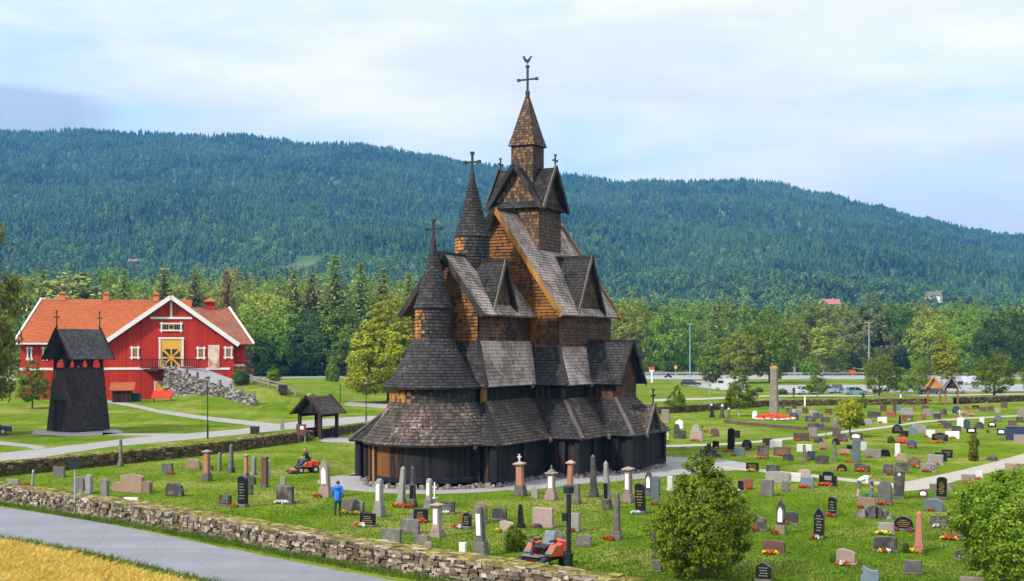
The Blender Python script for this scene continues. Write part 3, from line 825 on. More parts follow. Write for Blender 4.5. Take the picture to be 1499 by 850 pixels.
def spruce_np(seed, n_lev, r0, z0, leaf, prof=None, dens=1.0, droop=.35):
    g = np.random.default_rng(seed)
    out = []
    for i in range(n_lev):
        t = (i + g.random() * .6) / n_lev
        z = z0 + (1 - z0) * t
        r = (r0 * (1 - t) ** .85 + .008) if prof is None else np.interp(t, [p[0] for p in prof], [p[1] for p in prof])
        nb = int((9 + 7 * (1 - t)) * dens)
        for j in range(nb):
            a = 2 * np.pi * (j + g.random()) / nb
            L = r * (.7 + .45 * g.random())
            k = max(2, int(6 * (1 - t) + 2))
            for q in range(k):
                w = (q + .6) / k
                p = np.array([np.cos(a) * L * w, np.sin(a) * L * w, z - droop * L * w * w + .02 * g.normal() * r])
                for e in range(2):
                    s = leaf * (.6 + .7 * g.random()) * (1.15 - .5 * w) * (1.1 - .65 * t)
                    dr = np.array([np.cos(a), np.sin(a), -droop]) + g.normal(size=3) * .45
                    dr /= np.linalg.norm(dr)
                    sd = np.cross(dr, np.array([0, 0, 1.]) + g.normal(size=3) * .5); sd /= np.linalg.norm(sd)
                    pp = p + g.normal(size=3) * leaf * .35
                    out.append([pp - dr * s, pp - sd * s * .5, pp + dr * s * 1.1, pp + sd * s * .5])
    return np.array(out)

def trunk_mb(h, r, limbs, seed, crown_r, z0):
    q = MB(); g = random.Random(seed)
    bend = g.uniform(-.02, .02)
    q.tube([(0, 0, -.02), (bend, 0, h * .35), (bend * 1.5, bend, h * .7), (0, 0, h)], [r * 1.25, r * .9, r * .6, r * .2], 8)
    for i in range(limbs):
        z = z0 + (h - z0) * (.05 + .7 * i / max(1, limbs)); a = g.uniform(0, 6.28); L = crown_r * g.uniform(.5, .85)
        q.tube([(0, 0, z), (math.cos(a) * L * .5, math.sin(a) * L * .5, z + L * .35), (math.cos(a) * L, math.sin(a) * L, z + L * .6)], [r * .42, r * .28, r * .1], 5)
    return q
PROTO = {}
def proto(key, crown, leafm, h_trunk=.75, r=.016, limbs=7, bark='bark', cr=.25, z0=.25, seed=1):
    me = np_mesh(key + '_crown', crown.astype(np.float32), 4, LM[leafm])
    q = trunk_mb(h_trunk, r, limbs, seed, cr, z0)
    t = q.build('trunk', M[bark]); tm = t.data; bpy.data.objects.remove(t)
    PROTO[key] = (me, tm)
ROUND = [(0, .10), (.12, .26), (.35, .36), (.6, .34), (.82, .22), (1, .04)]
OVAL = [(0, .08), (.15, .2), (.4, .26), (.7, .2), (.9, .1), (1, .02)]
CONE = [(0, .16), (.1, .27), (.3, .27), (.6, .17), (.85, .07), (1, .01)]
SLIM = [(0, .06), (.15, .13), (.45, .16), (.75, .11), (1, .015)]
BUSH = [(0, .42), (.25, .5), (.55, .46), (.8, .3), (1, .06)]
proto('round_a', crown_np(1, ROUND, .05, 1, 230, 40, .0155, .075), 'broad', z0=.3)
proto('round_b', crown_np(2, ROUND, .04, 1, 230, 40, .016, .078), 'dark', z0=.3)
proto('round_c', crown_np(3, ROUND, .05, 1, 230, 40, .0155, .075), 'birch', z0=.3)
proto('round_y', crown_np(33, ROUND, .06, 1, 230, 40, .0155, .07), 'young', z0=.3)
proto('oval_a', crown_np(4, OVAL, .08, 1, 210, 40, .0145, .062), 'birch', bark='pale_bark', cr=.2)
proto('oval_b', crown_np(5, OVAL, .06, 1, 210, 40, .015, .062), 'broad', cr=.2)
proto('oval_c', crown_np(6, OVAL, .05, 1, 210, 40, .015, .062), 'dark', cr=.2)
proto('tall_grey', crown_np(7, CONE, .10, 1, 260, 40, .0135, .055, hollow=.5), 'grey', cr=.2)
proto('cone_young', crown_np(8, CONE, .16, 1, 150, 44, .017, .055), 'young', r=.012, cr=.15, bark='pale_bark')
proto('cone_lime', crown_np(9, [(0, .2), (.08, .31), (.3, .31), (.6, .2), (.85, .09), (1, .015)], .09, 1, 700, 48, .0105, .042, hollow=.6), 'lime', r=.02, cr=.25)
proto('slim_yellow', crown_np(10, SLIM, .10, 1, 140, 44, .015, .045), 'lime', cr=.1)
proto('spruce_a', spruce_np(11, 36, .17, .05, .023, dens=1.5), 'needle', h_trunk=.96, r=.014, limbs=0)
proto('spruce_b', spruce_np(12, 34, .21, .04, .025, dens=1.5), 'needle', h_trunk=.96, r=.014, limbs=0)
proto('spruce_rust', spruce_np(13, 34, .2, .06, .024, dens=1.5), 'rust', h_trunk=.96, r=.014, limbs=0)
proto('pine_a', crown_np(14, [(0, .06), (.2, .16), (.5, .2), (.8, .15), (1, .04)], .3, 1, 140, 44, .015, .055, squash=.6), 'pine', h_trunk=.9, cr=.15, z0=.35)
proto('pine_b', spruce_np(15, 28, .2, .12, .026, dens=1.4, droop=.1), 'pine', h_trunk=.95, limbs=0)
proto('small_dark', crown_np(16, [(0, .2), (.2, .34), (.5, .28), (.8, .14), (1, .02)], .16, 1, 170, 44, .017, .06), 'broad', cr=.2)
proto('bush_a', crown_np(17, BUSH, .0, 1, 130, 50, .036, .14), 'dark', h_trunk=.5, r=.03, limbs=4)
proto('bush_b', crown_np(18, BUSH, .0, 1, 130, 50, .036, .14), 'fresh', h_trunk=.5, r=.03, limbs=4)
proto('bush_lime', crown_np(19, [(0, .1), (.2, .35), (.5, .46), (.8, .36), (1, .12)], .22, 1, 110, 44, .036, .12), 'lime', h_trunk=.6, r=.03, limbs=5, cr=.3)
proto('shrub_brown', crown_np(20, [(0, .16), (.15, .2), (.5, .15), (.7, .24), (1, .14)], .0, 1, 70, 44, .03, .08), 'olive', h_trunk=.7, r=.012, limbs=6, cr=.15)
proto('cypress', crown_np(21, [(0, .14), (.3, .2), (.7, .14), (1, .02)], .0, 1, 60, 44, .03, .08), 'dark', h_trunk=.4, limbs=0)

def tree(key, loc, H, W=1.0, label='', name='tree', cat='tree', group=None, crown='crown', rz=None):
    cm, tm = PROTO[key]
    t = thing(name, label, cat, loc, rnd.uniform(0, 6.28) if rz is None else rz, group, (H * W, H * W, H))
    link(crown, cm, t); link('trunk', tm, t)
    return t
def tree_px(key, X, Yb, Yt, W, label, **kw):
    p = G(X, Yb)
    H = CAMH + (HY - Yt) * p.y / F_PX - p.z
    return tree(key, p, H, W, label, **kw)

# trees that stand by themselves
tree_px('cone_lime', 570, 589, 423, 1.16, 'big yellow-green conical tree on the lawn just behind the church apse', name='lime_tree')
tree_px('small_dark', 47, 598, 524, .95, 'young dark green tree on the lawn beside the wooden bell tower', name='young_tree')
tree_px('cone_young', 990, 604, 560, 1.2, 'slim sapling with pale trunk at the mossy wall nearest the church porch', name='sapling')
tree_px('cone_young', 1082, 609, 531, 1.05, 'young birch with a bent pale trunk beside the three dark domed gravestones', name='young_birch')
tree_px('cone_young', 1196, 582, 537, 1.25, 'young conical tree in front of the parked blue and white cars', name='young_tree')
tree_px('round_y', 1287, 579, 513, 1.0, 'bright green rounded tree between car park and churchyard, next to dark cypress', name='maple_tree')
tree_px('cone_young', 1319, 579, 534, 1.4, 'narrow young tree standing between two rounder trees before the double gate', name='young_tree')
tree_px('round_y', 1345, 577, 519, .8, 'yellowish young tree directly beside the double gabled gate', name='young_tree')
tree_px('slim_yellow', 1386, 570, 482, 1.25, 'tall slender yellow-green tree rising behind the double gabled gate', name='slender_tree')
tree_px('round_y', 1455, 580, 510, 1.25, 'broad bright green tree at the far wall with hanging low branches', name='broad_tree')
tree_px('round_y', 1512, 577, 520, .8, 'green tree partly cut off by the picture edge at the far wall', name='broad_tree')
tree_px('bush_lime', 1244, 640, 583, .78, 'small golden-green tree with brown trunk among the middle graves', name='small_tree')
tree_px('cypress', 1264, 597, 575, 1., 'small dark cypress just behind the golden-green tree', name='cypress_tree')
cm = np_mesh('edge_crown', crown_np(31, [(0, .2), (.15, .30), (.4, .33), (.7, .26), (.9, .14), (1, .04)], .10, 1, 300, 46, .0125, .055, hollow=.6).astype(np.float32), 4, LM['olive'])
PROTO['edge'] = (cm, PROTO['round_a'][1])
tree('edge', (-52.5, 122, 0), 24.0, .70, 'tall olive-green tree cut off by the picture edge beside the bell tower', name='large_tree')

# two leafy young trees close by
def near_tree(name, X, Yb, H, prof, ncl, seed, label, leafm, W=1.0, z0=.04):
    p = G(X, Yb)
    cr = crown_np(seed, prof, z0 * H, H, int(ncl * 1.35), 62, .058, .27, hollow=.5)
    t = thing(name, label, 'tree', p, rnd.uniform(0, 6))
    link('crown', np_mesh('crown', cr.astype(np.float32), 4, LM[leafm]), t)
    q = trunk_mb(H * .8, .07, 12, seed, max(a[1] for a in prof) * .8, .4); q.build('trunk', M['bark'], t)
    return t
near_tree('leafy_tree', 1027, 846, 4.75, [(0, .9), (.12, 1.45), (.35, 1.7), (.6, 1.42), (.8, .85), (.92, .42), (1, .1)], 330, 41, 'leafy bright green young tree in the nearest lawn before the church path', 'fresh')
near_tree('leafy_tree', 1487, 866, 4.3, [(0, .7), (.15, 1.2), (.35, 1.75), (.6, 2.0), (.85, 1.4), (1, .3)], 320, 42, 'dense leafy tree at the picture edge covering several gravestones', 'fresh', z0=.02)
near_tree('leafy_shrub', 1418, 775, 1.7, [(0, .5), (.3, .8), (.6, .75), (1, .2)], 40, 43, 'loose light green shrub growing against the dense leafy tree at the picture edge', 'young')
tree_px('bush_b', 753, 806, 766, .75, 'green leafy bush behind the orange mower with no rider', name='bush', cat='bush', crown='foliage')
tree_px('shrub_brown', 1425, 675, 634, .8, 'narrow brown and green shrub alone on the lawn by the pale path', name='shrub', cat='bush', crown='foliage')
tree_px('bush_a', 1304, 648.5, 637, .85, 'low dark green bush beside the orange flower bed', name='bush', cat='bush', crown='foliage')
tree_px('bush_a', 1326, 809, 793, .6, 'dark round plant beside the pink granite obelisk', name='bush', cat='plant', crown='foliage')
tree_px('bush_b', 1354, 812, 800, .6, 'fresh green plant at the foot of the pink granite obelisk', name='bush', cat='plant', crown='foliage')
tree_px('bush_a', 1219, 823, 809, .6, 'dark heather plant beside the pale pink slab with red and white flowers', name='bush', cat='plant', crown='foliage')
tree_px('bush_a', 1145, 577, 568, 1.7, 'low clipped hedge between the monolith and the car park', name='hedge', cat='hedge', crown='foliage')
tree_px('bush_a', 1111, 574, 566, 1.5, 'low dark hedge on the lawn just behind the young birch', name='hedge', cat='hedge', crown='foliage')
tree_px('bush_b', 400, 557, 536, .9, 'light green sapling bush at the foot of the woods behind the barn fence', name='bush', cat='bush', crown='foliage')
tree_px('bush_b', 487, 558, 526, .6, 'slim light green sapling by the main road beside the big yellow-green tree', name='sapling', crown='crown')
tree_px('bush_a', 352, 560, 536, 1., 'dark green bush at the barn corner above the stone ramp', name='bush', cat='bush', crown='foliage')

# trees of the woods that can be told apart
WL = [
 ('round_c', 922, 547, 429, .80, 'light green broad tree standing right behind the church roof gable'),
 ('round_a', 984, 548, 440, .75, 'rounded green tree behind the road beside the light green broad tree'),
 ('spruce_b', 1047, 548, 446, .85, 'dark spruce rising behind the paler trees near the orange cottage'),
 ('spruce_a', 1091, 548, 441, .85, 'dark pointed spruce standing alone above the treetops'),
 ('oval_b', 1043, 560, 486, 1.0, 'middle-sized green tree between lamp mast and orange cottage'),
 ('oval_a', 1082, 561, 480, 1.05, 'pale green birch covering the side of the orange cottage'),
 ('round_a', 1127, 560, 449, .78, 'large dark rounded tree directly behind the monolith'),
 ('oval_a', 1164, 549, 462, .9, 'pale birch leaning on the large dark rounded tree'),
 ('oval_a', 1207, 549, 473, 1.3, 'broad weeping birch in the middle of the roadside woods'),
 ('small_dark', 1187, 554, 516, .85, 'small dark tree at the edge of the main road'),
 ('tall_grey', 1272, 548, 423, .95, 'tall grey-green poplar with bare lower trunk, highest in the woods'),
 ('round_b', 1317, 548, 446, .85, 'deep green round tree beside the tall grey-green poplar'),
 ('round_c', 1360, 549, 452, .85, 'yellowish round tree in the woods behind the double gate'),
 ('round_a', 1418, 550, 456, .85, 'wide green tree in the woods behind the parked vans'),
 ('round_b', 1470, 551, 447, .85, 'dark tree at the end of the woods near the picture edge'),
 ('spruce_a', 1154, 545, 448, .8, 'small dark spruce below the red-roofed hill house'),
 ('spruce_b', 1243, 545, 443, .8, 'stubby dark spruce just beside the red-roofed hill house'),
 ('spruce_b', 490, 556, 372, .72, 'tallest dark conifer in the woods behind the big yellow-green tree'),
 ('spruce_b', 528, 556, 384, .7, 'tall conifer beside the tallest conifer, nearer the church spires'),
 ('pine_b', 430, 556, 393, .62, 'dark conifer above the roadside hedge trees, between barn and tallest conifer'),
 ('pine_b', 456, 556, 400, .7, 'dense dark pine pressed against the tallest conifer'),
 ('spruce_rust', 333, 560, 396, .6, 'rusty brown spruce rising behind the small red barn wing'),
 ('pine_b', 287, 560, 394, .8, 'large green pine between rusty spruce and barn roof ridge'),
 ('pine_b', 240, 560, 391, .85, 'wide dark pine directly behind the barn roof vents'),
 ('spruce_b', 181, 560, 392, .75, 'dark conifer behind the middle barn roof vent'),
 ('spruce_b', 64, 560, 394, .8, 'dark conifer behind the far end of the barn roof'),
 ('pine_a', 108, 560, 398, .8, 'green rounded pine behind the first barn roof vent'),
 ('round_a', 372, 557, 452, 1.0, 'dense green tree at the near end of the row behind the barn'),
 ('round_a', 415, 557, 451, .9, 'dense green tree second in the row between barn and yellow-green tree'),
 ('round_b', 455, 557, 454, .9, 'dense green tree third in the row between barn and yellow-green tree'),
 ('round_a', 500, 557, 450, .9, 'dense green tree half hidden by the big yellow-green tree'),
 ('oval_a', 486, 556, 432, .9, 'pale birch glowing in front of the tallest conifer'),
 ('round_c', 395, 556, 418, .9, 'soft green birch crowns behind the roadside row near the barn'),
 ('spruce_b', 598, 556, 398, .7, 'conifer peeping out beside the lowest church spire'),
 ('spruce_a', 560, 556, 392, .75, 'conifer directly behind the tip of the big yellow-green tree'),
]
for key, X, Yb, Yt, W, lab in WL:
    y_ = CAMH * F_PX / (Yb - HY); x_ = (X - CX) / F_PX * y_; p_ = Vector((x_, y_, ground(x_, y_) - .1))
    tree(key, p_, CAMH + (HY - Yt) * y_ / F_PX - p_.z, W * (2.1 if key[:3] in ('spr', 'pin') else 1.3), lab, name={'s': 'spruce_tree', 'p': 'pine_tree', 't': 'poplar_tree'}.get(key[0], 'birch_tree' if key in ('oval_a', 'round_c') else 'broadleaf_tree'), group='trees of the woods along the road')

# --- masses of trees: points with geometry-node instances
def forest(name, pts, kinds, protos_):
    """pts (n, 5): x y z scale rot"""
    n = len(pts)
    me = bpy.data.meshes.new(name); me.vertices.add(n)
    me.vertices.foreach_set('co', np.ascontiguousarray(pts[:, :3], dtype=np.float32).reshape(-1))
    for nm, arr, ty in (('scl', pts[:, 3], 'FLOAT'), ('rot', pts[:, 4], 'FLOAT'), ('kd', kinds, 'INT')):
        at = me.attributes.new(nm, ty, 'POINT'); at.data.foreach_set('value', arr.astype(np.float32 if ty == 'FLOAT' else np.int32))
    col = bpy.data.collections.new(name + '_kinds')
    for i, mm in enumerate(protos_):
        o = bpy.data.objects.new('%02d_tree' % i, mm); col.objects.link(o)
    ng = bpy.data.node_groups.new(name, 'GeometryNodeTree')
    ng.interface.new_socket('Geometry', in_out='INPUT', socket_type='NodeSocketGeometry')
    ng.interface.new_socket('Geometry', in_out='OUTPUT', socket_type='NodeSocketGeometry')
    N, L = ng.nodes, ng.links
    gi, go = N.new('NodeGroupInput'), N.new('NodeGroupOutput')
    ci = N.new('GeometryNodeCollectionInfo'); ci.inputs['Collection'].default_value = col
    ci.inputs['Separate Children'].default_value = True; ci.inputs['Reset Children'].default_value = True
    ip = N.new('GeometryNodeInstanceOnPoints'); ip.inputs['Pick Instance'].default_value = True
    def attr(nm, ty):
        a = N.new('GeometryNodeInputNamedAttribute'); a.data_type = ty; a.inputs['Name'].default_value = nm
        return a.outputs['Attribute']
    L.new(gi.outputs[0], ip.inputs['Points']); L.new(ci.outputs[0], ip.inputs['Instance'])
    L.new(attr('kd', 'INT'), ip.inputs['Instance Index']); L.new(attr('scl', 'FLOAT'), ip.inputs['Scale'])
    cx_ = N.new('ShaderNodeCombineXYZ'); L.new(attr('rot', 'FLOAT'), cx_.inputs[2]); L.new(cx_.outputs[0], ip.inputs['Rotation'])
    L.new(ip.outputs[0], go.inputs[0])
    o = link(name, me)
    o.modifiers.new('scatter', 'NODES').node_group = ng
    return tag(o, kind='stuff')
g = np.random.default_rng(5)
# woods along the road
pts, kd = [], []
keys = ['round_a', 'round_b', 'round_c', 'oval_a', 'oval_b', 'oval_c', 'spruce_a', 'spruce_b', 'pine_a', 'pine_b', 'bush_a', 'bush_b']
def wood(n, X0, X1, y0, y1, h0, h1, ks):
    for _ in range(n):
        y = g.uniform(y0, y1); x = (g.uniform(X0, X1) - CX) / F_PX * y
        pts.append((x, y, ground(x, y) - .1, g.uniform(h0, h1), g.uniform(0, 6.28))); kd.append(keys.index(ks[g.integers(len(ks))]))
LV = ['round_a', 'round_b', 'round_c', 'oval_b', 'oval_a']
wood(240, 860, 1800, 478, 570, 20, 27, ['round_a', 'round_b', 'oval_b', 'oval_c', 'round_a', 'round_c'])
wood(60, 880, 1070, 470, 530, 21, 26, LV)
wood(90, 1290, 1800, 468, 540, 19, 25, LV + ['round_b'])
wood(70, 860, 1800, 440, 452, 3, 7, ['bush_a', 'bush_b', 'bush_a'])
wood(120, 330, 640, 350, 372, 12, 18, ['round_a', 'round_b', 'oval_b', 'oval_c'])
wood(50, 330, 640, 338, 350, 2.5, 6, ['bush_a', 'bush_b'])
wood(150, 330, 700, 380, 480, 18, 26, ['round_c', 'round_a', 'spruce_a', 'spruce_b', 'pine_b'])
wood(230, -250, 345, 335, 470, 18, 27, ['spruce_b', 'pine_b', 'spruce_a', 'round_a', 'round_c', 'pine_a'])
forest('woodland', np.array(pts), np.array(kd), [PROTO[k_][0] for k_ in keys])

# far forest on the ridge
def cone_mesh(seed, leafm):
    q = MB(); g_ = random.Random(seed)
    for z0, z1, r in ((.04, .55, .25), (.3, .78, .18), (.58, 1.0, .11)):
        n = 7
        ringp = [(math.cos(6.283 * k_ / n + seed) * r * g_.uniform(.6, 1.3), math.sin(6.283 * k_ / n + seed) * r * g_.uniform(.75, 1.25), z0 + g_.uniform(-.05, .05)) for k_ in range(n)]
        for k_ in range(n): q.face([ringp[k_], ringp[(k_ + 1) % n], (0, 0, z1)])
    o = q.build('x', leafm); mm = o.data; bpy.data.objects.remove(o); return mm
def blob_mesh(seed, leafm):
    v = crown_np(seed, [(0,.2),(.3,.42),(.6,.42),(.85,.28),(1,.06)], .0, 1, 44, 10, .07, .13)
    return np_mesh('x', v.astype(np.float32), 4, leafm)
def far_leaf(name, c0, c1):
    m, k, b = mat(name, .8, .1)
    oi = k.new('ShaderNodeObjectInfo'); gg = k.new('ShaderNodeNewGeometry')
    n = k.noise(gg.outputs['Position'], .006, 3., .6)
    k.put(b.inputs['Base Color'], k.ramp(k.math('ADD', k.math('MULTIPLY', oi.outputs['Random'], .75), k.math('MULTIPLY', k.math('SUBTRACT', n, .38), 2.0)), [(.12, c0), (.85, c1)]))
    return m
FC = far_leaf('far_spruce', (.007, .028, .020), (.042, .095, .042)); FB = far_leaf('far_birch', (.035, .085, .018), (.125, .205, .04))  # spruce green leans blue: part of the haze is put into the colour
fp = [cone_mesh(1, FC), cone_mesh(2, FC), cone_mesh(3, FC), blob_mesh(51, FB), blob_mesh(52, FB), blob_mesh(53, FC)]
N_F = 95000
t = g.random(N_F) ** .8
y = 680 + (2530 - 680) * t
X = g.uniform(-420, 1920, N_F)
x = (X - CX) / F_PX * y
patch = np.sin(x * .013 + 1.7) * np.sin(y * .011 + x * .004) + .6 * np.sin(x * .037 + y * .021)
keep = np.ones(N_F, bool)
def clear(Xa, Ya, rx, ry):
    global keep
    # a meadow among the trees round the place seen at Xa, Ya
    for yy in np.linspace(650, 2500, 400):
        xx = (Xa - CX) / F_PX * yy
        if CAMH + (HY - Ya) * yy / F_PX <= hill(xx, yy):
            keep &= ~((np.abs(x - xx) < rx) & (y - yy > -2.2 * ry) & (y - yy < ry)); return
clear(405, 401, 16, 40); clear(452, 383, 14, 40); clear(320, 198, 60, 25); clear(196, 391, 10, 30); clear(1214, 449, 14, 35); clear(1367, 441, 13, 35)
x, y, patch = x[keep], y[keep], patch[keep]
z = np.array([hill(a, b_) for a, b_ in zip(x, y)]) - .3
low = np.clip((1350 - y) / 450, 0, 1)
decid = g.random(len(x)) < (.12 + .62 * low + .40 * np.clip(patch - .25, 0, 1))
kd = np.where(decid, g.integers(3, 6, len(x)), g.integers(0, 3, len(x)))
scl = np.where(decid, g.uniform(5.5, 10, len(x)), g.uniform(5.5, 12.5, len(x)) * (1 + .16 * patch))
forest('far_forest', np.stack([x, y, z, scl, g.uniform(0, 6.28, len(x))], 1), kd, fp)

# --- air
hz = MB(); hz.box((0, 1900, 268), (8400, 4900, 540))
m = bpy.data.materials.new('air'); m.use_nodes = True; nt = m.node_tree; nt.nodes.remove(nt.nodes['Principled BSDF'])
pv = nt.nodes.new('ShaderNodeVolumePrincipled'); pv.inputs['Color'].default_value = (.11, .43, 1.0, 1); pv.inputs['Density'].default_value = HAZE; pv.inputs['Anisotropy'].default_value = .2
nt.links.new(pv.outputs[0], nt.nodes['Material Output'].inputs['Volume'])
if HAZE: tag(hz.build('haze', m), kind='stuff')
# ------------------------------------------------------------------ dry stone walls
M['wall_stone'] = stone_mat('field_stone', [(.15, (.035, .026, .018)), (.40, (.10, .075, .052)), (.65, (.25, .205, .155)), (.92, (.48, .42, .345))], scale=2.5, moss=(.12, .10, .03), moss_lo=.50, moss_hi=.66)
M['brown_stone'] = stone_mat('mossy_stone', [(.2, (.030, .018, .008)), (.5, (.10, .065, .025)), (.75, (.20, .14, .065)), (.95, (.40, .34, .26))], moss=(.10, .085, .012), scale=2.5, moss_lo=.46)
M['moss'] = stone_mat('moss_cap', [(.2, (.06, .055, .01)), (.5, (.14, .12, .018)), (.75, (.24, .19, .05)), (.95, (.36, .31, .20))], scale=1.6)
M['wall_core'] = plain('wall_core', (.022, .016, .011), .95)
def stone_wall(label, px, h, th, mstone, size=.3, capstone=.35, face=1, mossy=.9):
    pts = resample([G(*p) for p in px], max(12, int(len(px) * 6)))
    t = thing('stone_wall', label, 'wall', pts[0])
    o = pts[0]
    core, st, cap = MB(), MB(), MB()
    L = 0
    for a, b in zip(pts, pts[1:]):
        d = (b - a); l = d.length; d.normalize(); n = Vector((d.y, -d.x, 0)).normalized()
        if n.y > 0: n = -n                      # towards the road side
        za, zb = a - o, b - o
        core.hexa([za + n * -.03, zb + n * -.03, zb - n * (th - .03), za - n * (th - .03), za + n * -.03 + Vector((0, 0, h * .97)), zb + n * -.03 + Vector((0, 0, h * .97)), zb - n * (th - .03) + Vector((0, 0, h * .97)), za - n * (th - .03) + Vector((0, 0, h * .97))])
        for side in ((0, 1) if face == 2 else (0,)):
            z = -.02
            while z < h - .03:
                hh = min(rnd.uniform(.45, 1.0) * size * .75, h - z + .05)
                x = rnd.uniform(-.1, .1)
                while x < l:
                    w = rnd.uniform(.6, 1.9) * size
                    c = za + d * (x + w / 2) + (n * rnd.uniform(-.10, .05) if side == 0 else n * (-th + rnd.uniform(-.05, .1)))
                    st.box((c.x, c.y, c.z + z + hh / 2), (w * .96, .26, hh * .95), rz=math.atan2(d.y, d.x) + rnd.uniform(-.06, .06), taper=rnd.uniform(.85, 1.), jit=size * .09)
                    x += w
                z += hh
        x = 0
        while x < l:                              # moss and flat stones along the top
            w = rnd.uniform(.25, .6)
            for q in range(int(th / .3 + 1)):
                c = za + d * (x + w / 2) - n * (.12 + q * .3 + rnd.uniform(-.08, .08))
                B = st if rnd.random() > mossy or (q == 0 and rnd.random() < capstone) else cap
                B.box((c.x, c.y, c.z + h + rnd.uniform(-.02, .03)), (w * 1.15, rnd.uniform(.26, .42), rnd.uniform(.07, .14)), rz=math.atan2(d.y, d.x) + rnd.uniform(-.2, .2), taper=rnd.uniform(.7, .95), jit=.03)
            x += w
    core.build('wall_core', M['wall_core'], t); st.build('stone_face', mstone, t); cap.build('moss_cap', M['moss'], t)
    return t
stone_wall('near dry stone wall with pale face stones running along the asphalt road', [(-230, 699), (0, 734), (60, 743), (110, 752), (200, 766), (300, 784), (400, 803), (500, 822), (560, 833), (640, 846), (760, 866), (900, 890)], .80, 1.0, M['wall_stone'], .24, .45)
stone_wall('brown mossy stone wall between bell tower lawn and graves, ending at the roofed gate', [(-220, 724), (-100, 709), (0, 697), (60, 691.5), (150, 682), (240, 672.5), (300, 666), (380, 655), (430, 648), (455, 644.5)], .85, .9, M['brown_stone'], .30, .2)
stone_wall('short mossy stone wall between the roofed gate and the church apse', [(494, 637), (520, 633.5), (560, 628), (585, 625)], .80, .8, M['brown_stone'], .30, .2)
stone_wall('long low brown stone wall closing the far side of the churchyard', [(930, 609), (965, 606), (1020, 602.5), (1075, 598), (1130, 594.5), (1200, 593.5), (1280, 592.5), (1358, 591.5)], .85, .8, M['brown_stone'], .40, .2)
stone_wall('low brown stone wall beyond the double gabled gate with pale dry grass on top', [(1402, 591), (1450, 589.5), (1499, 587), (1600, 583)], .9, .9, M['brown_stone'], .45, .35)

# ------------------------------------------------------------------ red barn
M['barn_red'] = board_mat('barn_red_boards', (.29, .018, .009), (.46, .036, .015), w=.18)
M['white'] = plain('white_paint', (.62, .61, .59), .6, .12)
M['tile'] = shingle_mat('red_tiles', ((.25, .060, .018), (.34, .092, .028), (.43, .135, .045)), w=.25, rough=.8, stain_scale=.12, var=.5, bumpy=.25)
M['tile_old'] = shingle_mat('old_red_tiles', ((.16, .045, .020), (.27, .08, .034), (.38, .13, .06)), w=.25, stain=(.16, .09, .055), stain_scale=.3)
M['yellow'] = plain('yellow_paint', (.62, .32, .035), .6, .1)
M['black'] = plain('black_paint', (.02, .016, .012), .6)
M['dark_glass'] = plain('dark_glass', (.03, .028, .022), .15, .1, spec=.6)
M['brick'] = plain('vent_red', (.50, .16, .06), .8, .2)
barn = thing('red_barn', 'large red barn with orange tiled roof, white trimmed gable and yellow door', 'barn', (-47.25, 180, 1.2), R(11))
def B_(name, mb, mats, parent=None): return mb.build(name, mats, parent or barn)
# local: x across, y away; front gable plane y=0
mb = MB()
mb.face([(-8.3, 0, -.6), (8.5, 0, -.6), (8.5, 0, 7.8), (0, 0, 13.9), (-8.3, 0, 8.2)]); mb.face([(-8.3, 10, -.6), (-8.3, 0, -.6), (-8.3, 0, 8.2), (-8.3, 10, 8.2)]); mb.face([(8.5, 0, -.6), (8.5, 10, -.6), (8.5, 10, 7.8), (8.5, 0, 7.8)])
B_('gable_wall', mb, M['barn_red'])
mb = MB()
wallring(mb, -21.3, 1.5, 8, 23, -.8, 8.1, 'EWS'); B_('long_wall', mb, M['barn_red'])
mb = MB(); wallring(mb, 7.9, 9.9, 1.2, 19, -.6, 8.0, 'ENW'); B_('wing_wall', mb, M['barn_red'])
for x_, s_ in ((-9.0, -1), (9.1, 1)):
    mb = MB(); zz = 7.75 if s_ < 0 else 7.65
    if s_ < 0: mb.shingles((x_, 15.5, zz), (x_, -.7, zz), (0, -.7, 14.1), (0, 15.5, 14.1), .35, .03, slab=.16)
    else: mb.shingles((x_, -.7, zz), (x_, 15.5, zz), (0, 15.5, 14.1), (0, -.7, 14.1), .35, .03, slab=.16)
    B_('gable_roof', mb, M['tile'])
mb = MB(); mb.shingles((-22.0, 7.2, 7.85), (2, 7.2, 7.85), (2, 15.5, 14.4), (-19.5, 15.5, 14.4), .35, .03, slab=.16); mb.shingles((2, 23.8, 7.85), (-22.0, 23.8, 7.85), (-19.5, 15.5, 14.4), (2, 15.5, 14.4), .35, .03, slab=.16)
mb.shingles((-22.0, 23.8, 7.85), (-22.0, 7.2, 7.85), (-19.5, 15.45, 14.4), (-19.5, 15.55, 14.4), .35, .03); mb.shingles((2, 8, 7.85), (2, 23, 7.85), (2, 15.55, 14.2), (2, 15.45, 14.2), .35, .03)
lr = B_('long_roof', mb, M['tile'])
mb = MB(); mb.shingles((.6, .3, 7.7), (11.2, .3, 7.7), (7.6, 10.1, 13.1), (.6, 10.1, 13.1), .35, .03, slab=.16); mb.shingles((11.2, 19.9, 7.7), (.6, 19.9, 7.7), (.6, 10.1, 13.1), (7.6, 10.1, 13.1), .35, .03, slab=.16)
mb.shingles((11.2, .3, 7.7), (11.2, 19.9, 7.7), (7.6, 10.2, 13.1), (7.6, 10.0, 13.1), .35, .03)
wr = B_('wing_roof', mb, M['tile_old'])
for a, b in (((-9.15, -.8, 7.72), (0, -.8, 14.25)), ((9.2, -.8, 7.6), (0, -.8, 14.25))):
    mb = MB(); mb.beam(a, b, .12, .58); B_('barge_board', mb, M['white'])
mb = MB(); mb.beam((-22.05, 7.2, 7.95), (-19.55, 15.5, 14.5), .25, .2); mb.build('barge_board', M['white'], lr)
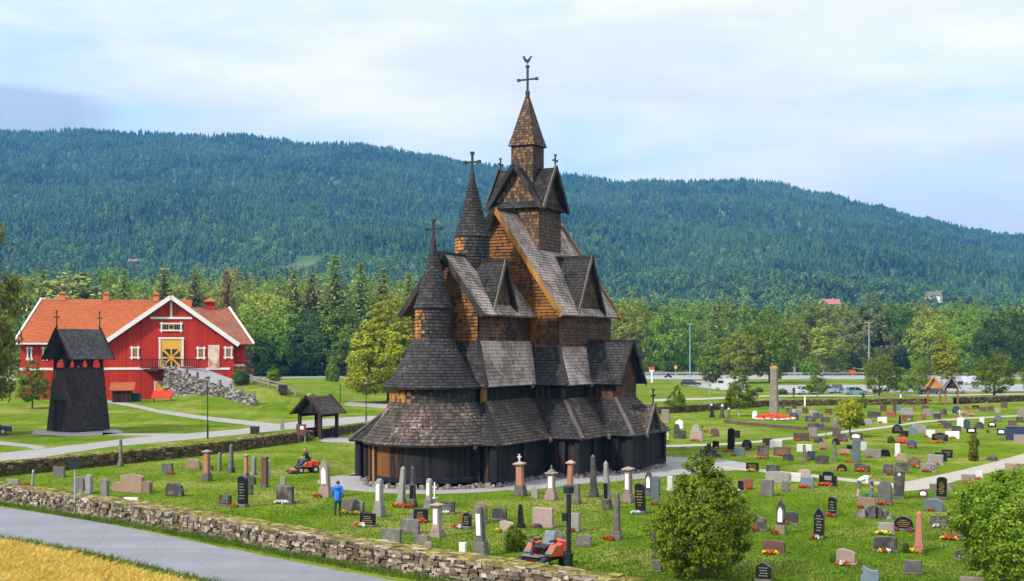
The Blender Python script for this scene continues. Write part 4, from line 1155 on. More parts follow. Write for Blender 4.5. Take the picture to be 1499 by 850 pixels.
mb = MB(); mb.beam((11.25, .3, 7.82), (7.62, 10.1, 13.2), .22, .2); mb.build('barge_board', M['white'], wr)
mb = MB(); mb.box((-15.5, 7.15, 7.8), (13.0, .1, .22)); mb.build('eaves_board', M['white'], lr)
for c, d in (((0, -.06, 12.6), (.28, .1, 2.4)), ((0, -.08, 11.35), (5.6, .1, .3)), ((-5.6, -.05, 4.35), (5.6, .1, .32)), ((6.3, -.05, 4.3), (3.3, .1, .3)), ((9.2, 1.15, 4.75), (1.4, .1, .3)), ((-14.8, 7.95, 4.2), (13.0, .1, .34))):
    mb = MB(); mb.box(c, d); B_('white_band', mb, M['white'])
def window(x, z, w, h, y=0, fill='yellow', wood='black'):
    mb = MB()
    for c, d in (((x - w / 2, y - .07, z), (.2, .12, h + .5)), ((x + w / 2, y - .07, z), (.2, .12, h + .5)), ((x, y - .07, z + h / 2), (w + .5, .125, .2)), ((x, y - .07, z - h / 2), (w + .5, .125, .2))): mb.box(c, d)
    f = B_('window', mb, M['white'])
    mb = MB(); mb.box((x, y - .02, z), (w, .05, h)); mb.build('shutter', M[fill], f)
    return f
M['shutter_brown'] = plain('brown_shutter', (.26, .12, .03), .6)
for x, z in ((-4.85, 6.55), (4.0, 6.5), (7.75, 6.55)):
    window(x, z, .85, 1.35, 0, 'shutter_brown')
f = window(0, 10.1, 2.6, .95)
mb = MB()
for x in (-1, 1):
    for k in range(3): mb.box((x * .82 + (k - 1) * .3, -.065, 10.1), (.24, .04, .78))
mb.tube([(0, -.05, 10.1), (0, -.09, 10.1)], .28, 12); mb.build('fretwork', M['black'], f)
for i in range(4): window(-20.0 + i * 2.1, 6.4, .5, 1.5, 8, 'dark_glass')
# yellow door
mb = MB()
for c, d in (((-1.55, -.08, 6.3), (.24, .14, 4.5)), ((1.55, -.08, 6.3), (.24, .14, 4.5)), ((0, -.08, 8.55), (3.5, .145, .24))): mb.box(c, d)
fr = B_('door_frame', mb, M['white'])
mb = MB(); mb.box((0, -.03, 6.3), (2.9, .06, 4.4)); dr = B_('door', mb, M['yellow'])
mb = MB()
for k in range(8):
    a0 = k * math.pi / 4 + .10; a1 = (k + 1) * math.pi / 4 - .10; L = lambda a: 1.25 / max(abs(math.cos(a)), abs(math.sin(a)))
    am = (a0 + a1) / 2
    mb.face([(.22 * math.cos(am), -.072, 5.85 + .22 * math.sin(am)), (L(a0) * math.cos(a0) * .95, -.072, 5.85 + L(a0) * .95 * math.sin(a0)), (L(am) * math.cos(am) * .95, -.072, 5.85 + L(am) * math.sin(am) * .95), (L(a1) * math.cos(a1) * .95, -.072, 5.85 + L(a1) * .95 * math.sin(a1))])
mb.build('door_panel', M['black'], dr)
mb = MB(); mb.box((-1.4, -.04, 1.2), (1.5, .06, 2.4)); d2 = B_('door', mb, M['yellow'])
mb = MB()
for c, d in (((-2.2, -.06, 1.2), (.2, .12, 2.6)), ((-1.4, -.06, 2.5), (1.8, .125, .2))): mb.box(c, d)
mb.build('door_frame', M['white'], d2)
for x, y, r in ((-16.6, 15.5, .62), (-10.4, 15.5, .62), (-3.2, 15.5, .66)):
    mb = MB(); mb.box((x, y, 14.7), (.8, .8, 1.0)); v = B_('roof_vent', mb, M['brick'])
    mb = MB(); mb.lathe((x, y, 15.15), [(r * 1.2, 0), (r * 1.2, .1), (.02, .45)], 4, a0=R(45)); mb.build('vent_cap', M['tile'], v)
mb = MB(); mb.box((4.9, 10.1, 13.3), (1.4, 1.4, 1.3)); v = B_('roof_vent', mb, M['barn_red'])
mb = MB(); mb.lathe((4.9, 10.1, 13.9), [(1.45, 0), (1.45, .14), (.02, .7)], 4, a0=R(45)); mb.build('vent_cap', M['tile'], v)
# hanging poster beside the small window (plain stand-in)
m, k, b = mat('poster_print', .6, .2)
n = k.noise(obj_co(k), .55, 2., .5)
k.put(b.inputs['Base Color'], k.ramp(n, [(.40, (.55, .52, .48)), (.52, (.60, .42, .30)), (.60, (.42, .12, .07)), (.70, (.50, .40, .34))]))
M['poster'] = m
mb = MB(); mb.box((5.75, -.12, 6.0), (1.55, .05, 3.2)); po = mb.build('poster', M['poster'], None, (-47.25, 180, 1.2)); po.rotation_euler[2] = R(11); tag(po, 'tall pale poster with faded red figure hung on the red barn wall', 'poster')
mb = MB()
for x in (-1, 1):
    for k_ in range(9): mb.box((x * 2.6 + (k_ - 4) * .3, -2.3, 4.95), (.1, .08, 1.2))
    mb.box((x * 2.6, -2.3, 5.6), (2.7, .12, .12)); mb.box((x * 2.6, -2.3, 4.5), (2.7, .12, .12))
M['dark_wood'] = board_mat('dark_wood', (.022, .010, .007), (.06, .03, .02), w=.2)
B_('railing', mb, M['dark_wood'])
mb = MB(); mb.box((-1.4, -1.3, 4.2), (4.4, 2.6, .22)); B_('landing', mb, M['dark_wood'])
# stone ramp
M['ramp_stone'] = stone_mat('ramp_stone', [(.2, (.04, .034, .03)), (.5, (.14, .122, .108)), (.9, (.34, .31, .28))], scale=1.5)
t = thing('stone_ramp', 'grey rubble ramp with upright edge stones leading up to the yellow barn door', 'ramp', (0, 0, 0))
n0, n1 = Vector((-47.2, 176.6, 0)), Vector((-33.2, 167.2, 0)); pd = Vector((.557, .83, 0)) * 6.0
def rtop(s_): return 5.95 * (1 - s_) ** 1.0 + 2.1 * s_ - .55 * math.sin(math.pi * s_) * .3
mb = MB(); N_ = 26
for i in range(N_):
    a, b = i / N_, (i + 1) / N_
    A, B = n0.lerp(n1, a), n0.lerp(n1, b)
    zA, zB = rtop(a) - .12 - 2.2 * sm(a, .5, 1), rtop(b) - .12 - 2.2 * sm(b, .5, 1)
    mb.hexa([(A.x, A.y, .5), (B.x, B.y, .5), (B.x + pd.x, B.y + pd.y, .5), (A.x + pd.x, A.y + pd.y, .5), (A.x, A.y, zA), (B.x, B.y, zB), (B.x + pd.x, B.y + pd.y, zB), (A.x + pd.x, A.y + pd.y, zA)])
mb.build('ramp_deck', M['pale_road'], t)
mb = MB(); d = (n1 - n0).normalized(); nn = Vector((d.y, -d.x, 0))
L = (n1 - n0).length; z = .7
while z < 6:
    hh = rnd.uniform(.18, .42); x = 0
    while x < L:
        w = rnd.uniform(.25, .75)
        if z + hh * .6 < rtop(min(1, (x + w / 2) / L)) + .1:
            c = n0 + d * (x + w / 2) + nn * rnd.uniform(.0, .16)
            mb.box((c.x, c.y, z + hh / 2), (w, .45, hh), rz=math.atan2(d.y, d.x) + rnd.uniform(-.1, .1), taper=.9, jit=.07)
        x += w * .95
    z += hh * .9
mb.build('stone_face', M['ramp_stone'], t)
for i in range(9):
    s_ = i / 8; c = n0.lerp(n1, s_)
    q = MB(); q.box((c.x, c.y, rtop(s_) + .3), (.42, .36, 1.0), taper=.7, rz=rnd.uniform(0, 2), jit=.06); q.build('edge_stone', M['ramp_stone'], t)
c0 = n0
mb = MB(); mb.beam((n0.x + .3, n0.y + .2, 5.4), (n0.x - 2.2, n0.y + 2.2, 5.4), 3.2, .25); mb.build('landing', M['dark_wood'], t)
# fence along the embankment
t = thing('rail_fence', 'weathered wooden fence stepping down the bank beside the stone ramp', 'fence', (0, 0, 0))
prev = None
M['old_wood'] = plain('grey_wood', (.20, .175, .15), .85, .3, 4.)
for X, Y in ((336, 549), (345, 552), (357, 557), (368, 560), (380, 563), (393, 566.5), (407, 570), (420, 574), (432, 579)):
    p = G(X, Y)
    q = MB(); q.box((p.x, p.y, p.z + .55), (.24, .24, 1.2), jit=.02); q.build('post', M['old_wood'], t)
    if prev is not None:
        for zz in (.45, .9):
            q = MB(); q.beam(prev + Vector((0, 0, zz)), p + Vector((0, 0, zz)), .08, .16); q.build('rail', M['old_wood'], t)
    prev = p

# small things at the barn foot
def at_px(X, Y): return G(X, Y)
p = at_px(178, 589)
t = thing('lean_to_shed', 'small red lean-to shed with orange roof against the barn wall', 'shed', p, R(11))
mb = MB(); mb.box((0, 1, .8), (2.4, 1.8, 1.7)); mb.build('body', M['dark_wood'], t)
mb = MB(); mb.shingles((-1.6, -.2, 1.6), (1.6, -.2, 1.6), (1.6, 2, 2.6), (-1.6, 2, 2.6), .3, .03, slab=.1); mb.build('roof', M['tile'], t)
p = at_px(199, 587.5)
mb = MB(); mb.box((0, 0, .55), (1.2, .9, .95), taper=1.06); t = thing('waste_bin', 'dark blue-green waste bin beside the red lean-to shed', 'bin', p)
M['bin'] = plain('bin_green', (.025, .06, .07), .4, .1); mb.build('body', M['bin'], t); mb = MB(); mb.box((0, 0, 1.08), (1.3, 1.0, .1)); mb.build('lid', M['bin'], t)
p = at_px(237, 588)
t = thing('red_bench', 'bright red wooden bench table below the barn balcony', 'bench', p)
M['red'] = plain('red_paint', (.55, .05, .02), .5, .12)
for nm, c, d in (('seat', (0, 0, .85), (2.6, .9, .14)), ('backrest', (0, .45, 1.15), (2.6, .1, .7)), ('leg', (-1.1, 0, .4), (.14, .8, .8)), ('leg', (1.1, 0, .4), (.14, .8, .8)), ('apron', (0, -.4, .62), (2.5, .08, .35))):
    mb = MB(); mb.box(c, d); mb.build(nm, M['red'], t)

# ------------------------------------------------------------------ bell tower
M['bell_l'] = shingle_mat('tower_boards', ((.014, .010, .009), (.036, .026, .022), (.09, .06, .045)), side_tint=(.085, .05, .034), w=.13)
bt = thing('bell_tower', 'black shingled wooden bell tower with open arches and gabled roof', 'bell tower', (-44.05, 131.9, ground(-44, 132)), R(-33.7), None, (.95, .95, 1))
h0, h1, zt = 2.3, 1.8, 6.45
mb = MB()
for A, B in (((-1, -1), (1, -1)), ((1, -1), (1, 1)), ((1, 1), (-1, 1)), ((-1, 1), (-1, -1))):
    mb.shingles((A[0] * h0, A[1] * h0, .1), (B[0] * h0, B[1] * h0, .1), (B[0] * h1, B[1] * h1, zt), (A[0] * h1, A[1] * h1, zt), .2, .02)
mb.build('shaft', M['bell_l'], bt)
mb = MB(); mb.box((0, 0, zt - .1), (3.7, 3.7, .2)); mb.build('belfry_floor', M['dark_board'], bt)
for k_ in range(4):
    c, s_ = round(math.cos(k_ * math.pi / 2)), round(math.sin(k_ * math.pi / 2))
    for i in range(3):
        x = -1.68 + i * 1.68
        q = MB(); q.beam((c * x + s_ * 1.68, s_ * x - c * 1.68, zt - .1), (c * x + s_ * 1.68, s_ * x - c * 1.68, 7.6), .24, .24); q.build('belfry_post', M['dark_board'], bt)
        if i < 2:
            for q0, q1 in ((0, .5), (1.68, 1.18)):
                w = MB(); w.beam((c * (x + q0) + s_ * 1.68, s_ * (x + q0) - c * 1.68, zt + .25), (c * (x + q1) + s_ * 1.68, s_ * (x + q1) - c * 1.68, 7.35), .10, .12); w.build('brace', M['dark_board'], bt)
    q = MB(); q.beam((c * -1.8 + s_ * 1.7, s_ * -1.8 - c * 1.7, 7.5), (c * 1.8 + s_ * 1.7, s_ * 1.8 - c * 1.7, 7.5), .26, .26); q.build('plate', M['dark_board'], bt)
mb = MB(); mb.shingles((2.3, -2.85, 7.3), (2.3, 2.85, 7.3), (0, 2.85, 10.35), (0, -2.85, 10.35), .22, .03, slab=.1); mb.shingles((-2.3, 2.85, 7.3), (-2.3, -2.85, 7.3), (0, -2.85, 10.35), (0, 2.85, 10.35), .22, .03, slab=.1)
M['bell_roof'] = shingle_mat('bell_roof_shingle', ((.03, .026, .025), (.075, .064, .06), (.16, .14, .13)), w=.14)
mb.build('roof', M['bell_roof'], bt)
for s_ in (-1, 1):
    for q_ in (-1, 1):
        q = MB(); q.beam((q_ * 2.37, s_ * 2.88, 7.22), (0, s_ * 2.88, 10.42), .08, .22); q.build('barge_board', M['dark_wood'], bt)
    q = MB(); q.face([(-1.75, s_ * 1.75, 7.5), (1.75, s_ * 1.75, 7.5), (.05, s_ * 1.75, 9.9), (-.05, s_ * 1.75, 9.9)]); q.build('gable_wall', M['dark_board'], bt)
    cross('cross', 0, s_ * 2.75, 10.3, 12.1, .34, 11.5, .08, 'x', bt, M['dark_wood'])
mb = MB(); mb.box((-.5, -2.2, 1.6), (1.15, .36, 3.1)); dd = mb.build('door', M['dark_board'], bt)
mb = MB(); mb.box((-.5, -2.25, 3.2), (1.5, .6, .14)); mb.build('door_hood', M['dark_board'], dd)
for s_ in (0,):
    q = MB(); q.lathe((0, 0, 6.6), [(.45, 0), (.4, .1), (.28, .5), (.2, .7), (.02, .78)], 14); q.build('bell', plain('bronze', (.12, .09, .05), .4, metal=.7), bt)

# ------------------------------------------------------------------ roofed gate by the path
lg = thing('roofed_gate', 'small black wooden gate with shingled gable roof at the mossy wall', 'gate', G(466, 641), R(-26))
def gate_posts(t, hx, hy, zt_, mt, w=.26):
    for sx in (-1, 1):
        for sy in (-1, 1):
            q = MB(); q.box((sx * hx, sy * hy, zt_ / 2), (w, w, zt_)); q.build('post', mt, t)
gate_posts(lg, 1.15, 1.35, 2.55, M['dark_wood'])
mb = MB(); gable_x(mb, 0, 1.75, 2.35, 3.95, -1.95, 1.95, 0, .1, .22); mb.build('roof', M['roof_mid'], lg)
for s_ in (-1, 1):
    q = MB(); q.face([(-1.3, s_ * 1.5, 2.4), (1.3, s_ * 1.5, 2.4), (0, s_ * 1.5, 3.75)]); q.build('gable_wall', M['tar_post'], lg)
    for z_, h_ in ((.5, .85), (2.2, .3)):
        q = MB(); q.box((s_ * 1.15, 0, z_), (.1, 2.5, h_)); q.build('side_panel', M['tar_wall'], lg)
    for q_ in (-1, 1):
        q = MB(); q.beam((q_ * 1.82, s_ * 1.98, 2.28), (0, s_ * 1.98, 4.02), .06, .18); q.build('barge_board', M['dark_wood'], lg)
# information board
M['maroon'] = plain('maroon_board', (.09, .025, .022), .6)
ib = thing('notice_board', 'brown notice board on two posts beside the small roofed gate', 'notice board', G(441, 648), R(-20))
mb = MB(); mb.box((0, 0, 1.15), (.95, .1, 1.0)); bd = mb.build('board', M['maroon'], ib); 
for s_ in (-1, 1): mb = MB(); mb.box((s_ * .33, .08, .45), (.1, .1, .9)); mb.build('post', M['old_wood'], ib)
mb = MB(); mb.box((.1, -.06, 1.35), (.35, .03, .3)); mb.build('notice', M['white'], bd)
for X, Y, lab, h_ in ((373, 634.5, 'squat black litter bin on the grey path behind the mossy wall', .62), (413.5, 575, 'dark litter bin at the lower end of the bank fence', 1.0)):
    t = thing('litter_bin', lab, 'bin', G(X, Y)); w_ = .75 if h_ < .9 else .85
    mb = MB(); mb.box((0, 0, h_ / 2), (w_, w_, h_), taper=1.05); mb.build('body', M['black'], t); mb = MB(); mb.box((0, 0, h_ + .05), (w_ * 1.12, w_ * 1.12, .08)); mb.build('lid', M['black'], t)
t = thing('stone_post', 'old grey stone post on the path behind the mossy wall', 'post', G(413, 629)); mb = MB(); mb.box((0, 0, .55), (.36, .3, 1.15), taper=.8, jit=.02); mb.build('shaft', M['old_wood'], t)

# ------------------------------------------------------------------ double gabled gate on the far side
dg = thing('double_gate', 'open gate with two small brown gabled roofs on posts at the far wall', 'gate', G(1380, 591.5), R(-18))
M['red_post'] = plain('red_brown_wood', (.20, .06, .028), .7, .2)
M['gable_wood'] = plain('orange_wood', (.42, .17, .04), .7, .2)
for i, xc in enumerate((-1.25, 1.25)):
    mb = MB(); gable_x(mb, xc, 1.3, 2.35, 4.15, -1.7, 1.7, 0, .08, .3); mb.build('roof', M['roof_dark'], dg)
    q = MB(); q.face([(xc - 1.0, -1.35, 2.4), (xc + 1.0, -1.35, 2.4), (xc, -1.35, 3.95)]); q.build('gable_wall', M['gable_wood'] if i == 0 else M['dark_wood'], dg)
    for q_ in (-1, 1):
        q = MB(); q.beam((xc + q_ * 1.36, -1.75, 2.3), (xc, -1.75, 4.25), .08, .22); q.build('barge_board', M['gable_wood'] if i == 0 else M['pale_board'], dg)
    for sx in (-.85, .85):
        for sy in (-1.2, 1.2):
            q = MB(); q.box((xc + sx, sy, 1.2), (.24, .24, 2.5)); q.build('post', M['red_post'], dg)
for sx in (-1, 1):
    q = MB(); q.box((sx * .25, -1.1, .6), (.06, .06, 1.0)); q.box((sx * .6, -1.1, .95), (.9, .06, .08)); q.box((sx * .6, -1.1, .35), (.9, .06, .08)); q.build('gate_leaf', M['old_wood'], dg)

# ------------------------------------------------------------------ lamps, signs, masts
M['steel'] = plain('galvanised_steel', (.42, .44, .45), .4, .1, metal=.5)
M['teal_pole'] = plain('teal_pole', (.14, .30, .28), .5, .1)
M['lamp_black'] = plain('lamp_black', (.010, .016, .018), .35, .1)
M['glass'] = plain('lamp_glass', (.55, .55, .52), .2, .05)
def park_lamp(X, Yb, Yt, label, thick=.06, base=.1, head=True, mt='lamp_black'):
    p = G(X, Yb); H = CAMH + (HY - Yt) * p.y / F_PX - p.z
    t = thing('lamp_post', label, 'lamp post', p)
    q = MB(); q.tube([(0, 0, 0), (0, 0, H * .22)], base, 12); q.build('base', M[mt], t)
    q = MB(); q.tube([(0, 0, H * .2), (0, 0, H - .35)], thick, 12); q.build('pole', M[mt], t)
    if head:
        q = MB(); q.lathe((0, 0, H - .36), [(.10, 0), (.16, .05), (.2, .22)], 14); h_ = q.build('lamp_glass', M['glass'], t)
        q = MB(); q.lathe((0, 0, H - .15), [(.27, 0), (.27, .06), (.2, .13), (.02, .16)], 14); q.build('lamp_cap', M[mt], t)
    return t, H
t, H = park_lamp(832.5, 838, 710, 'thick black lamp post with wide hood beside the riderless orange mower', .09, .165, False)
q = MB(); q.tube([(0, 0, H - .30), (0, 0, H - .26), (0, 0, H - .05), (0, 0, H)], [.18, .205, .205, .17], 16); q.build('lamp_hood', M['lamp_black'], t)
q = MB(); q.box((-.18, -.06, H * .64), (.16, .16, .3)); q.build('control_box', M['lamp_black'], t)
park_lamp(304, 642, 551, 'slender black lamp post on the lawn in front of the stone ramp', .05, .085)
park_lamp(536, 617, 557, 'thin dark lamp post under the crown of the big yellow-green tree', .05, .08)
park_lamp(498, 590, 558, 'short dark post on the lawn beside the big yellow-green tree', .06, .08, False)
park_lamp(1038.5, 597, 561, 'green lamp post on the lawn in front of the white van', .06, .09, True, 'teal_pole')
def mast(X, Yb, Yt, label, mt, lamp=True):
    p = G(X, Yb); H = CAMH + (HY - Yt) * p.y / F_PX - p.z
    t = thing('road_lamp', label, 'street lamp', p)
    q = MB(); q.tube([(0, 0, 0), (0, 0, H)], [.2, .12], 10); q.build('pole', M[mt], t)
    if lamp: q = MB(); q.beam((-.9, 0, H), (.9, 0, H), .3, .16); q.build('lamp_head', M['steel'], t)
mast(1010, 552, 474, 'tall teal road lamp between the church and the orange cottage', 'teal_pole')
mast(1272, 551, 472, 'tall grey road lamp in front of the grey-green poplar', 'steel')
# round sign seen from the back
p = G(111, 752)
t = thing('round_sign', 'round traffic sign seen from its dark back on a steel pole at the near wall', 'traffic sign', p + Vector((0, -.15, 0)))
Hs = CAMH + (HY - 677) * p.y / F_PX
q = MB(); q.tube([(0, 0, 0), (0, 0, Hs + .25)], .035, 10); q.build('pole', M['steel'], t)
q = MB(); q.tube([(0, -.045, Hs), (0, -.075, Hs)], .32, 32); q.build('sign_plate', M['lamp_black'], t)
def road_sign(X, Yb, Yt, w, label, col, legs=2, hfrac=.35):
    p = G(X, Yb); H = CAMH + (HY - Yt) * p.y / F_PX - p.z
    t = thing('road_sign', label, 'road sign', p)
    for s_ in ((-.3, .3) if legs == 2 else (0,)): q = MB(); q.box((s_ * w, 0, H / 2), (.14, .14, H)); q.build('post', M['steel'], t)
    q = MB(); q.box((0, -.12, H * (1 - hfrac / 2)), (w, .08, H * hfrac)); q.build('sign_plate', M[col], t)
    return t, H
t, H = road_sign(954, 560, 537, 1.2, 'white and red road sign on a thick white post beyond the church', 'white', 1, .3)
q = MB(); q.box((0, -.2, H * .92), (1.1, .06, H * .16)); q.build('red_panel', M['red'], t); q = MB(); q.box((0, 0, H * .4), (.45, .3, H * .8)); q.build('pillar', M['white'], t)
road_sign(989, 550, 535, .8, 'small yellowish sign behind the guard rail next to the motorcyclist', 'yellow', 1, .3)
road_sign(1247.5, 550, 541.5, 1.9, 'red sign board behind the guard rail at the poplar', 'red', 1, .55)
road_sign(1232, 549, 543, .5, 'small white marker sign behind the guard rail near the red sign board', 'white', 1, .6)
t = thing('guard_rail', 'long pale steel guard rail along the main road', 'guard rail', (0, 0, 0))
for (X0, X1) in ((380, 520), (930, 1095), (1140, 1310)):
    a, b = G(X0, 549.6), G(X1, 548.6)
    q = MB(); q.beam(a + Vector((0, 0, .75)), b + Vector((0, 0, .75)), .1, .4); q.build('rail', M['steel'], t)
    for i in range(12):
        c = a.lerp(b, i / 11); q = MB(); q.box((c.x, c.y, .35), (.14, .14, .8)); q.build('post', M['steel'], t)
for X in (1177, 1317):
    p = G(X, 594 if X < 1200 else 591); t = thing('wall_post', 'white post against the far wall behind the golden tree' if X > 1200 else 'white post against the far wall below the young conical tree', 'post', p + Vector((0, -.5, 0)))
    q = MB(); q.box((0, 0, .75), (.2, .2, 1.5)); q.build('shaft', M['white'], t)

# ------------------------------------------------------------------ vehicles
def car_paint(name, col): return plain(name, col, .25, .04, spec=.6)
M['tyre'] = plain('tyre_rubber', (.015, .015, .016), .8)
def car(X, Yb, L, H, label, col, yaw, van=False, lights=True):
    p = G(X, Yb); W = L * .4 if not van else L * .38
    t = thing('parked_car' if not van else 'parked_van', label, 'car' if not van else 'van', p, yaw)
    pm = car_paint('car_paint', col)
    if van: low = [(-.5, .18), (.5, .18), (.5, .5), (.46, .55), (.36, .62), (.30, 1.0), (-.49, 1.0), (-.5, .9)]
    else: low = [(-.5, .2), (.5, .2), (.5, .45), (.47, .54), (.25, .60), (-.45, .62), (-.5, .55)]
    q = MB(); q.prism([(a * L, b_ * H) for a, b_ in low], (0, W / 2, 0), (1, 0, 0), (0, 0, 1), W); body = q.build('body', pm, t)
    if not van:
        q = MB(); z0, z1 = H * .6, H
        q.hexa([(-.44 * L, -W * .48, z0), (.26 * L, -W * .48, z0), (.26 * L, W * .48, z0), (-.44 * L, W * .48, z0), (-.34 * L, -W * .38, z1), (.06 * L, -W * .38, z1), (.06 * L, W * .38, z1), (-.34 * L, W * .38, z1)]); q.build('windows', M['dark_glass'], t)
        q = MB(); q.box((-.14 * L, 0, z1 + .015), (.42 * L, W * .78, .05)); q.build('roof', pm, t)
        for sy in (-1, 1):
            for xa, xb in ((.26, .06), (-.44, -.34), (-.1, -.1)):
                q = MB(); q.beam((xa * L, sy * W * .485, z0), (xb * L, sy * W * .39, z1), .07, .07); q.build('pillar', pm, t)
    else:
        for sy in (-1, 1):
            q = MB(); q.box((.2 * L, sy * (W / 2 + .01), H * .76), (.2 * L, .02, H * .24)); q.build('window', M['dark_glass'], t)
        q = MB(); q.hexa([(.362 * L, -W * .44, H * .63), (.372 * L, -W * .44, H * .63), (.372 * L, W * .44, H * .63), (.362 * L, W * .44, H * .63), (.308 * L, -W * .42, H * .96), (.318 * L, -W * .42, H * .96), (.318 * L, W * .42, H * .96), (.308 * L, W * .42, H * .96)]); q.build('windscreen', M['dark_glass'], t)
    for sx in (-.31, .31):
        for sy in (-1, 1):
            q = MB(); q.tube([(sx * L, sy * W * .40, .32), (sx * L, sy * W * .51, .32)], .32, 14); wq = q.build('wheel', M['tyre'], t)
            q = MB(); q.tube([(sx * L, sy * W * .5, .32), (sx * L, sy * W * .52, .32)], .18, 10); q.build('rim', M['steel'], wq)
    for sy in (-1, 1):
        q = MB(); q.box((-.5 * L - .01, sy * W * .42, H * .5), (.04, W * .14, H * .14)); q.build('tail_light', M['red'], t)
        q = MB(); q.box((.5 * L, sy * W * .4, H * .44), (.04, W * .16, H * .1)); q.build('headlight', M['glass'], t)
    return t
car(1183, 577, 4.3, 1.5, 'white car with blue-tinted windows parked behind the young conical tree', (.42, .46, .50), R(12))
car(1210, 575.5, 4.2, 1.5, 'light blue car parked between white car and dark blue car', (.25, .40, .58), R(12))
car(1226, 574.5, 4.0, 1.5, 'dark blue car with red tail lights parked in the far car park', (.03, .05, .14), R(62))
car(1253, 577.5, 4.2, 1.35, 'pale turquoise car half hidden by the far wall near the cypress', (.16, .30, .34), R(6))
car(1011, 565, 4.4, 1.45, 'low dark blue car on the lawn parking nearest the church', (.02, .025, .06), R(-4))
car(1043, 558, 4.6, 1.6, 'dark car parked just behind the white van', (.02, .025, .035), R(4))
car(1063, 571.5, 5.4, 2.3, 'white camper van parked beside the pale birch', (.46, .46, .46), R(172), True)
car(1362, 577, 4.3, 1.5, 'dark teal car seen through the posts of the double gate', (.02, .06, .09), R(172))
car(1393, 576, 5.6, 2.6, 'white delivery van with blue stripe behind the double gate', (.46, .47, .50), R(12), True)
car(1425, 563, 5.0, 2.0, 'white van parked at the road beside the broad bright tree', (.42, .44, .48), R(-20), True)
car(1333, 571, 4.3, 1.5, 'silver car parked between the young trees before the double gate', (.30, .32, .34), R(8))
car(-17, 636, 4.3, 1.5, 'dark green car cut off by the picture edge beside the bell tower', (.012, .035, .03), R(20))

# ------------------------------------------------------------------ houses
def house(pos, w, d, hw, hr, wall, roof, label, yaw=0, cat='house'):
    t = thing('house', label, cat, pos, yaw)
    q = MB(); q.box((0, 0, hw / 2 - 1), (w, d, hw + 2)); q.face([(-w / 2, -d / 2, hw), (-w / 2, d / 2, hw), (-w / 2, 0, hr)]); q.face([(w / 2, d / 2, hw), (w / 2, -d / 2, hw), (w / 2, 0, hr)]); wl = q.build('wall', wall, t)
    q = MB(); gable_y(q, 0, d / 2 + .6, hw - .3, hr + .15, -w / 2 - .6, w / 2 + .6, 0, .25, .5); rf = q.build('roof', roof, t)
    q = MB(); q.box((w * .2, .5, hr + .3), (.9, .9, 1.6)); q.build('chimney', M['brick'], rf)
    for i in range(3):
        q = MB(); q.box((-w * .3 + i * w * .3, -d / 2 - .03, hw * .55), (w * .1, .06, hw * .32)); f_ = q.build('window', M['white'], t)
        q = MB(); q.box((-w * .3 + i * w * .3, -d / 2 - .07, hw * .55), (w * .075, .05, hw * .26)); q.build('pane', M['dark_glass'], f_)
def on_hill(X, Y):
    dx, dz = (X - CX) / F_PX, (HY - Y) / F_PX
    y = 640.
    while y < 2400 and CAMH + dz * y > hill(dx * y, y): y += 2
    return Vector((dx * y, y, hill(dx * y, y)))
M['pink_roof'] = plain('pale_red_roof', (.34, .13, .10), .8); M['cream'] = plain('cream_wall', (.72, .66, .58), .8, .1)
house(on_hill(1214, 454), 14, 8, 4.5, 8, M['cream'], M['pink_roof'], 'pale house with red roof above the roadside treetops', R(6))
house(on_hill(1367, 441), 12, 8, 4.5, 8, M['cream'], M['pale_board'], 'cream house with grey roof alone on the lower hillside', R(-35))
house(on_hill(196, 394), 9, 8, 5, 9, M['cream'], M['pink_roof'], 'tiny red-roofed house in the forest above the barn', R(10))
house(Vector(((1061 - CX) / F_PX * 430, 430, 0)), 8, 7, 3.4, 7.4, M['gable_wood'], M['tile_old'], 'orange cottage with brown roof half hidden by roadside trees', R(50), 'cottage')
# ------------------------------------------------------------------ gravestones
def granite(name, col, rough=.55, var=.3, lich=None, fine=45.):
    m, k, b = mat(name, rough, .4)
    co = obj_co(k); oi = k.new('ShaderNodeObjectInfo')
    ov = k.new('ShaderNodeVectorMath', operation='ADD'); k.l.new(co, ov.inputs[0])
    cb = k.new('ShaderNodeCombineXYZ'); k.l.new(k.math('MULTIPLY', oi.outputs['Random'], 50.), cb.inputs[0]); k.l.new(cb.outputs[0], ov.inputs[1])
    f = k.noise(ov.outputs[0], 3.2, 6., .7); g_ = k.noise(ov.outputs[0], fine, 2., .6)
    t = k.math('ADD', k.math('MULTIPLY', f, .6), k.math('MULTIPLY', g_, .4))
    c = k.ramp(t, [(.3, tuple(x * (1 - var) for x in col)), (.7, tuple(min(.9, x * (1 + var)) for x in col))])
    if lich:
        l = k.noise(ov.outputs[0], 1.9, 6., .75)
        c = k.mix(k.ramp(l, [(.49, 0.), (.62, .85)]), c, lich)
    hs = k.new('ShaderNodeHueSaturation'); k.l.new(c, hs.inputs['Color']); k.put(hs.inputs['Value'], k.math('ADD', k.math('MULTIPLY', oi.outputs['Random'], .5), .75))
    k.put(b.inputs['Base Color'], hs.outputs[0]); k.put(b.inputs['Normal'], k.bump(t, .3, .01))
    return m
LICH = (.17, .15, .10)
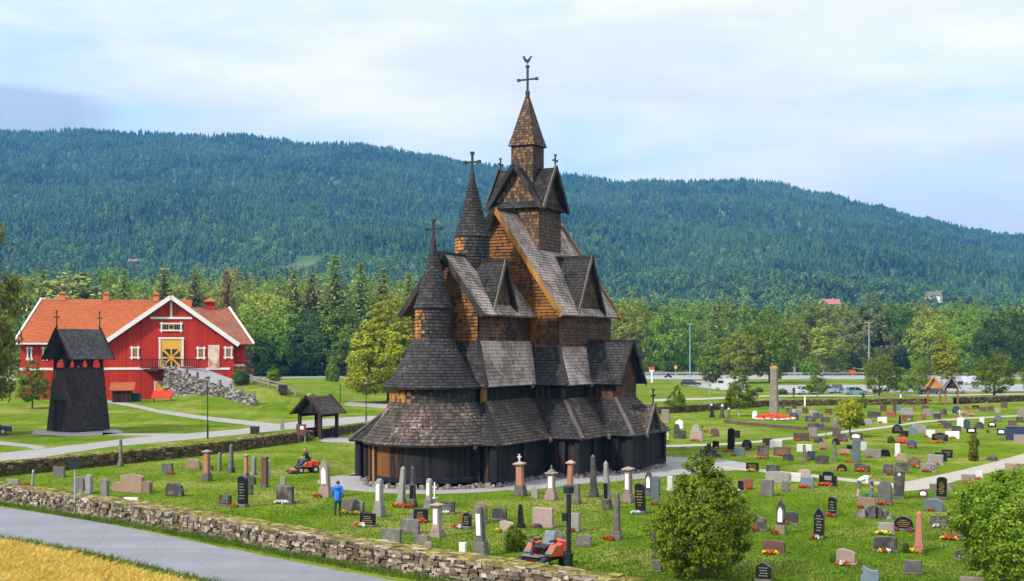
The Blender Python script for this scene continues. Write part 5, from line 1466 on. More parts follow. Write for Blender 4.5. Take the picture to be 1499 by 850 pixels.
GM = dict(lg=granite('pale_granite', (.20, .19, .18), lich=(.17, .15, .11)), g=granite('grey_granite', (.088, .082, .076), .7, .35, LICH), dg=granite('dark_granite', (.032, .029, .028), .5, .45, (.13, .115, .09)),
          k=granite('polished_black', (.012, .012, .014), .12, .3), p=granite('pink_granite', (.29, .115, .072), .6, .25), br=granite('brown_granite', (.075, .042, .03), .5, .35),
          w=granite('white_marble', (.50, .49, .48), .5, .12), bl=granite('blue_granite', (.10, .13, .155), .35, .25), rd=granite('red_granite', (.22, .065, .04), .4, .3),
          tn=granite('tan_sandstone', (.20, .14, .09), .8, .2), pg=granite('rosy_granite', (.23, .17, .145), .6, .2, (.26, .21, .16)), nv=granite('navy_paint', (.02, .035, .07), .4, .2))
M['gold'] = plain('gilt_letters', (.30, .19, .06), .5, .1); M['pale_letters'] = plain('pale_letters', (.19, .185, .18), .6, .1); M['plaque'] = plain('white_plaque', (.74, .73, .72), .4, .05)
FM = {c: leaf_mat('petals_' + n, a, b_, d, trans=.15, clump=4., obj_var=.1) for c, n, a, b_, d in (
    ('r', 'red', (.30, .008, .008), (.62, .02, .015), (.80, .06, .04)), ('y', 'yellow', (.55, .26, .01), (.80, .45, .02), (.85, .60, .05)), ('o', 'orange', (.45, .09, .01), (.70, .18, .02), (.80, .28, .04)),
    ('w', 'white', (.55, .52, .50), (.72, .70, .68), (.8, .78, .76)), ('m', 'magenta', (.30, .01, .09), (.55, .03, .16), (.65, .10, .25)), ('u', 'purple', (.03, .01, .10), (.08, .03, .22), (.15, .07, .35)))}
FM['L'] = LM['fresh']
FNAME = {'r': 'red', 'y': 'yellow', 'o': 'orange', 'w': 'white', 'm': 'pink', 'u': 'purple'}
_fl = {}
def flower_mesh(cols):
    if cols not in _fl:
        g_ = np.random.default_rng(len(_fl) + 90)
        n = 150
        X_ = g_.uniform(-.5, .5, n); Y_ = g_.normal(0, .11, n); Z_ = .03 + .17 * (1 - (X_ * 1.7) ** 4) * g_.random(n) ** .5
        Pp = np.stack([X_, Y_, np.abs(Z_)], 1)
        nr = g_.normal(size=(n, 3)) * .6 + np.array([0, -.5, 1.]); nr /= np.linalg.norm(nr, axis=1, keepdims=True)
        a = np.cross(nr, g_.normal(size=(n, 3))); a /= np.linalg.norm(a, axis=1, keepdims=True); b_ = np.cross(nr, a)
        s = g_.uniform(.035, .075, n)[:, None]
        V_ = np.stack([Pp - a * s, Pp - b_ * s, Pp + a * s, Pp + b_ * s], 1)
        k_ = len(cols)
        seg = np.clip(((X_ + .5) * (k_ if k_ < 4 else k_)).astype(int), 0, k_ - 1)
        mi = np.where((g_.random(n) < .26) | (Pp[:, 2] < .05), k_, seg)
        _fl[cols] = np_mesh('grave_flowers', V_.astype(np.float32), 4, [FM[c] for c in cols] + [FM['L']], mi)
    return _fl[cols]
LABELS = set()
def flowers(p, rz, w, cols, label):
    hz_ = 1 if w < .9 else 1.15
    o = link('grave_flowers', flower_mesh(cols), None, p, rz, (w * .9, .75 * hz_, .95 * hz_))
    o['label'] = label; o['category'] = 'flowers'; o['group'] = 'flowers planted at the graves'
    return o

def bevel_obj(o, w=.02):
    b = bmesh.new(); b.from_mesh(o.data); bmesh.ops.remove_doubles(b, verts=b.verts, dist=1e-4)
    bmesh.ops.bevel(b, geom=[e for e in b.edges if e.calc_face_angle(0) > .6], offset=w, segments=1, affect='EDGES', clamp_overlap=True)
    b.to_mesh(o.data); b.free()
def outline(kind, w, h):
    a = w / 2
    if kind == 'f': return [(-a, 0), (a, 0), (a, h), (-a, h * .985)]
    if kind == 'a': return [(-a, 0), (a, 0), (a, h * .88)] + [(a * math.cos(t_), h * .88 + h * .12 * math.sin(t_)) for t_ in (.5, 1.0, 1.57, 2.14, 2.64)] + [(-a, h * .88)]
    if kind == 'r': hh = max(h - a, h * .35); return [(-a, 0), (a, 0), (a, hh)] + [(a * math.cos(t_), hh + (h - hh) * math.sin(t_)) for t_ in (.35, .7, 1.05, 1.4, 1.75, 2.1, 2.45, 2.8)] + [(-a, hh)]
    if kind == 'g': return [(-a, 0), (a, 0), (a, h * .76), (a * .1, h), (-a * .1, h), (-a, h * .76)]
    if kind == 's': return [(-a, 0), (a, 0), (a * 1.0, h * .72), (a * .5, h * .86), (-a * .4, h), (-a * .95, h * .9)]
    if kind == 'w': return [(-a, 0), (a * .9, 0), (a, h * .55), (a * .75, h * .8), (a * .2, h * .76), (-a * .3, h * .86), (-a * .75, h), (-a * .9, h * .8), (-a * .75, h * .6), (-a, h * .4)]
    if kind == 'n': return [(-a, 0), (a, 0), (a * .97, h * .45), (a * .8, h * .8), (a * .3, h), (-a * .25, h * .93), (-a * .7, h * .98), (-a * .98, h * .6)]
    if kind == 't': return [(-a, 0), (a, 0), (a, h * .72), (a * .6, h * .88), (0, h), (-a * .6, h * .88), (-a, h * .72)]
    return [(-a, 0), (a, 0), (a, h), (-a, h)]
def slab_mb(ol, th, y0=0, lean=0.0):
    q = MB(); q.prism([(x, z) for x, z in ol], (0, y0 + th / 2, 0), (1, 0, 0), (0, 0, 1), th)
    return q
def letters(t, w, h, z, y, mt, n=4):
    q = MB()
    for i in range(n):
        ww = w * rnd.uniform(.45, .95)
        x = -ww / 2
        while x < ww / 2:
            l = rnd.uniform(.03, .10); q.box((x + l / 2, y, z - i * h / n), (l, .012, min(.04, h / n * .32))); x += l + .03
    q.build('lettering', mt, t)
STONE_OBJ = {}
def stone(X, Yb, wp, hp, kind, col, ins, label, deep=None):
    p = G(X, Yb); s = F_PX / p.y
    yaw = YAW + R(rnd.uniform(-5, 5))
    dv = math.atan2(p.x, p.y)                        # bearing of the stone
    ca = max(.55, math.cos(R(26.5) - dv)); sa = abs(math.sin(R(26.5) - dv))
    th0 = dict(o=1, p=1, P=1, R=1).get(kind, 0)
    w_app, h = wp / s, hp / s
    if kind in 'opPRF': w = w_app / (ca + sa)
    else:
        th = max(.14, min(.26, h * .26)); w = max(.16, (w_app - th * sa) / ca)
        if kind == 'n': th *= 1.5
    big = hp > 13 and wp * hp > 150
    p = p + Vector((math.sin(-YAW), math.cos(YAW), 0)) * (.1 if kind not in 'opPRF' else w / 2)
    t = thing('gravestone', label, 'gravestone', p, yaw, 'gravestones of the churchyard')
    mt = GM[col]
    if kind not in 'Xmb': t.rotation_euler[0] = R(rnd.gauss(0, 1.3)); t.rotation_euler[1] = R(rnd.gauss(0, 1.5))
    def put(q, name='tablet', m_=None, par=None, bev=.015):
        o = q.build(name, m_ or mt, par or t)
        if bev: bevel_obj(o, bev)
        return o
    if kind in 'fargswnt':
        bh = min(.16, h * .16)
        if big and kind not in 'nw':
            q = MB(); q.box((0, 0, bh / 2), (w * 1.12, th * 1.7, bh)); put(q, 'base', GM['g'] if col in ('k', 'dg', 'br', 'bl') else mt)
        else: bh = -.03
        q = slab_mb([(x, z + bh) for x, z in outline(kind, w, h - bh)], th)
        if kind in 'nw':
            q.v = [(x + rnd.uniform(-.02, .02), y + rnd.uniform(-.03, .03), z + rnd.uniform(-.02, .02)) if False else (x, y, z) for x, y, z in q.v]
        put(q, 'tablet', bev=.02 if kind != 'n' else .05)
        if ins in 'GW' and hp > 11: letters(t, w * .72, h * .55, h * .74, -th / 2 - .004, M['gold'] if ins == 'G' else M['pale_letters'], 4 if h < 1 else 6)
        if ins == 'Q':
            q = slab_mb([(x, z + h * .32) for x, z in outline('t', w * .58, h * .45)], .03, -th / 2 - .012); put(q, 'plaque', M['plaque'], bev=0)
        if ins == 'Z':
            q = MB(); q.tube([(0, -th / 2 - .002, h * .88), (0, -th / 2 - .05, h * .88)], w * .17, 14); put(q, 'rosette', GM['w'], bev=0)
        if ins == 'C':
            q = MB(); q.tube([(w * .3, -th / 2 - .002, h * .55), (w * .3, -th / 2 - .02, h * .55)], h * .26, 16); put(q, 'emblem', GM['dg'], bev=0)
            q = MB(); q.tube([(w * .3, -th / 2 - .012, h * .55), (w * .3, -th / 2 - .03, h * .55)], h * .15, 16); put(q, 'emblem', GM['lg'], bev=0)
    elif kind == 'o':
        bw = w; bh = h * .2
        q = MB(); q.box((0, 0, bh * .3), (bw, bw, bh * .6)); q.box((0, 0, bh * .8), (bw * .84, bw * .84, bh * .4 - .004)); put(q, 'base', GM['dg'] if ins == 'D' else mt)
        q = MB(); sh = h - bh
        q.box((0, 0, bh + sh * .46), (bw * .66, bw * .66, sh * .92), taper=.62); zt_ = bh + sh * .92; e = bw * .66 * .62 / 2
        V_ = [(-e, -e, zt_), (e, -e, zt_), (e, e, zt_), (-e, e, zt_)]
        for i in range(4): q.face([V_[i], V_[(i + 1) % 4], (0, 0, h)])
        put(q, 'shaft', bev=.01)
        if ins in 'WG': letters(t, bw * .4, sh * .3, bh + sh * .55, -bw * .31, M['pale_letters'] if ins == 'W' else M['gold'], 4)
        if ins == 'T': q = MB(); q.lathe((0, 0, h * .88), [(e * 1.5, 0), (e * 1.4, h * .06), (.02, h * .14)], 10); put(q, 'finial', GM['w'], bev=0)
        if ins == 'D': q = MB(); q.box((0, -bw * .30, bh + sh * .22), (bw * .5, .06, sh * .4)); put(q, 'plaque', GM['k'])
    elif kind in 'pPRF':
        bw = w; bh = h * (.24 if kind != 'R' else .3)
        q = MB(); q.box((0, 0, bh * .3), (bw, bw, bh * .6)); q.box((0, 0, bh * .8), (bw * .86, bw * .86, bh * .4 - .004)); put(q, 'base', GM['g'] if col == 'p' and kind != 'R' else mt)
        top = h * (.74 if kind in 'PF' else .9 if kind == 'p' else .94)
        q = MB(); q.box((0, 0, (bh + top) / 2), (bw * .62, bw * .62, top - bh), taper=.94)
        if kind == 'R': q.lathe((0, 0, top - .01), [(bw * .29, 0), (bw * .29, h * .03), (bw * .15, h * .06)], 12)
        put(q, 'shaft')
        if kind != 'R':
            cw = bw * .98
            q = MB(); q.box((0, 0, top + h * .02), (cw, cw, h * .04), taper=1.05)
            z_ = top + h * .04
            V_ = [(-cw / 2, -cw / 2, z_), (cw / 2, -cw / 2, z_), (cw / 2, cw / 2, z_), (-cw / 2, cw / 2, z_)]
            for i in range(4): q.face([V_[i], V_[(i + 1) % 4], (0, 0, h if kind == 'p' else z_ + h * .05)])
            put(q, 'cap', GM['pg'] if col == 'p' else mt)
        if kind == 'F':
            q = MB(); q.lathe((0, 0, top + h * .03), [(bw * .5, 0), (bw * .30, h * .07), (bw * .10, h * .12), (bw * .06, h * .14), (bw * .11, h * .18), (bw * .03, h * .23)], 12); put(q, 'finial', GM['g'], bev=0)
        if kind == 'P':
            q = MB(); z_ = top + h * .07; q.box((0, 0, (z_ + h) / 2), (bw * .14, bw * .14, h - z_)); q.box((0, 0, h - (h - z_) * .36), (bw * .4, bw * .13, bw * .13)); put(q, 'cross', GM['w'], bev=0)
        if ins == 'Q': q = MB(); q.box((0, -bw * .315, bh + (top - bh) * .52), (bw * .36, .05, (top - bh) * .66)); put(q, 'plaque', M['plaque'])
        if ins == 'W': letters(t, bw * .4, (top - bh) * .5, top - .15 * h, -bw * .32, M['pale_letters'], 4)
    elif kind == 'T':                                # gothic monument: base, pointed body, plaque, spike
        bh = h * .26
        q = MB(); q.box((0, 0, bh / 2), (w, w * .7, bh)); put(q, 'base', GM['tn'] if col == 'dg' else mt)
        q = slab_mb([(x, z + bh) for x, z in outline('t', w * .82, h * .66)], w * .5); put(q, 'tablet')
        q = slab_mb([(x, z + bh + h * .08) for x, z in outline('t', w * .46, h * .40)], .04, -w * .25 - .02); put(q, 'plaque', M['plaque'], bev=0)
        q = MB(); q.lathe((0, 0, bh + h * .62), [(w * .10, 0), (.015, h * .12)], 6); put(q, 'finial', bev=0)
    elif kind == 'c':
        q = MB(); q.box((0, 0, h * .06), (w * .8, .3, h * .12)); put(q, 'base')
        q = MB(); a = max(.07, w * .2); q.box((0, 0, h * .56), (a, a * .7, h * .9)); q.box((0, 0, h * .72), (w, a * .68, a)); put(q, 'cross', bev=.01)
    elif kind == 'b':                                # wide family stone with two wings
        for nm, x, ww, hh in (('tablet', 0, w * .58, h), ('wing', -w * .4, w * .22, h * .55), ('wing', w * .39, w * .2, h * .68)):
            put(slab_mb([(a_ + x, z) for a_, z in outline('a', ww, hh)], .28, (0 if nm == 'tablet' else .03)), nm)
    elif kind == 'm':                                # natural rocks in a low heap
        q = MB(); hw = w / 2
        for i in range(7):
            x = -hw * .8 + i * hw * 1.6 / 6; hh = h * (1 - (abs(x) / hw) ** 1.2) * rnd.uniform(.8, 1.1) + .12
            q.box((x, rnd.uniform(-.15, .15), hh / 2 - .05), (w * .26, rnd.uniform(.35, .6), hh), taper=.55, rz=rnd.uniform(-.4, .4), jit=.07)
        put(q, 'rock', bev=.04)
    elif kind == 'e':                                # ornate triple stone
        put(slab_mb(outline('a', w * .6, h), .2, .06), 'tablet')
        for s_ in (-1, 1): put(slab_mb([(a_ + s_ * w * .36, z) for a_, z in outline('f', w * .26, h * .72)], .24), 'side_tablet')
        put(slab_mb([(a_, z + h * .4) for a_, z in outline('f', w * .4, h * .3)], .03, -.06), 'plaque', GM['lg'], bev=0)
        q = MB(); q.box((0, 0, .05), (w * 1.05, .5, .1)); put(q, 'base')
    elif kind == 'X':                                # storage tank
        q = MB(); q.box((0, 0, h / 2), (w, w * .5, h), taper=.96); put(q, 'body'); q = MB(); q.box((0, 0, h + .03), (w * 1.04, w * .54, .08)); put(q, 'lid')
        t['category'] = 'container'; t.name = 'container'; del t['group']
    STONE_OBJ[label] = t
    return t, p, yaw, w

COLN = {}
def graves(table):
    for line in table.strip().splitlines():
        line = line.strip()
        if not line or line.startswith('#'): continue
        spec, lab = [s_.strip() for s_ in line.split('|')]
        f = spec.split()
        X, Yb, wp, hp = map(float, f[:4]); kind, col, ins = f[4:7]
        assert lab not in LABELS, lab
        LABELS.add(lab)
        t, p, yaw, w = stone(X, Yb, wp, hp, kind, col, ins, lab)
        for fl in f[7:]:
            c, ww, dx = (fl.split('/') + ['.8', '0'])[:3]
            fw = max(.3, w * float(ww)); o = Vector((math.cos(yaw), math.sin(yaw), 0)) * (float(dx) * w); fr = Vector((math.sin(yaw), -math.cos(yaw), 0)) * (.30 if kind not in 'opPRF' else w * .5 + .15)
            names = []
            for ch in c:
                if FNAME[ch] not in names: names.append(FNAME[ch])
            nm = ' and '.join(names[:2])
            fl_lab = f'{nm} flowers at the foot of {lab}'
            while len(fl_lab.split()) > 16: fl_lab = ' '.join(fl_lab.split()[:-1])
            flowers(p + o + fr, yaw, fw, c, fl_lab)
graves('''
# yard between the two walls
174 683 10 42 o g W | weathered grey obelisk touching the brown mossy wall
85 698 17 15 f g - | grey square slab standing alone near the brown mossy wall
17 708 20 7 f lg - | low pale slab barely showing over the near wall
45.5 711 7 23 o lg T r/1.6/-1.2 | small grey pillar with white figure behind the near wall
115 722 21 25 n g - | broad rough grey slab behind the round traffic sign
129 723 12 29 r lg - | slim round-topped grey slab next to the round traffic sign
152 729 13 29 r lg - | round-topped pale slab alone behind the near wall
192 721 57 27 b tn - | wide tan family stone with two low wings
190 740 21 12 f w - | low white block just over the near wall
244 694 18 16 f g - r/.5/.6 | grey slab with dark red flower between mossy wall and tan family stone
254 726 28 20 n dg - | mottled dark rough slab in front of the pink capped pillar
282 686 24 15 n tn - | brown boulder half behind the pink capped pillar
299 704 17 46 p p - | pink capped pillar on grey plinth near the brown mossy wall
308 688 6 7 n dg - | small dark stub beside the pink capped pillar
320 689 5 27 f lg - | thin pale upright post between two tall pillars
335 692 13 43 o g - | thick mottled grey obelisk near the brown mossy wall
358 701 11 37 p p - | pink pillar behind the black tablet with pale edge
370 695 8 27 f lg - | slim pale slab beside the second pink pillar
354 742 16 46 a k W | tall black tablet with pale edge on a plinth
368 709 13 13 n dg - | dark rounded stub behind the black tablet with pale edge
365 724 9 15 f dg - | small grey slab peeping out behind the black tablet
328 741 18 17 f dg W o/.5/1.0 | small dark slab just before the black tablet with pale edge
386 713 11 45 f br - | slender red-brown upright stone in the lawn
391 698 7 25 r w - | small white slab behind the slender red-brown stone
413 713 10 16 r lg - | pale round-topped stone behind the dark double block
416 737 27 26 f dg - w/.9/0 | dark double block with sparse white flowers
475.5 728 17 60 T pg Q r/.9/-.6 | pointed rosy monument with white plaque before the driven mower
516 752 34 23 g g - y/.3/-.3 y/.4/.3 | grey gable-topped slab right behind the person in blue
536.5 771 24 20 f k G rw/.8/-.3 | black slab with gilt inscription in front of the person in blue
551 757 21 56 R lg Q | pale grey column with white plaque on a wide plinth
583.5 742 19 60 o lg - r/1.8/.2 | pale granite obelisk before the church apse
601 743 16 61 o dg D r/1.2/0 | dark obelisk with black tablet paired with the pale obelisk
625 744 17 44 R lg Q | white-plaqued grey column before the apse wall
634.5 731 9 25 c w - | slim white cross close to the apse gravel
653 752 24 18 f dg W w/.5/0 | dark slab with white flowers behind the pink plinth column
614.6 764 22 19 f k G r/.9/.2 | black gilt slab with red flowers beside the pink plinth column
604 763 12 17 n g - | greenish rough stone tucked behind the black gilt slab
636 787 24 51 p pg Q o/.6/-.8 | rosy column with white plaque and flat cap by the near wall
599 781 29 21 f g - | plain grey slab between gilt slab and near wall
571 798 31 24 f g - | larger plain grey slab close to the near wall
615 804 23 21 f g - | grey slab low behind the near wall, below the rosy column
626 805 13 13 n pg - | small pale stone leaning on the lowest grey slab
676 816 12 22 f w - ryr/1.2/.3 | small white block crowned with red and yellow flowers at the near wall
700 816 26 75 R g Q | big rough grey monument with white panel at the near wall
702 766 22 30 r tn - | round rough stone showing behind the big rough monument
682 774 15 24 r k W rw/1/-.8 | black round slab with red and white flowers and wooden marker
730 762 23 18 f dg - | dark plain slab facing the church between taller stones
741 779 23 17 s pg - y/.3/-.5 | rosy low slab with one yellow flower by the leafy bush
760 773 15 36 o k - | narrow black obelisk above the leafy bush
794 772 33 29 f pg - ru/.5/-.2 | wide pale weathered slab behind the riderless mower
839 778 20 27 f lg - r/.4/0 | pale slab directly behind the thick lamp post
814 793 21 17 r g - | round grey headstone between riderless mower and thick lamp post
853.6 800 22 19 g g - | low grey gabled headstone just past the thick lamp post
758.6 726 21 61 P p - | pink pillar topped by small white cross before the church wall
782 729 12 17 g lg - | tiny pale stone between the two capped church-side pillars
804 732 21 51 F pg Q | roofed plinth monument with white plaque before the church wall
831 736 16 63 p p - | tall pink column behind the thick lamp post
843 738 13 30 f g - | rough grey block at the side of the tall pink column
866.8 728 17 63 o dg - | dark lichened obelisk before the church wall
886.6 746 17 72 o lg D | slender pale obelisk on square block before the church wall
917 736 20 53 p pg Q | small rosy capped pillar on dark base before the porch
900 791 19 72 o g W r/1.2/-.6 | grey engraved obelisk with red flowers alone in the near lawn
937 752 16 45 a k G w/1.1/-.3 | narrow black gilt tablet with white flowers at its base
958.5 739 14 43 r bl - r/.6/.1 | blue-grey round-topped slab next to the leafy young tree
949.6 726 11 38 t dg Q | pointed dark tablet with white plaque behind the blue-grey slab
980.5 718 9 21 f w - | small white double block by the path above the leafy young tree
957 818 11 44 o dg - | dark obelisk mostly hidden by the leafy young tree
961 837 16 17 f g - | grey block low behind the leafy young tree
# beyond the church, first rows
974 618 12 19 f pg - | tall rosy slab at the porch roof corner
994 627 12 13 g w - | white gabled stone above the dark green-black slab
990 630 9 10 n br - | small brown stone leaning before the white gabled stone
995 642 18 12 f dg - | green-black slab nearest the church porch
977 647 6 15 c w - r/1/.2 | white cross right beside the porch wall
1019 645 20 14 f pg - r/.7/-.1 | rosy slab with red row of flowers near the porch
1018 631 13 10 r lg - | pale rounded stone behind the rosy slab near the porch
1027.5 632 7 10 c br - r/1/1.2 | dark wooden cross behind the rosy slab near the porch
1046 639 13 13 n br - y/.4/-.3 | brown and dark paired stones between wooden cross and black stele
1069.5 661 11 35 a k - r/1.2/-.5 | tall narrow black stele with red flowers near the pale path
1078 641 10 11 f k - | square black slab behind the tall narrow black stele
1093 658 15 15 r k W r/.8/.1 | round black stone with red flowers by the pale path
1082 668 16 13 f bl - r/.4/-.5 | blue-grey slab with red flowers at one corner
1047 657 10 12 a k - y/.5/.2 | little black slab with yellow flowers on the path edge
1037 668 37 17 m dg - | dark low heap of natural rocks above the leafy young tree
1041.5 611 9 20 o k T | first of three dark domed stones by the far wall, nearest the church
1055.6 612 9 20 o dg T | middle one of the three dark domed stones by the far wall
1066 613 7 16 o g T | smallest of the three domed stones, beside the bent birch
1104.5 611 8 10 r w - | white rounded stone between bent birch and monolith
1118 610 6 6 n tn - | small tan stone beside the monolith flower bed
# round the monolith
1145 598 6 6 f dg - | tiny dark stone at the far wall just past the monolith
1162.6 598 6 6 f dg - | tiny dark stone at the far wall, second past the monolith
1155 604 9 7 f dg - | small dark slab behind the white slab past the monolith
1167 609 14 10 f w - | white slab past the monolith near the far wall
1162 614 14 11 n dg - y/.3/.2 | dark slab with yellow flower in front of the white slab
1178 604 8 8 f br - r/.6/0 | brown slab with red flowers under the young conical tree
1190 607 12 7 f lg - | pale slab behind the reddish-dark slab
1197 613 14 10 s dg - r/.4/-.5 | dark slanted slab with red flowers beside dwarf shrub
1186 617 16 9 n dg - | dark stone overgrown by a dwarf shrub
1212 607 10 9 f br - o/.9/0 | brown slab with orange flowers near the far wall
1224 614 8 12 f lg - | pale upright slab beside the golden tree
1208 618 14 8 f br - | low brown slab this side of the orange flowers
1194 629 24 10 f dg - | long dark slab on the low stone kerb
1225 625 13 9 f g - | grey slab under the crown of the golden tree
1172.5 645 23 12 f br - r/.4/-.2 | long brown slab with few red flowers by the pale path
1190 641 13 15 f lg - r/.5/-.1 | pale upright slab with red flowers at the path
1209 642 5 19 c br - | thin dark cross standing in the pale path
1197.5 648 14 10 n dg - | dark split stone before the thin dark cross
1123 652 14 11 f br - y/.4/-.3 | brown slab with yellow flower below the path
1135 656 18 12 f w - | white wide slab beside the brown slab below the path
1116 671 17 19 f dg W o/1.1/-.1 | dark glossy slab with orange flowers in front
1144 667 25 13 f br G r/.5/0 | wide brown slab with gilt letters behind dark natural stone
1154 674 16 11 n dg - | dark natural stone leaning before the wide brown slab
1177 661 22 11 f w - | wide white slab behind the slim grey obelisk
1177 675 9 25 o g - | slim grey obelisk with rusty plant at its foot
1187 673 12 13 f nv - r/.6/-.2 | dark navy slab with bright red flowers
1203 679 19 13 a dg - | green-grey arched slab beside the navy slab
1204 658 12 11 s pg - r/.7/.1 | rosy slanted slab with red flowers, centre of the yard
1221 675 10 29 o g - | lichened grey obelisk on pale plinth in the middle yard
1223.5 651 11 10 r k W | black and white round stone behind the lichened obelisk
1101 690 19 13 f k G y/.8/0 | black gilt slab with yellow flowers at the grey path
1131 692 20 12 a dg W | dark arched slab touching the big pale slab
# middle rows
1233 646 16 12 n dg - r/.7/-.1 | dark stone with red flowers under the golden tree trunk
1224 639 12 9 f br - | brown slab behind the dark red-flowered stone
1253 644 19 11 f dg Q | dark frame stone with white panels under the golden tree
1253 677 12 35 f bl - r/.9/-.9 | tall blue-grey stele in the middle of the yard
1262 659 14 12 f w - | white slab just behind the tall blue-grey stele
1236 666 17 9 f pg - r/.8/.0 | rosy low slab with thick red flowers before the stele
1243 658 8 7 a k - | small black stone behind the rosy low slab
1277.5 670 23 13 f lg - r/.35/-.2 | wide pale slab with red flowers right after the stele
1296 668 14 11 n k - | black rough stone joined to the wide pale slab
1232 689 15 10 r k - o/.6/0 | little black arch with orange flowers near the bending man
1261.5 690 23 12 s dg W r/.9/0 | dark slanted slab with a red flower row above the bending man
1279 612 19 10 f dg - | long dark slab near the dark cypress
1291.5 619 14 9 f w - r/.4/-.2 | white slab with red flowers beyond the golden tree
1293 602 9 9 f br - r/.5/0 | brown slab under the far wall beside the wooden frame
1309 606 5 14 f br - | thin brown wooden frame post at the far wall
1304 610 13 8 a rd - | reddish arched slab near the wooden frame post
1262 623 8 6 a k - r/1/-.9 | small black stone with red flowers beside the golden tree
1271 621 12 8 n lg - | pale low stone behind the small black stone
1328 608 17 11 f lg - | pale wide slab behind brown and red slab
1328 615 16 8 f br - r/.7/-.1 w/.3/.2 | brown slab with red and white flowers below the pale wide slab
1316.5 601 9 8 f bl - | bluish slab at the far wall post
1336 600 8 6 r rd - o/.8/0 | tiny red stone with orange flowers at the far wall
1317 621 6 14 o k - | slim black obelisk behind the black arch
1313.7 634 16 13 r k W | big black arch stone near the dark green bush
1335 635 14 11 r bl - | blue dome-shaped stone beside the big black arch
1345 633 21 12 a lg - | wide pale arched stone behind the blue dome
1323.6 639 12 9 f k - r/.8/-.3 | black slab with red flowers in front of the big black arch
1321 649 19 9 n rd - r/1.2/-.1 | red-brown rock with red flowers beside the dark green bush
1335 656 14 12 r nv W r/.8/-.1 | navy round stone with red flowers below the red-brown rock
1314 668 8 19 f w - | slim white slab below the dark green bush
1320 675 17 12 n tn - | tan rough stone at the foot of the slim white slab
1300 695 14 16 f dg W r/.6/.2 | dark slab with red flowers behind the tall dark stele
1319 692 19 15 f dg - | large dark slab behind the tall dark stele
1338 684 19 15 r br G ry/.5/.2 | brown-black arch with red and yellow flowers
1369 680 22 15 f lg - r/.4/.1 | pale slab with bright red flowers near the narrow shrub
1377 675 18 13 f k - | black slab partly behind the pale red-flowered slab
1386 670 16 12 f k G | black gilt slab last in the diagonal row of three
1359 691 23 13 f lg C r/.6/-.1 | pale polished slab with round emblem by the wide path
1362 640 13 11 f w - r/.5/-.5 | white slab beside the black gable stone
1375.5 648 23 15 g k W o/1/-.1 | black gable stone with a long orange flower bed
1394 642 20 11 f w - o/.8/-.1 | wide white slab behind the black gable stone
1379 622 11 7 f br - y/.6/-.3 | brown slab with yellow flowers at the start of a dark row
1387 627 12 9 f dg - | dark slab in the row leading to the white cross
1400 632 13 9 a dg W | dark polished slab at the foot of the white cross
1406 625 11 14 f w - | white block beneath the tall white cross
1405 611 7 12 c w - r/1.3/-.4 | tall white cross behind the white block
1415 627 9 14 r nv - | dark blue round-topped slab beside the white block
1422 634 14 8 f k Q | black framed slab with white panel above the narrow shrub
1433 627 14 10 r dg - | dark twin stone below the white rounded stone
1437 620 7 10 r w - | white rounded stone with dark mark above the twin stone
1452 625 12 8 r k Q | black arch with pale centre near the dark blue slab
1465.5 637 13 10 f nv Q | dark blue slab beside the big dark container
1446 634 5 5 f dg - | tiny dark stone alone on the lawn
1487 644 28 19 X nv - | big dark blue container at the edge of the yard
1492 649 16 13 f pg - | pale slab in front of the big dark container
1482 623 12 8 f br - | brown and white slab behind the big dark container
1461 617 11 10 r bl - r/.6/-.4 | blue-grey round stone with red flowers beside the thin far path
1495 612 10 15 f pg - | tall pale slab at the picture edge
1493 618 10 8 f dg - | dark slab below the tall pale slab at the picture edge
1400 605 12 11 r nv W | blue-black round stone before the double gate
1415 600 9 7 r rd - o/.9/0 | red and orange flowered stone near the double gate
1428 598 10 5 f k - r/.7/0 | low black stone with red flowers under the far wall
1439 602 10 7 f br - | brown slab, first of a pair under the far wall
1450 601 9 7 f br - | brown slab, second of a pair under the far wall
1460.6 604 8 7 g lg - | whitish gabled stone near the thin far path
1470 597 9 9 f br - | tall brown stone touching the far wall
1354 600 10 7 f br - | brown slab close to the double gate wall end
1358 609 14 11 f lg - | pale slab below the brown slab at the gate wall end
1351 613 7 8 f rd - o/.6/0 | red slab with orange flowers beside the pale slab
1381 609 10 12 n dg - o/.9/.1 | dark stone with orange flowers in front of the double gate
1372 613 10 8 f nv - r/.5/-.1 | navy slab in front of the dark orange-flowered stone
1411 607 10 6 f pg - r/.6/0 | rosy low slab behind the tall white cross
1422 609 9 5 f pg - r/.9/0 | rosy low slab with wide red flowers past the white cross
1453 674 18 8 m dg - | low dark rocks alone on the lawn near the narrow shrub
# near right-hand yard
1094.5 716 14 16 f rd - r/.6/.2 | red granite slab at the edge of the leafy young tree
1084 720 9 17 a k - w/1/-.4 | black stone with white flowers half in the leafy tree
1122 726 19 24 f g - | grey weathered slab with a thinner slab behind
1149 719 11 15 f g - | small grey slab below the big pale slab
1138 706 36 16 a lg - | big wide pale slab on the grey path
1164.6 705 14 13 f w - | plain white slab beside the big wide pale slab
1177 700 18 13 a pg - | rosy arched slab at the grey path
1181 714 21 17 n bl - r/.9/-.15 | blue-grey carved boulder with red flower row
1211.5 711 27 21 e k W r/.9/-.1 | ornate black triple stone with red flowers by the path
1111.6 777 20 22 s dg - r/.7/-.35 | leaning dark grey slab with red flowers beside the leafy tree
1142 782 16 54 T dg Q r/.7/-.5 | pointed dark monument with white plaque and spike
1158 768 19 19 a dg - r/.5/-.4 | dark slab joined behind the pointed dark monument
1198 789 16 46 t k W rw/.9/-.2 | black pointed tablet with pale letters, red and white flowers
1218 756 12 29 a k W rr/1.2/-.2 | narrow black tablet with thick red flowers
1132 811 33 20 a br - yrry/.85/-.05 | brown arched slab with red and yellow flower row
1117 852 23 28 g k W | black gable-topped tablet in the nearest lawn
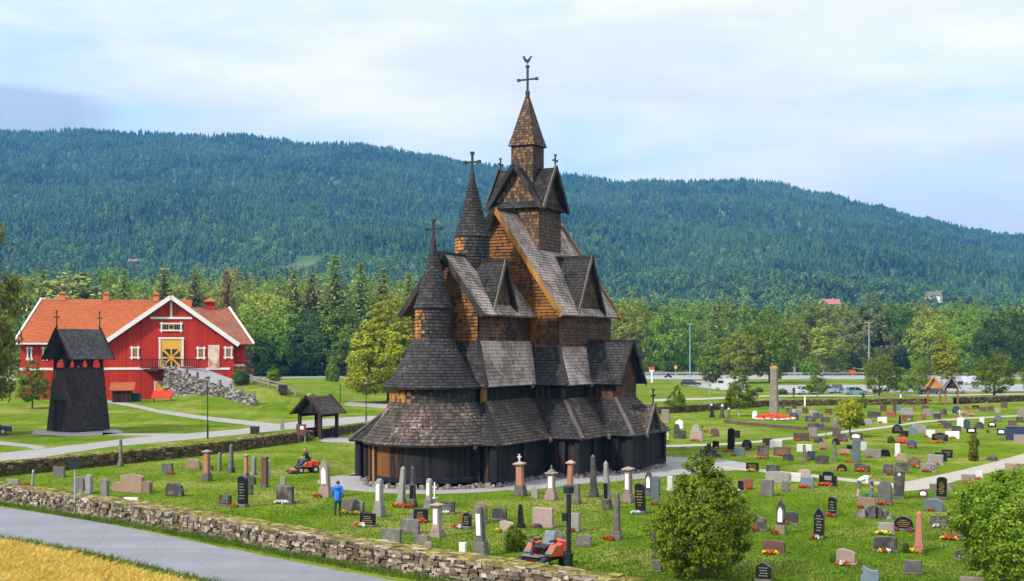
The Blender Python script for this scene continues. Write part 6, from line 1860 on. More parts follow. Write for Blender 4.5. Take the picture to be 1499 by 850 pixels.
1238 827 29 24 s pg - rwr/.8/-.1 | pale rosy slab with white and red flowers
1273 853 28 24 w bl - | wave-shaped grey marble stone in the nearest lawn
1336 841 26 21 f g - | plain grey slab in front of the pink granite obelisk
1344 809 19 61 o p - y/1.2/-.6 | pink granite obelisk with yellow flowers
1296 808 34 23 a dg - yrw/.55/0 | dark round-shouldered slab with yellow, red and white flowers
1297 782 23 17 f lg - y/1/-.15 | pale slab with a yellow flower row
1322 777 28 21 r k G m/.35/-.4 m/.35/.4 | black arch with gilt centre and two pink flower clumps
1278 758 56 20 m dg - | low wide heap of natural rocks before the bending man
1268 744 26 16 f tn - r/.3/-.3 | tan double slab behind the low heap of rocks
1295 739 21 35 r g - r/.9/-.1 | tall grey round-topped slab with red flowers
1314.7 730 16 41 f dg Z | tall dark stele with white rosette on the grey path
1276 728 6 24 f bl - | thin upright stone in front of the bending man
1378 731 15 33 a k G | black gilt tablet between two small grey stones
1367 719 13 11 f g - | small grey stone beside the black gilt tablet, nearer the stele
1389 719 12 10 f g - | small grey stone beside the black gilt tablet, nearer the leafy tree
1351.5 729 14 13 r br Q | round brown stone with pale rim near the tall dark stele
1366.6 748 30 19 n bl - r/.25/-.1 | blue-grey rough slab with one red flower
1377 772 30 17 f dg W w/.15/-.2 | dark slab with a small white candle
1398 766 25 19 r k G mu/.6/-.1 | black arch with pink and purple flowers
1395 790 35 22 f br G yrry/.85/-.1 | brown slab with bright yellow and red flower row
1413 821 29 17 g dg - | plain dark gabled slab close to the leafy tree at the edge
1417.5 707 20 13 f pg - r/.8/0 | rosy slab with red flowers at the wide path
1433 702 11 13 f w - r/.9/0 | small white slab with red flowers at the wide path
1482 689 22 11 f tn - | tan slab at the wide path above the leafy edge tree
1437 811 9 22 f g - rw/1/.6 | grey slab half hidden by the leafy edge tree
1424 854 36 9 f pg - | pale slab top just showing in the nearest lawn
''')
# monolith with its flower bed
p = G(1133, 611)
t = thing('monolith', 'tall natural standing stone with lichened top among the graves', 'monument', p, YAW)
h_ = CAMH + (HY - 535) * p.y / F_PX
q = MB(); wv = 1.15
prev = None
ol = [(-.62, 0), (.62, 0), (.66, h_ * .2), (.58, h_ * .5), (.52, h_ * .8), (.50, h_ * .96), (.1, h_), (-.46, h_ * .985), (-.52, h_ * .7), (-.6, h_ * .35)]
q.prism([(a_ * .8, b_) for a_, b_ in ol], (0, .35, 0), (1, 0, 0), (0, 0, 1), .7); o = q.build('shaft', granite('monolith_stone', (.13, .11, .095), .85, .45, (.19, .16, .11), 12.), t); bevel_obj(o, .08)
q = MB(); q.prism([(-.41, h_ * .94), (.43, h_ * .94), (.43, h_ * .965), (.08, h_ + .02), (-.39, h_ * .99)], (0, .37, 0), (1, 0, 0), (0, 0, 1), .74); q.build('lichen_cap', plain('orange_lichen', (.36, .19, .05), .9, .4), t)
g_ = np.random.default_rng(77)
def petals(n, cx, cy, rx, ry, zf, s0, s1, ring=False):
    a = g_.random(n) * 2 * np.pi; r = np.sqrt(g_.random(n)) if not ring else .93 + .12 * g_.random(n)
    Pp = np.stack([cx + rx * r * np.cos(a), cy + ry * r * np.sin(a), zf * (1 - .5 * r ** 2) * (.7 + .5 * g_.random(n))], 1)
    nr = g_.normal(size=(n, 3)) * .5 + np.array([0, -.4, 1.]); nr /= np.linalg.norm(nr, axis=1, keepdims=True)
    A = np.cross(nr, g_.normal(size=(n, 3))); A /= np.linalg.norm(A, axis=1, keepdims=True); B = np.cross(nr, A); s = g_.uniform(s0, s1, n)[:, None]
    return np.stack([Pp - A * s, Pp - B * s, Pp + A * s, Pp + B * s], 1).astype(np.float32)
t = thing('flower_bed', 'round bed of red flowers with white edging at the foot of the monolith', 'flower bed', G(1133, 614.5) + Vector((0, .2, 0)))
link('red_flowers', np_mesh('red_flowers', petals(900, 0, 0, 2.1, 2.1, .62, .06, .13), 4, FM['r']), t)
link('white_edging', np_mesh('white_edging', petals(260, 0, 0, 2.35, 2.35, .45, .06, .12, True), 4, FM['w']), t)
# low kerb of dark stones
t = thing('stone_kerb', 'long low kerb of dark stones beside the monolith', 'kerb', (0, 0, 0))
kp = resample([G(1062, 619), G(1100, 622.5), G(1150, 627), G(1184, 629.5), G(1232, 630)], 40)
q = MB()
for a, b in zip(kp, kp[1:]):
    c = (a + b) / 2; d = b - a; q.box((c.x, c.y, .16), (d.length * .97, .5, .34), rz=math.atan2(d.y, d.x), taper=.92, jit=.03)
q.build('kerb_stones', GM['br'], t)
# white stone cross figure of the wooden marker
p = G(676, 773); t = thing('grave_marker', 'small orange wooden marker beside the black round slab', 'grave marker', p, YAW); q = MB(); q.box((0, 0, .35), (.14, .08, .75)); q.build('post', M['orange_board'], t)
# watering can
p = G(1266, 729); t = thing('watering_can', 'green watering can beside the bending man', 'watering can', p, R(20))
M['green_plastic'] = plain('green_plastic', (.01, .16, .06), .35, .1)
q = MB(); q.lathe((0, 0, 0), [(.14, 0), (.15, .02), (.14, .28), (.11, .3)], 16); q.build('body', M['green_plastic'], t)
q = MB(); q.tube([(.12, 0, .08), (.3, 0, .26), (.36, 0, .34)], [.035, .025, .05], 8); q.build('spout', M['green_plastic'], t)
q = MB(); q.tube([(-.13, 0, .08), (-.26, 0, .2), (-.16, 0, .36), (.06, 0, .34)], .018, 8); q.build('handle', M['green_plastic'], t)
# small white notice on the near wall
p = G(141, 752); t = thing('notice_sheet', 'small white notice fixed to the near stone wall', 'notice', p + Vector((0, -.35, .55)), R(-10)); q = MB(); q.box((0, 0, 0), (.14, .02, .24)); q.build('sheet', M['white'], t)
# ------------------------------------------------------------------ people and mowers
def cap_verts(a, b, ra, rb, n=14):
    """tapered capsule as closed mesh"""
    a, b = Vector(a), Vector(b); d = (b - a)
    L = d.length; d = d / L if L > 1e-6 else Vector((0, 0, 1))
    e = d.cross(Vector((.31, .95, .1))).normalized(); f = d.cross(e)
    rings = []
    for k in range(1, 5): t = -math.pi / 2 + k * math.pi / 8; rings.append((a + d * (ra * math.sin(t)), ra * math.cos(t)))
    for k in range(0, 4): t = k * math.pi / 8; rings.append((b + d * (rb * math.sin(t)), rb * math.cos(t)))
    V_ = [a - d * ra]; Fc = []
    for c, r in rings: V_ += [c + (e * math.cos(2 * math.pi * j / n) + f * math.sin(2 * math.pi * j / n)) * r for j in range(n)]
    V_.append(b + d * rb)
    for j in range(n): Fc.append((0, 1 + (j + 1) % n, 1 + j))
    for k in range(len(rings) - 1):
        for j in range(n):
            p, q_ = 1 + k * n, 1 + (k + 1) * n; Fc.append((p + j, p + (j + 1) % n, q_ + (j + 1) % n, q_ + j))
    last = len(V_) - 1; p = 1 + (len(rings) - 1) * n
    for j in range(n): Fc.append((p + j, p + (j + 1) % n, last))
    return V_, Fc
SKIN = plain('skin', (.46, .25, .17), .5, .08)
def person(label, loc, rz, J, cloth, hair, voxel=.011, hairmat=None, extra=()):
    """J: joint positions; cloth: region -> material"""
    segs = []                      # (a, b, ra, rb, region)
    P_ = {k_: Vector(v) for k_, v in J.items()}
    S = lambda a, b, ra, rb, reg: segs.append((P_[a] if isinstance(a, str) else Vector(a), P_[b] if isinstance(b, str) else Vector(b), ra, rb, reg))
    hipc = (P_['hipL'] + P_['hipR']) / 2; shc = (P_['shL'] + P_['shR']) / 2
    S('hipL', 'hipR', .115, .115, 'legs'); S(hipc, P_['waist'], .135, .13, 'top'); S(P_['waist'], P_['chest'], .13, .15, 'top')
    S(P_['shL'].lerp(shc, .35), P_['shR'].lerp(shc, .35), .115, .115, 'top'); S('chest', shc, .15, .12, 'top')
    w_ = (P_['shR'] - P_['shL']).normalized()
    for s_ in (-1, 1): S(P_['waist'] + w_ * .06 * s_, P_['chest'] + w_ * .08 * s_, .10, .12, 'top')
    S('shL', 'shR', .078, .078, 'top'); S('neck', P_['neck'].lerp(P_['head'], .5), .058, .056, 'skin')
    up = (P_['head'] - P_['neck']).normalized(); fw = Vector(J['face']).normalized(); sd = up.cross(fw).normalized()
    h = P_['head']
    S(h + up * .03 - fw * .015, h + up * .035 + fw * .02, .092, .085, 'skin'); S(h - up * .03 + fw * .03, h - up * .075 + fw * .05, .07, .045, 'skin')
    S(h + fw * .10 + up * .015, h + fw * .115 - up * .012, .012, .017, 'skin')
    S(h + fw * .092 - up * .045 - sd * .02, h + fw * .092 - up * .045 + sd * .02, .012, .012, 'lips')
    for s_ in (-1, 1):
        S(h + sd * (.088 * s_) + up * .02, h + sd * (.094 * s_) - up * .015, .016, .013, 'skin'); S(h + fw * .088 + sd * (.032 * s_) + up * .02, h + fw * .092 + sd * (.032 * s_) + up * .02, .012, .012, 'eye')
    for q_ in 'LR':
        S('sh' + q_, 'el' + q_, .062, .046, 'sleeve'); S('el' + q_, 'wr' + q_, .044, .031, 'forearm')
        S('hip' + q_, 'kn' + q_, .098, .064, 'legs'); S('kn' + q_, 'an' + q_, .060, .040, 'shin')
        f_ = Vector(J.get('toe' + q_, (0, -1, 0))).normalized(); an = P_['an' + q_]
        S(an - f_ * .04 + Vector((0, 0, -.045)), an + f_ * .15 + Vector((0, 0, -.05)), .042, .036, 'shoe')
        wr = P_['wr' + q_]; hd = (wr - P_['el' + q_]).normalized(); hd = (Vector(J['hd' + q_]).normalized() if 'hd' + q_ in J else hd)
        sx = hd.cross(Vector((.2, .9, .4))).normalized(); nz = sx.cross(hd).normalized()
        S(wr, wr + hd * .06, .030, .034, 'skin')
        for i, L in enumerate((.062, .072, .066, .050)):
            b0 = wr + hd * .085 + sx * (-.033 + i * .022); m_ = b0 + hd * (L * .55) - nz * .012; S(b0 - hd * .02, m_, .0115, .011, 'skin'); S(m_, m_ + hd * (L * .35) - nz * .03, .011, .010, 'skin')
        b0 = wr + hd * .03 + sx * -.034; S(b0, b0 + hd * .045 - sx * .025 - nz * .01, .013, .012, 'skin')
    for x in extra: segs.append(tuple([Vector(x[0]), Vector(x[1])] + list(x[2:])))
    me = bpy.data.meshes.new('body'); V_, Fc = [], []
    for a, b, ra, rb, reg in segs:
        v, f = cap_verts(a, b, ra, rb); k0 = len(V_); V_ += [tuple(x) for x in v]; Fc += [tuple(k0 + i for i in q) for q in f]
    me.from_pydata(V_, [], Fc)
    tmp = bpy.data.objects.new('tmp', me); COL.objects.link(tmp)
    md = tmp.modifiers.new('r', 'REMESH'); md.mode = 'VOXEL'; md.voxel_size = voxel; md.use_smooth_shade = True
    sm_ = tmp.modifiers.new('s', 'SMOOTH'); sm_.factor = .5; sm_.iterations = 2
    dg_ = bpy.context.evaluated_depsgraph_get(); ev = tmp.evaluated_get(dg_)
    bm_ = bpy.data.meshes.new_from_object(ev); bpy.data.objects.remove(tmp)
    regs = list(dict.fromkeys(s_[4] for s_ in segs))
    bm_.materials.clear()
    for r_ in regs: bm_.materials.append(cloth.get(r_, SKIN))
    n = len(bm_.polygons); cen = np.empty(n * 3, np.float32); bm_.polygons.foreach_get('center', cen); cen = cen.reshape(-1, 3)
    best = np.full(n, 1e9); idx = np.zeros(n, np.int32)
    for a, b, ra, rb, reg in segs:
        A = np.array(a); B = np.array(b); d = B - A; L2 = max(float(d @ d), 1e-9)
        t_ = np.clip(((cen - A) @ d) / L2, 0, 1); dist = np.linalg.norm(cen - (A + t_[:, None] * d), axis=1) - (ra + (rb - ra) * t_)
        w = dist < best; best[w] = dist[w]; idx[w] = regs.index(reg)
    bm_.polygons.foreach_set('material_index', idx); bm_.polygons.foreach_set('use_smooth', np.ones(n, bool))
    t = thing('person', label, 'person', loc, rz)
    link('body', bm_, t)
    if hair:
        q = MB(); c = h + up * .045 - fw * .022
        q.lathe((0, 0, 0), [(.001, .095), (.05, .085), (.085, .045), (.098, -.005), (.094, -.05), (.075, -.085)], 20)
        Mx = Matrix((sd, -fw, up)).transposed().to_4x4(); Mx.translation = c
        q.v = [tuple(Mx @ Vector(v)) for v in q.v]; o = q.build('hair' if hairmat is None else 'hood', hairmat or hair, t, smooth=True)
    return t
C = {n: plain('cloth_' + n, c, .85, .18, 8.) for n, c in dict(blue=(.012, .13, .48), black=(.014, .014, .017), jeans=(.04, .085, .17), dark=(.02, .022, .035), white=(.72, .72, .74), shorts=(.10, .10, .105), shoe=(.04, .035, .03), red=(.5, .06, .03), lips=(.35, .12, .10), violet=(.035, .022, .06)).items()}
HAIR = plain('brown_hair', (.06, .035, .02), .6); HAIR2 = plain('fair_hair', (.22, .11, .045), .6); EYE = plain('eye', (.02, .02, .025), .2)
base = {'eye': EYE, 'lips': C['lips'], 'shoe': C['shoe']}
# walking away in a blue jacket
stand = dict(hipL=(-.09, 0, .93), hipR=(.09, 0, .93), waist=(0, 0, 1.08), chest=(0, -.01, 1.30), shL=(-.19, 0, 1.44), shR=(.19, 0, 1.44), neck=(0, .0, 1.50), head=(0, -.02, 1.65), face=(.25, -1, -.1),
             elL=(-.27, .03, 1.16), elR=(.28, .02, 1.17), wrL=(-.29, -.04, .92), wrR=(.24, -.16, 1.00), knL=(-.10, -.05, .50), knR=(.10, .05, .50), anL=(-.10, .02, .095), anR=(.10, .12, .095), toeL=(-.1, -1, 0), toeR=(.1, -1, 0))
person('person in bright blue hooded jacket and black trousers walking between the gravestones', G(494.5, 755), R(168), stand, dict(base, top=C['blue'], sleeve=C['blue'], forearm=C['blue'], legs=C['black'], shin=C['black']), HAIR, extra=[((0, .02, 1.10), (0, .03, .86), .165, .185, 'top'), ((-.08, .06, 1.48), (.08, .06, 1.48), .075, .075, 'top'), ((-.05, .12, 1.42), (.05, .12, 1.42), .07, .07, 'top')])
t = thing('flower_pot', 'small red flower pot held by the person in the blue jacket', 'flower pot', G(494.5, 755) + Vector((.24, .16, .93)))
q = MB(); q.lathe((0, 0, 0), [(.045, 0), (.06, .1)], 12); q.build('pot', M['red'], t); link('blossom', flower_mesh('ry'), t, (0, 0, .08), 0, (.22, .5, .6))
# bending man
bend = dict(hipL=(-.09, 0, .90), hipR=(.09, 0, .90), waist=(0, -.15, 1.03), chest=(0, -.35, 1.12), shL=(-.19, -.46, 1.14), shR=(.19, -.46, 1.14), neck=(0, -.53, 1.17), head=(0, -.66, 1.20), face=(0, -.55, -.8),
            elL=(-.23, -.50, .86), elR=(.23, -.52, .86), wrL=(-.10, -.66, .68), wrR=(.10, -.68, .66), knL=(-.12, -.06, .50), knR=(.12, .02, .50), anL=(-.12, .02, .095), anR=(.12, .10, .095))
person('man in white T-shirt and grey shorts bending over a grave', G(1257, 728), R(68), bend, dict(base, top=C['white'], sleeve=C['white'], legs=C['shorts'], shoe=C['shorts']), True and HAIR2)
# far figure by the car park
far = dict(stand, elR=(.27, .03, 1.16), wrR=(.28, -.02, .92), face=(0, -1, 0))
person('person in dark violet clothes standing at the car park edge', G(1162, 581), R(20), far, dict(base, top=C['violet'], sleeve=C['violet'], forearm=C['violet'], legs=C['dark'], shin=C['dark']), HAIR, voxel=.016)

# --- ride-on mowers (front to -y)
M['mower_orange'] = plain('orange_paint', (.68, .085, .02), .3, .06); M['mower_black'] = plain('black_plastic', (.018, .018, .02), .45); M['mower_grey'] = plain('grey_plastic', (.10, .105, .115), .5); M['seat_vinyl'] = plain('grey_vinyl', (.12, .15, .18), .5)
def mower(label, loc, rz, k=1.0):
    t = thing('ride_on_mower', label, 'lawn mower', loc, rz, 'ride-on mowers on the churchyard lawn', k)
    def b_(name, q, m_, par=None, bev=.03):
        o = q.build(name, m_, par or t)
        if bev: bevel_obj(o, bev)
        return o
    q = MB(); q.box((0, -.88, .17), (1.12, .62, .16), taper=.86); dk = b_('cutting_deck', q, M['mower_black']); q = MB(); q.box((0, -.80, .285), (.62, .32, .08), taper=.8); b_('deck_cover', q, M['mower_orange'], dk, .015)
    q = MB(); q.box((0, -.05, .36), (.62, 1.0, .16)); b_('chassis', q, M['mower_black'])
    q = MB(); q.box((0, -.42, .46), (.70, .42, .05)); b_('footplate', q, M['mower_grey'])
    for s_ in (-1, 1):
        q = MB(); q.hexa([(s_ * .42 - .12, -.22, .44), (s_ * .42 + .12, -.22, .44), (s_ * .42 + .12, .36, .40), (s_ * .42 - .12, .36, .40), (s_ * .42 - .10, -.10, .74), (s_ * .42 + .10, -.10, .74), (s_ * .42 + .10, .36, .80), (s_ * .42 - .10, .36, .80)]); b_('fender', q, M['mower_orange'])
        q = MB(); q.beam((s_ * .42, -.24, .50), (s_ * .42, .05, .76), .25, .05); b_('fender_trim', q, M['mower_grey'], None, 0)
    q = MB(); q.hexa([(-.38, .38, .44), (.38, .38, .44), (.32, .98, .46), (-.32, .98, .46), (-.34, .40, .92), (.34, .40, .92), (.26, .90, .80), (-.26, .90, .80)]); ec = b_('engine_cover', q, M['mower_orange'], None, .06)
    q = MB(); q.box((0, .985, .62), (.44, .04, .22)); b_('grille', q, M['mower_black'], ec, 0)
    q = MB(); q.box((0, .10, .66), (.48, .46, .13)); st = b_('seat', q, M['mower_black'], None, .04)
    q = MB(); q.hexa([(-.23, .26, .70), (.23, .26, .70), (.23, .36, .70), (-.23, .36, .70), (-.20, .36, 1.12), (.20, .36, 1.12), (.20, .45, 1.12), (-.20, .45, 1.12)]); b_('backrest', q, M['seat_vinyl'], None, .03)
    for s_ in (-1, 1): q = MB(); q.box((s_ * .29, .16, .86), (.07, .34, .06)); b_('armrest', q, M['mower_black'], None, .01)
    q = MB(); q.tube([(0, -.52, .46), (0, -.40, .95)], .045, 10); b_('steering_column', q, M['mower_black'], None, 0)
    q = MB(); N_ = 20
    q.tube([(.19 * math.cos(2 * math.pi * i / N_), -.38 + .19 * math.sin(2 * math.pi * i / N_) * .92, .97 + .19 * math.sin(2 * math.pi * i / N_) * .38) for i in range(N_ + 1)], .02, 8); q.beam((-.18, -.38, .97), (.18, -.38, .97), .03, .02); b_('steering_wheel', q, M['mower_black'], None, 0)
    for y, r, wd, x in ((-.42, .22, .18, .42), (.62, .25, .22, .40)):
        for s_ in (-1, 1):
            q = MB(); q.tube([(s_ * x - wd / 2, y, r), (s_ * x - wd / 2 + .03, y, r), (s_ * x + wd / 2 - .03, y, r), (s_ * x + wd / 2, y, r)], [r * .88, r, r, r * .88], 20); w_ = b_('wheel', q, M['tyre'], None, 0)
            q = MB(); q.tube([(s_ * (x + wd / 2 - .02), y, r), (s_ * (x + wd / 2 + .012), y, r)], [r * .52, r * .46], 14); b_('rim', q, plain('rim_white', (.5, .46, .36), .5), w_, 0)
    return t
pm = G(446, 692); mower('orange ride-on mower driven across the lawn by a man in a black shirt', pm, R(-62))
mower('orange ride-on mower standing without a rider beside the thick lamp post', G(794, 833), R(-40), 1.27)
sit = dict(hipL=(-.10, .14, .82), hipR=(.10, .14, .82), waist=(0, .20, .95), chest=(0, .14, 1.17), shL=(-.19, .12, 1.31), shR=(.19, .12, 1.31), neck=(0, .10, 1.37), head=(0, .05, 1.52), face=(.1, -1, -.1),
           elL=(-.25, -.06, 1.10), elR=(.25, -.06, 1.10), wrL=(-.17, -.28, 1.02), wrR=(.17, -.28, 1.02), knL=(-.15, -.30, .80), knR=(.15, -.30, .80), anL=(-.16, -.44, .57), anR=(.16, -.44, .57))
person('man in black T-shirt and blue jeans sitting on the driven orange mower', pm, R(-62), sit, dict(base, top=C['black'], sleeve=C['black'], legs=C['jeans'], shin=C['jeans']), HAIR2)
# motorcyclist on the main road
pc = G(978, 553)
t = thing('motorcycle', 'dark motorcycle ridden along the main road past the guard rail', 'motorcycle', pc, R(180))
for x in (-.72, .72):
    q = MB(); q.tube([(x, -.06, .32), (x, .06, .32)], .32, 18); q.build('wheel', M['tyre'], t)
q = MB(); q.hexa([(-.6, -.15, .35), (.6, -.15, .35), (.6, .15, .35), (-.6, .15, .35), (-.75, -.13, .8), (.45, -.16, .95), (.45, .16, .95), (-.75, .13, .8)]); o = q.build('body', C['dark'], t); bevel_obj(o, .05)
q = MB(); q.beam((.72, 0, .32), (.42, 0, 1.05), .1, .1); q.beam((.4, -.3, 1.08), (.4, .3, 1.08), .05, .05); q.build('fork', M['steel'], t)
ride = dict(hipL=(-.12, 0, .92), hipR=(.12, 0, .92), waist=(0, -.05, 1.06), chest=(0, -.14, 1.27), shL=(-.2, -.18, 1.40), shR=(.2, -.18, 1.40), neck=(0, -.20, 1.47), head=(0, -.23, 1.61), face=(0, -1, 0),
            elL=(-.30, -.40, 1.22), elR=(.30, -.40, 1.22), wrL=(-.26, -.62, 1.12), wrR=(.26, -.62, 1.12), knL=(-.2, -.40, .78), knR=(.2, -.40, .78), anL=(-.2, -.14, .42), anR=(.2, -.14, .42))
person('rider in dark clothes and pale helmet on the motorcycle', pc + Vector((.22, 0, 0)), R(-90), ride, dict(base, top=C['dark'], sleeve=C['dark'], forearm=C['dark'], legs=C['dark'], shin=C['dark']), True, voxel=.016, hairmat=C['white'])

# ------------------------------------------------------------------ standing grain and verge grass in the corner
def blades(name, n, region, h0, h1, w, matl, seed, lean=.35, head=False, label=None):
    g2 = np.random.default_rng(seed); V_ = []
    pts_ = region(g2, n)
    n = len(pts_)
    a = g2.random(n) * 6.283; ln = g2.normal(size=(n, 2)) * lean + np.array([.12, .05]); h = g2.uniform(h0, h1, n)
    b0 = pts_; d = np.stack([np.cos(a), np.sin(a), np.zeros(n)], 1) * (w * (.6 + .8 * g2.random(n)))[:, None]
    tip = b0 + np.stack([ln[:, 0] * h, ln[:, 1] * h, h], 1)
    mid = b0 + np.stack([ln[:, 0] * h * .35, ln[:, 1] * h * .35, h * .6], 1)
    V_ = np.stack([b0 - d, b0 + d, mid + d * .8, mid - d * .8], 1); V2 = np.stack([mid - d * (1.6 if head else .8), mid + d * (1.6 if head else .8), tip + d * .1, tip - d * .1], 1)
    o = link(name, np_mesh(name, np.concatenate([V_, V2]).astype(np.float32), 4, matl))
    return tag(o, kind='stuff')
lowe = [G(*p_) for p_ in [(-120, 762), (0, 787), (60, 796), (150, 813.5), (250, 838), (330, 856), (470, 893)]]
le = resample(lowe, 200)
# signed offset from the road edge
def field_region(g2, n):
    out = []
    i = g2.integers(0, 200, n * 2); o_ = g2.uniform(1.3, 9.5, n * 2)
    for k_, (ii, oo) in enumerate(zip(i, o_)):
        d = (le[ii + 1] - le[ii]).normalized(); nn = Vector((d.y, -d.x, 0)); nn = nn if nn.y < 0 else -nn
        p_ = le[ii].lerp(le[ii + 1], g2.random()) + nn * oo
        out.append((p_.x, p_.y, 0))
    return np.array(out[:n * 2])
def verge_region(o0, o1, line):
    def f(g2, n):
        out = []; m_ = len(line) - 1
        for ii in g2.integers(0, m_, n):
            d = (line[ii + 1] - line[ii]).normalized(); nn = Vector((d.y, -d.x, 0)); nn = nn if nn.y < 0 else -nn
            p_ = line[ii].lerp(line[ii + 1], g2.random()) + nn * g2.uniform(o0, o1); out.append((p_.x, p_.y, 0))
        return np.array(out)
    return f
GR = leaf_mat('grain_straw', (.34, .19, .03), (.56, .36, .075), (.72, .52, .15), trans=.3, clump=.55, obj_var=0); GG = leaf_mat('verge_grass', (.035, .075, .008), (.08, .14, .014), (.18, .22, .03), clump=1.5, obj_var=0)
blades('grain_field', 60000, field_region, .22, .40, .011, GR, 3, .75, True)
M['straw_floor'] = plain('straw_floor', (.26, .16, .035), .9, .35, 1.5)
V_ = []
for i_ in range(0, 201, 2):
    d = (le[min(i_ + 1, 200)] - le[max(i_ - 1, 0)]).normalized(); nn = Vector((d.y, -d.x, 0)); nn = nn if nn.y < 0 else -nn
    a_, b_2 = le[i_] + nn * 1.35, le[i_] + nn * 16; V_ += [(a_.x, a_.y, .12), (b_2.x, b_2.y, .12), (a_.x, a_.y, 0)]
me = bpy.data.meshes.new('field'); me.from_pydata(V_, [], [f_ for i_ in range(100) for f_ in ((i_ * 3, i_ * 3 + 1, i_ * 3 + 4, i_ * 3 + 3), (i_ * 3 + 2, i_ * 3, i_ * 3 + 3, i_ * 3 + 5))]); me.materials.append(M['straw_floor'])
tag(link('field', me), kind='structure')
blades('verge_grass', 9000, verge_region(.1, 1.5, le), .08, .34, .012, GG, 4, .4)
wl = resample([G(*p_) for p_ in [(-100, 721), (0, 736), (60, 745), (110, 754), (200, 768), (300, 786), (400, 805), (500, 824), (560, 835), (640, 848), (760, 868)]], 200)
blades('wall_grass', 9000, verge_region(-.02, .75, wl), .06, .26, .010, GG, 6, .4)
wallY = lambda X_: np.interp(X_, [-60, 0, 60, 110, 200, 300, 400, 500, 560, 640, 760, 1000], [701, 709, 716, 726, 745, 766, 784, 804, 815, 830, 848, 900])
def lawn_region(g2, n):
    m_ = int(n * 1.5)
    X_ = g2.uniform(-80, 1580, m_); Y_ = 600 + 290 * g2.random(m_) ** .75
    ok = Y_ < wallY(X_)
    y_ = CAMH * F_PX / (Y_ - HY); x_ = (X_ - CX) / F_PX * y_
    ok &= (y_ < 135) | (x_ > -20)
    dx, dy = x_ - CH.x, y_ - CH.y
    lx, ly = dx * SX.x + dy * SX.y, dx * AX.x + dy * AX.y
    ok &= ~((np.abs(lx) < 9.0) & (ly > -11) & (ly < 9)) & (np.hypot(lx, ly - APSE) > 6.9) & ~((lx > 0) & (lx < 15) & (ly > -5) & (ly < 9)) & ~((np.abs(lx) < 7.6) & (ly > -16) & (ly < -9))
    for A, B in STRIPS:
        for p_, q_ in zip(A, B):
            c_ = (p_ + q_) / 2; r_ = (p_ - q_).length / 2 + .15
            if r_ < 12: ok &= ((x_ - c_.x) ** 2 + (y_ - c_.y) ** 2) > r_ * r_
    x_, y_ = x_[ok][:n], y_[ok][:n]
    return np.stack([x_, y_, np.zeros(len(x_))], 1)
LG = leaf_mat('lawn_blades', (.045, .085, .006), (.088, .148, .011), (.150, .205, .022), clump=.35, obj_var=0, rw=.22)
blades('lawn_grass', 130000, lawn_region, .03, .11, .016, LG, 9, .6)
# ------------------------------------------------------------------ camera, light, air
cam = bpy.data.cameras.new('camera'); co = bpy.data.objects.new('camera', cam); COL.objects.link(co)
cam.sensor_width = 36; cam.lens = 36 * F_PX / 1499; cam.shift_y = (HY - 425) / 1499
cam.clip_start = .5; cam.clip_end = 20000
co.location = (0, 0, CAMH); co.rotation_euler = (R(90), 0, 0)
SC.camera = co
SUN_AZ, SUN_EL = Vector((-.77, -.64, 0)).normalized(), R(40)
sdir = Vector((SUN_AZ.x * math.cos(SUN_EL), SUN_AZ.y * math.cos(SUN_EL), math.sin(SUN_EL)))
sl = bpy.data.lights.new('sun', 'SUN'); sl.energy = SUN_E; sl.angle = R(3.5); sl.color = (1, .93, .82)
so = bpy.data.objects.new('sun', sl); COL.objects.link(so)
so.rotation_euler = sdir.to_track_quat('Z', 'Y').to_euler()
w = bpy.data.worlds.new('World'); SC.world = w; w.use_nodes = True
k = NT(w)
bg = k.n['Background']
sky = k.new('ShaderNodeTexSky', sky_type='NISHITA'); sky.sun_disc = False
sky.sun_elevation = SUN_EL; sky.sun_rotation = math.atan2(SUN_AZ.x, SUN_AZ.y)
sky.air_density = 1.0; sky.dust_density = .6; sky.ozone_density = 1.5
gen = k.new('ShaderNodeTexCoord').outputs['Generated']
sp = k.new('ShaderNodeSeparateXYZ'); k.l.new(gen, sp.inputs[0])
cb = k.new('ShaderNodeCombineXYZ')
k.l.new(sp.outputs[0], cb.inputs[0]); k.l.new(sp.outputs[1], cb.inputs[1])
k.l.new(k.math('MULTIPLY', sp.outputs[2], 4.2), cb.inputs[2])
def shifted(off):
    mp = k.new('ShaderNodeMapping'); k.l.new(cb.outputs[0], mp.inputs[0]); mp.inputs['Location'].default_value = off
    return mp.outputs[0]
n1 = k.noise(shifted((3.1, 0, .35)), 2.6, 7., .52)
n2 = k.noise(shifted((0.4, 2, 1.9)), 7.5, 8., .6)
cl = k.math('ADD', k.math('MULTIPLY', n1, .72), k.math('MULTIPLY', n2, .28))
cl = k.math('ADD', cl, k.ramp(sp.outputs[2], [(.06, .09), (.20, 0.)]))
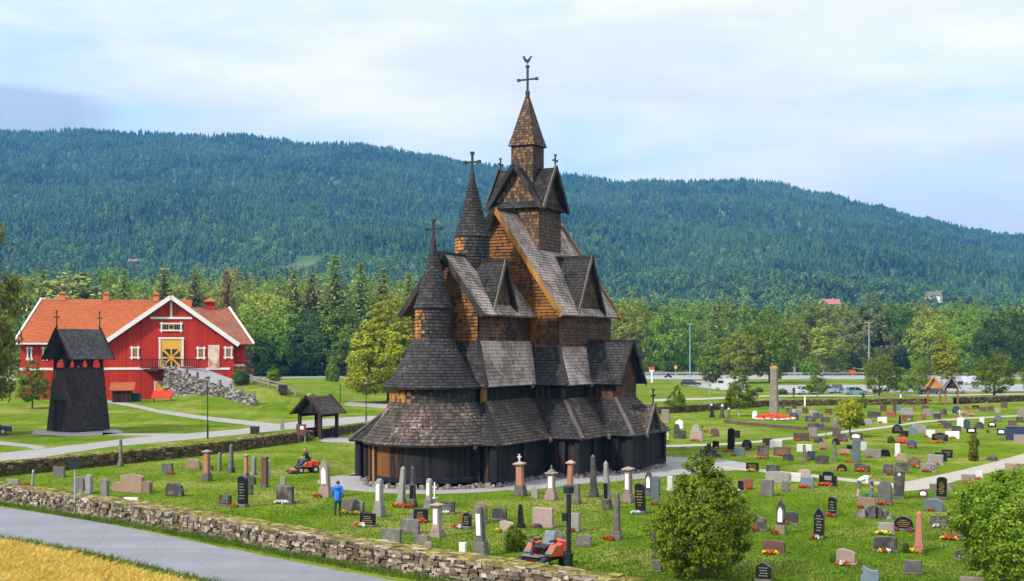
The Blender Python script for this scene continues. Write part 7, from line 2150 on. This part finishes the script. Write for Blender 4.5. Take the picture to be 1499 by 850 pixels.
mask = k.ramp(cl, [(.42, 0.), (.50, .6), (.58, 1.)])
n3 = k.noise(shifted((1.7, 5, .2)), 3.4, 7., .6)
cloudc = k.mix(k.ramp(n3, [(.42, 0.), (.62, 1.)]), tuple(c * CLOUD for c in (1.05, 1.04, 1.04)), tuple(c * CLOUD for c in (.84, .86, .91)))
# pale veil below the blue
veil = k.mix(.66, sky.outputs[0], tuple(c * CLOUD for c in (.74, .87, 1.0)))
skyc = k.mix(mask, veil, cloudc)
# a low bank of blue-grey cloud over the ridge on the sunny side
n4 = k.noise(shifted((7.7, 1, .8)), 5.5, 7., .62)
az = k.math('ARCTAN2', sp.outputs[0], sp.outputs[1])
wz = k.math('MULTIPLY', k.ramp(k.math('ADD', az, 1.), [(.655, 1.), (.77, 0.)]), k.ramp(sp.outputs[2], [(.145, 0.), (.158, 1.), (.178, 1.), (.198, 0.)]))
dk = k.ramp(k.math('MULTIPLY', k.math('ADD', n4, .12), wz), [(.28, 0.), (.48, .85)])
skyc = k.mix(dk, skyc, tuple(c * CLOUD for c in (.50, .57, .66)))
# cloud brightens towards the zenith
zz = k.math('POWER', k.math('MAXIMUM', sp.outputs[2], 0.), 1.5)
sv = k.new('ShaderNodeVectorMath', operation='SCALE'); k.l.new(skyc, sv.inputs[0]); k.l.new(k.math('MULTIPLY_ADD', zz, 1.6, 1.), sv.inputs['Scale']); skyc = sv.outputs[0]
k.l.new(skyc, bg.inputs[0]); bg.inputs[1].default_value = .12
vs = SC.view_settings
vs.view_transform = 'Standard'; vs.look = 'None'; vs.gamma = 1; vs.use_curve_mapping = False; vs.exposure = EXPO
SC.display_settings.display_device = 'sRGB'
cy = SC.cycles
cy.use_denoising = True
try: cy.denoiser = 'OPENIMAGEDENOISE'
except Exception: pass
cy.max_bounces = 6; cy.diffuse_bounces = 3; cy.glossy_bounces = 2; cy.transmission_bounces = 3; cy.volume_bounces = 0; cy.transparent_max_bounces = 6
cy.caustics_reflective = False; cy.caustics_refractive = False
cy.use_adaptive_sampling = True; cy.adaptive_threshold = .02
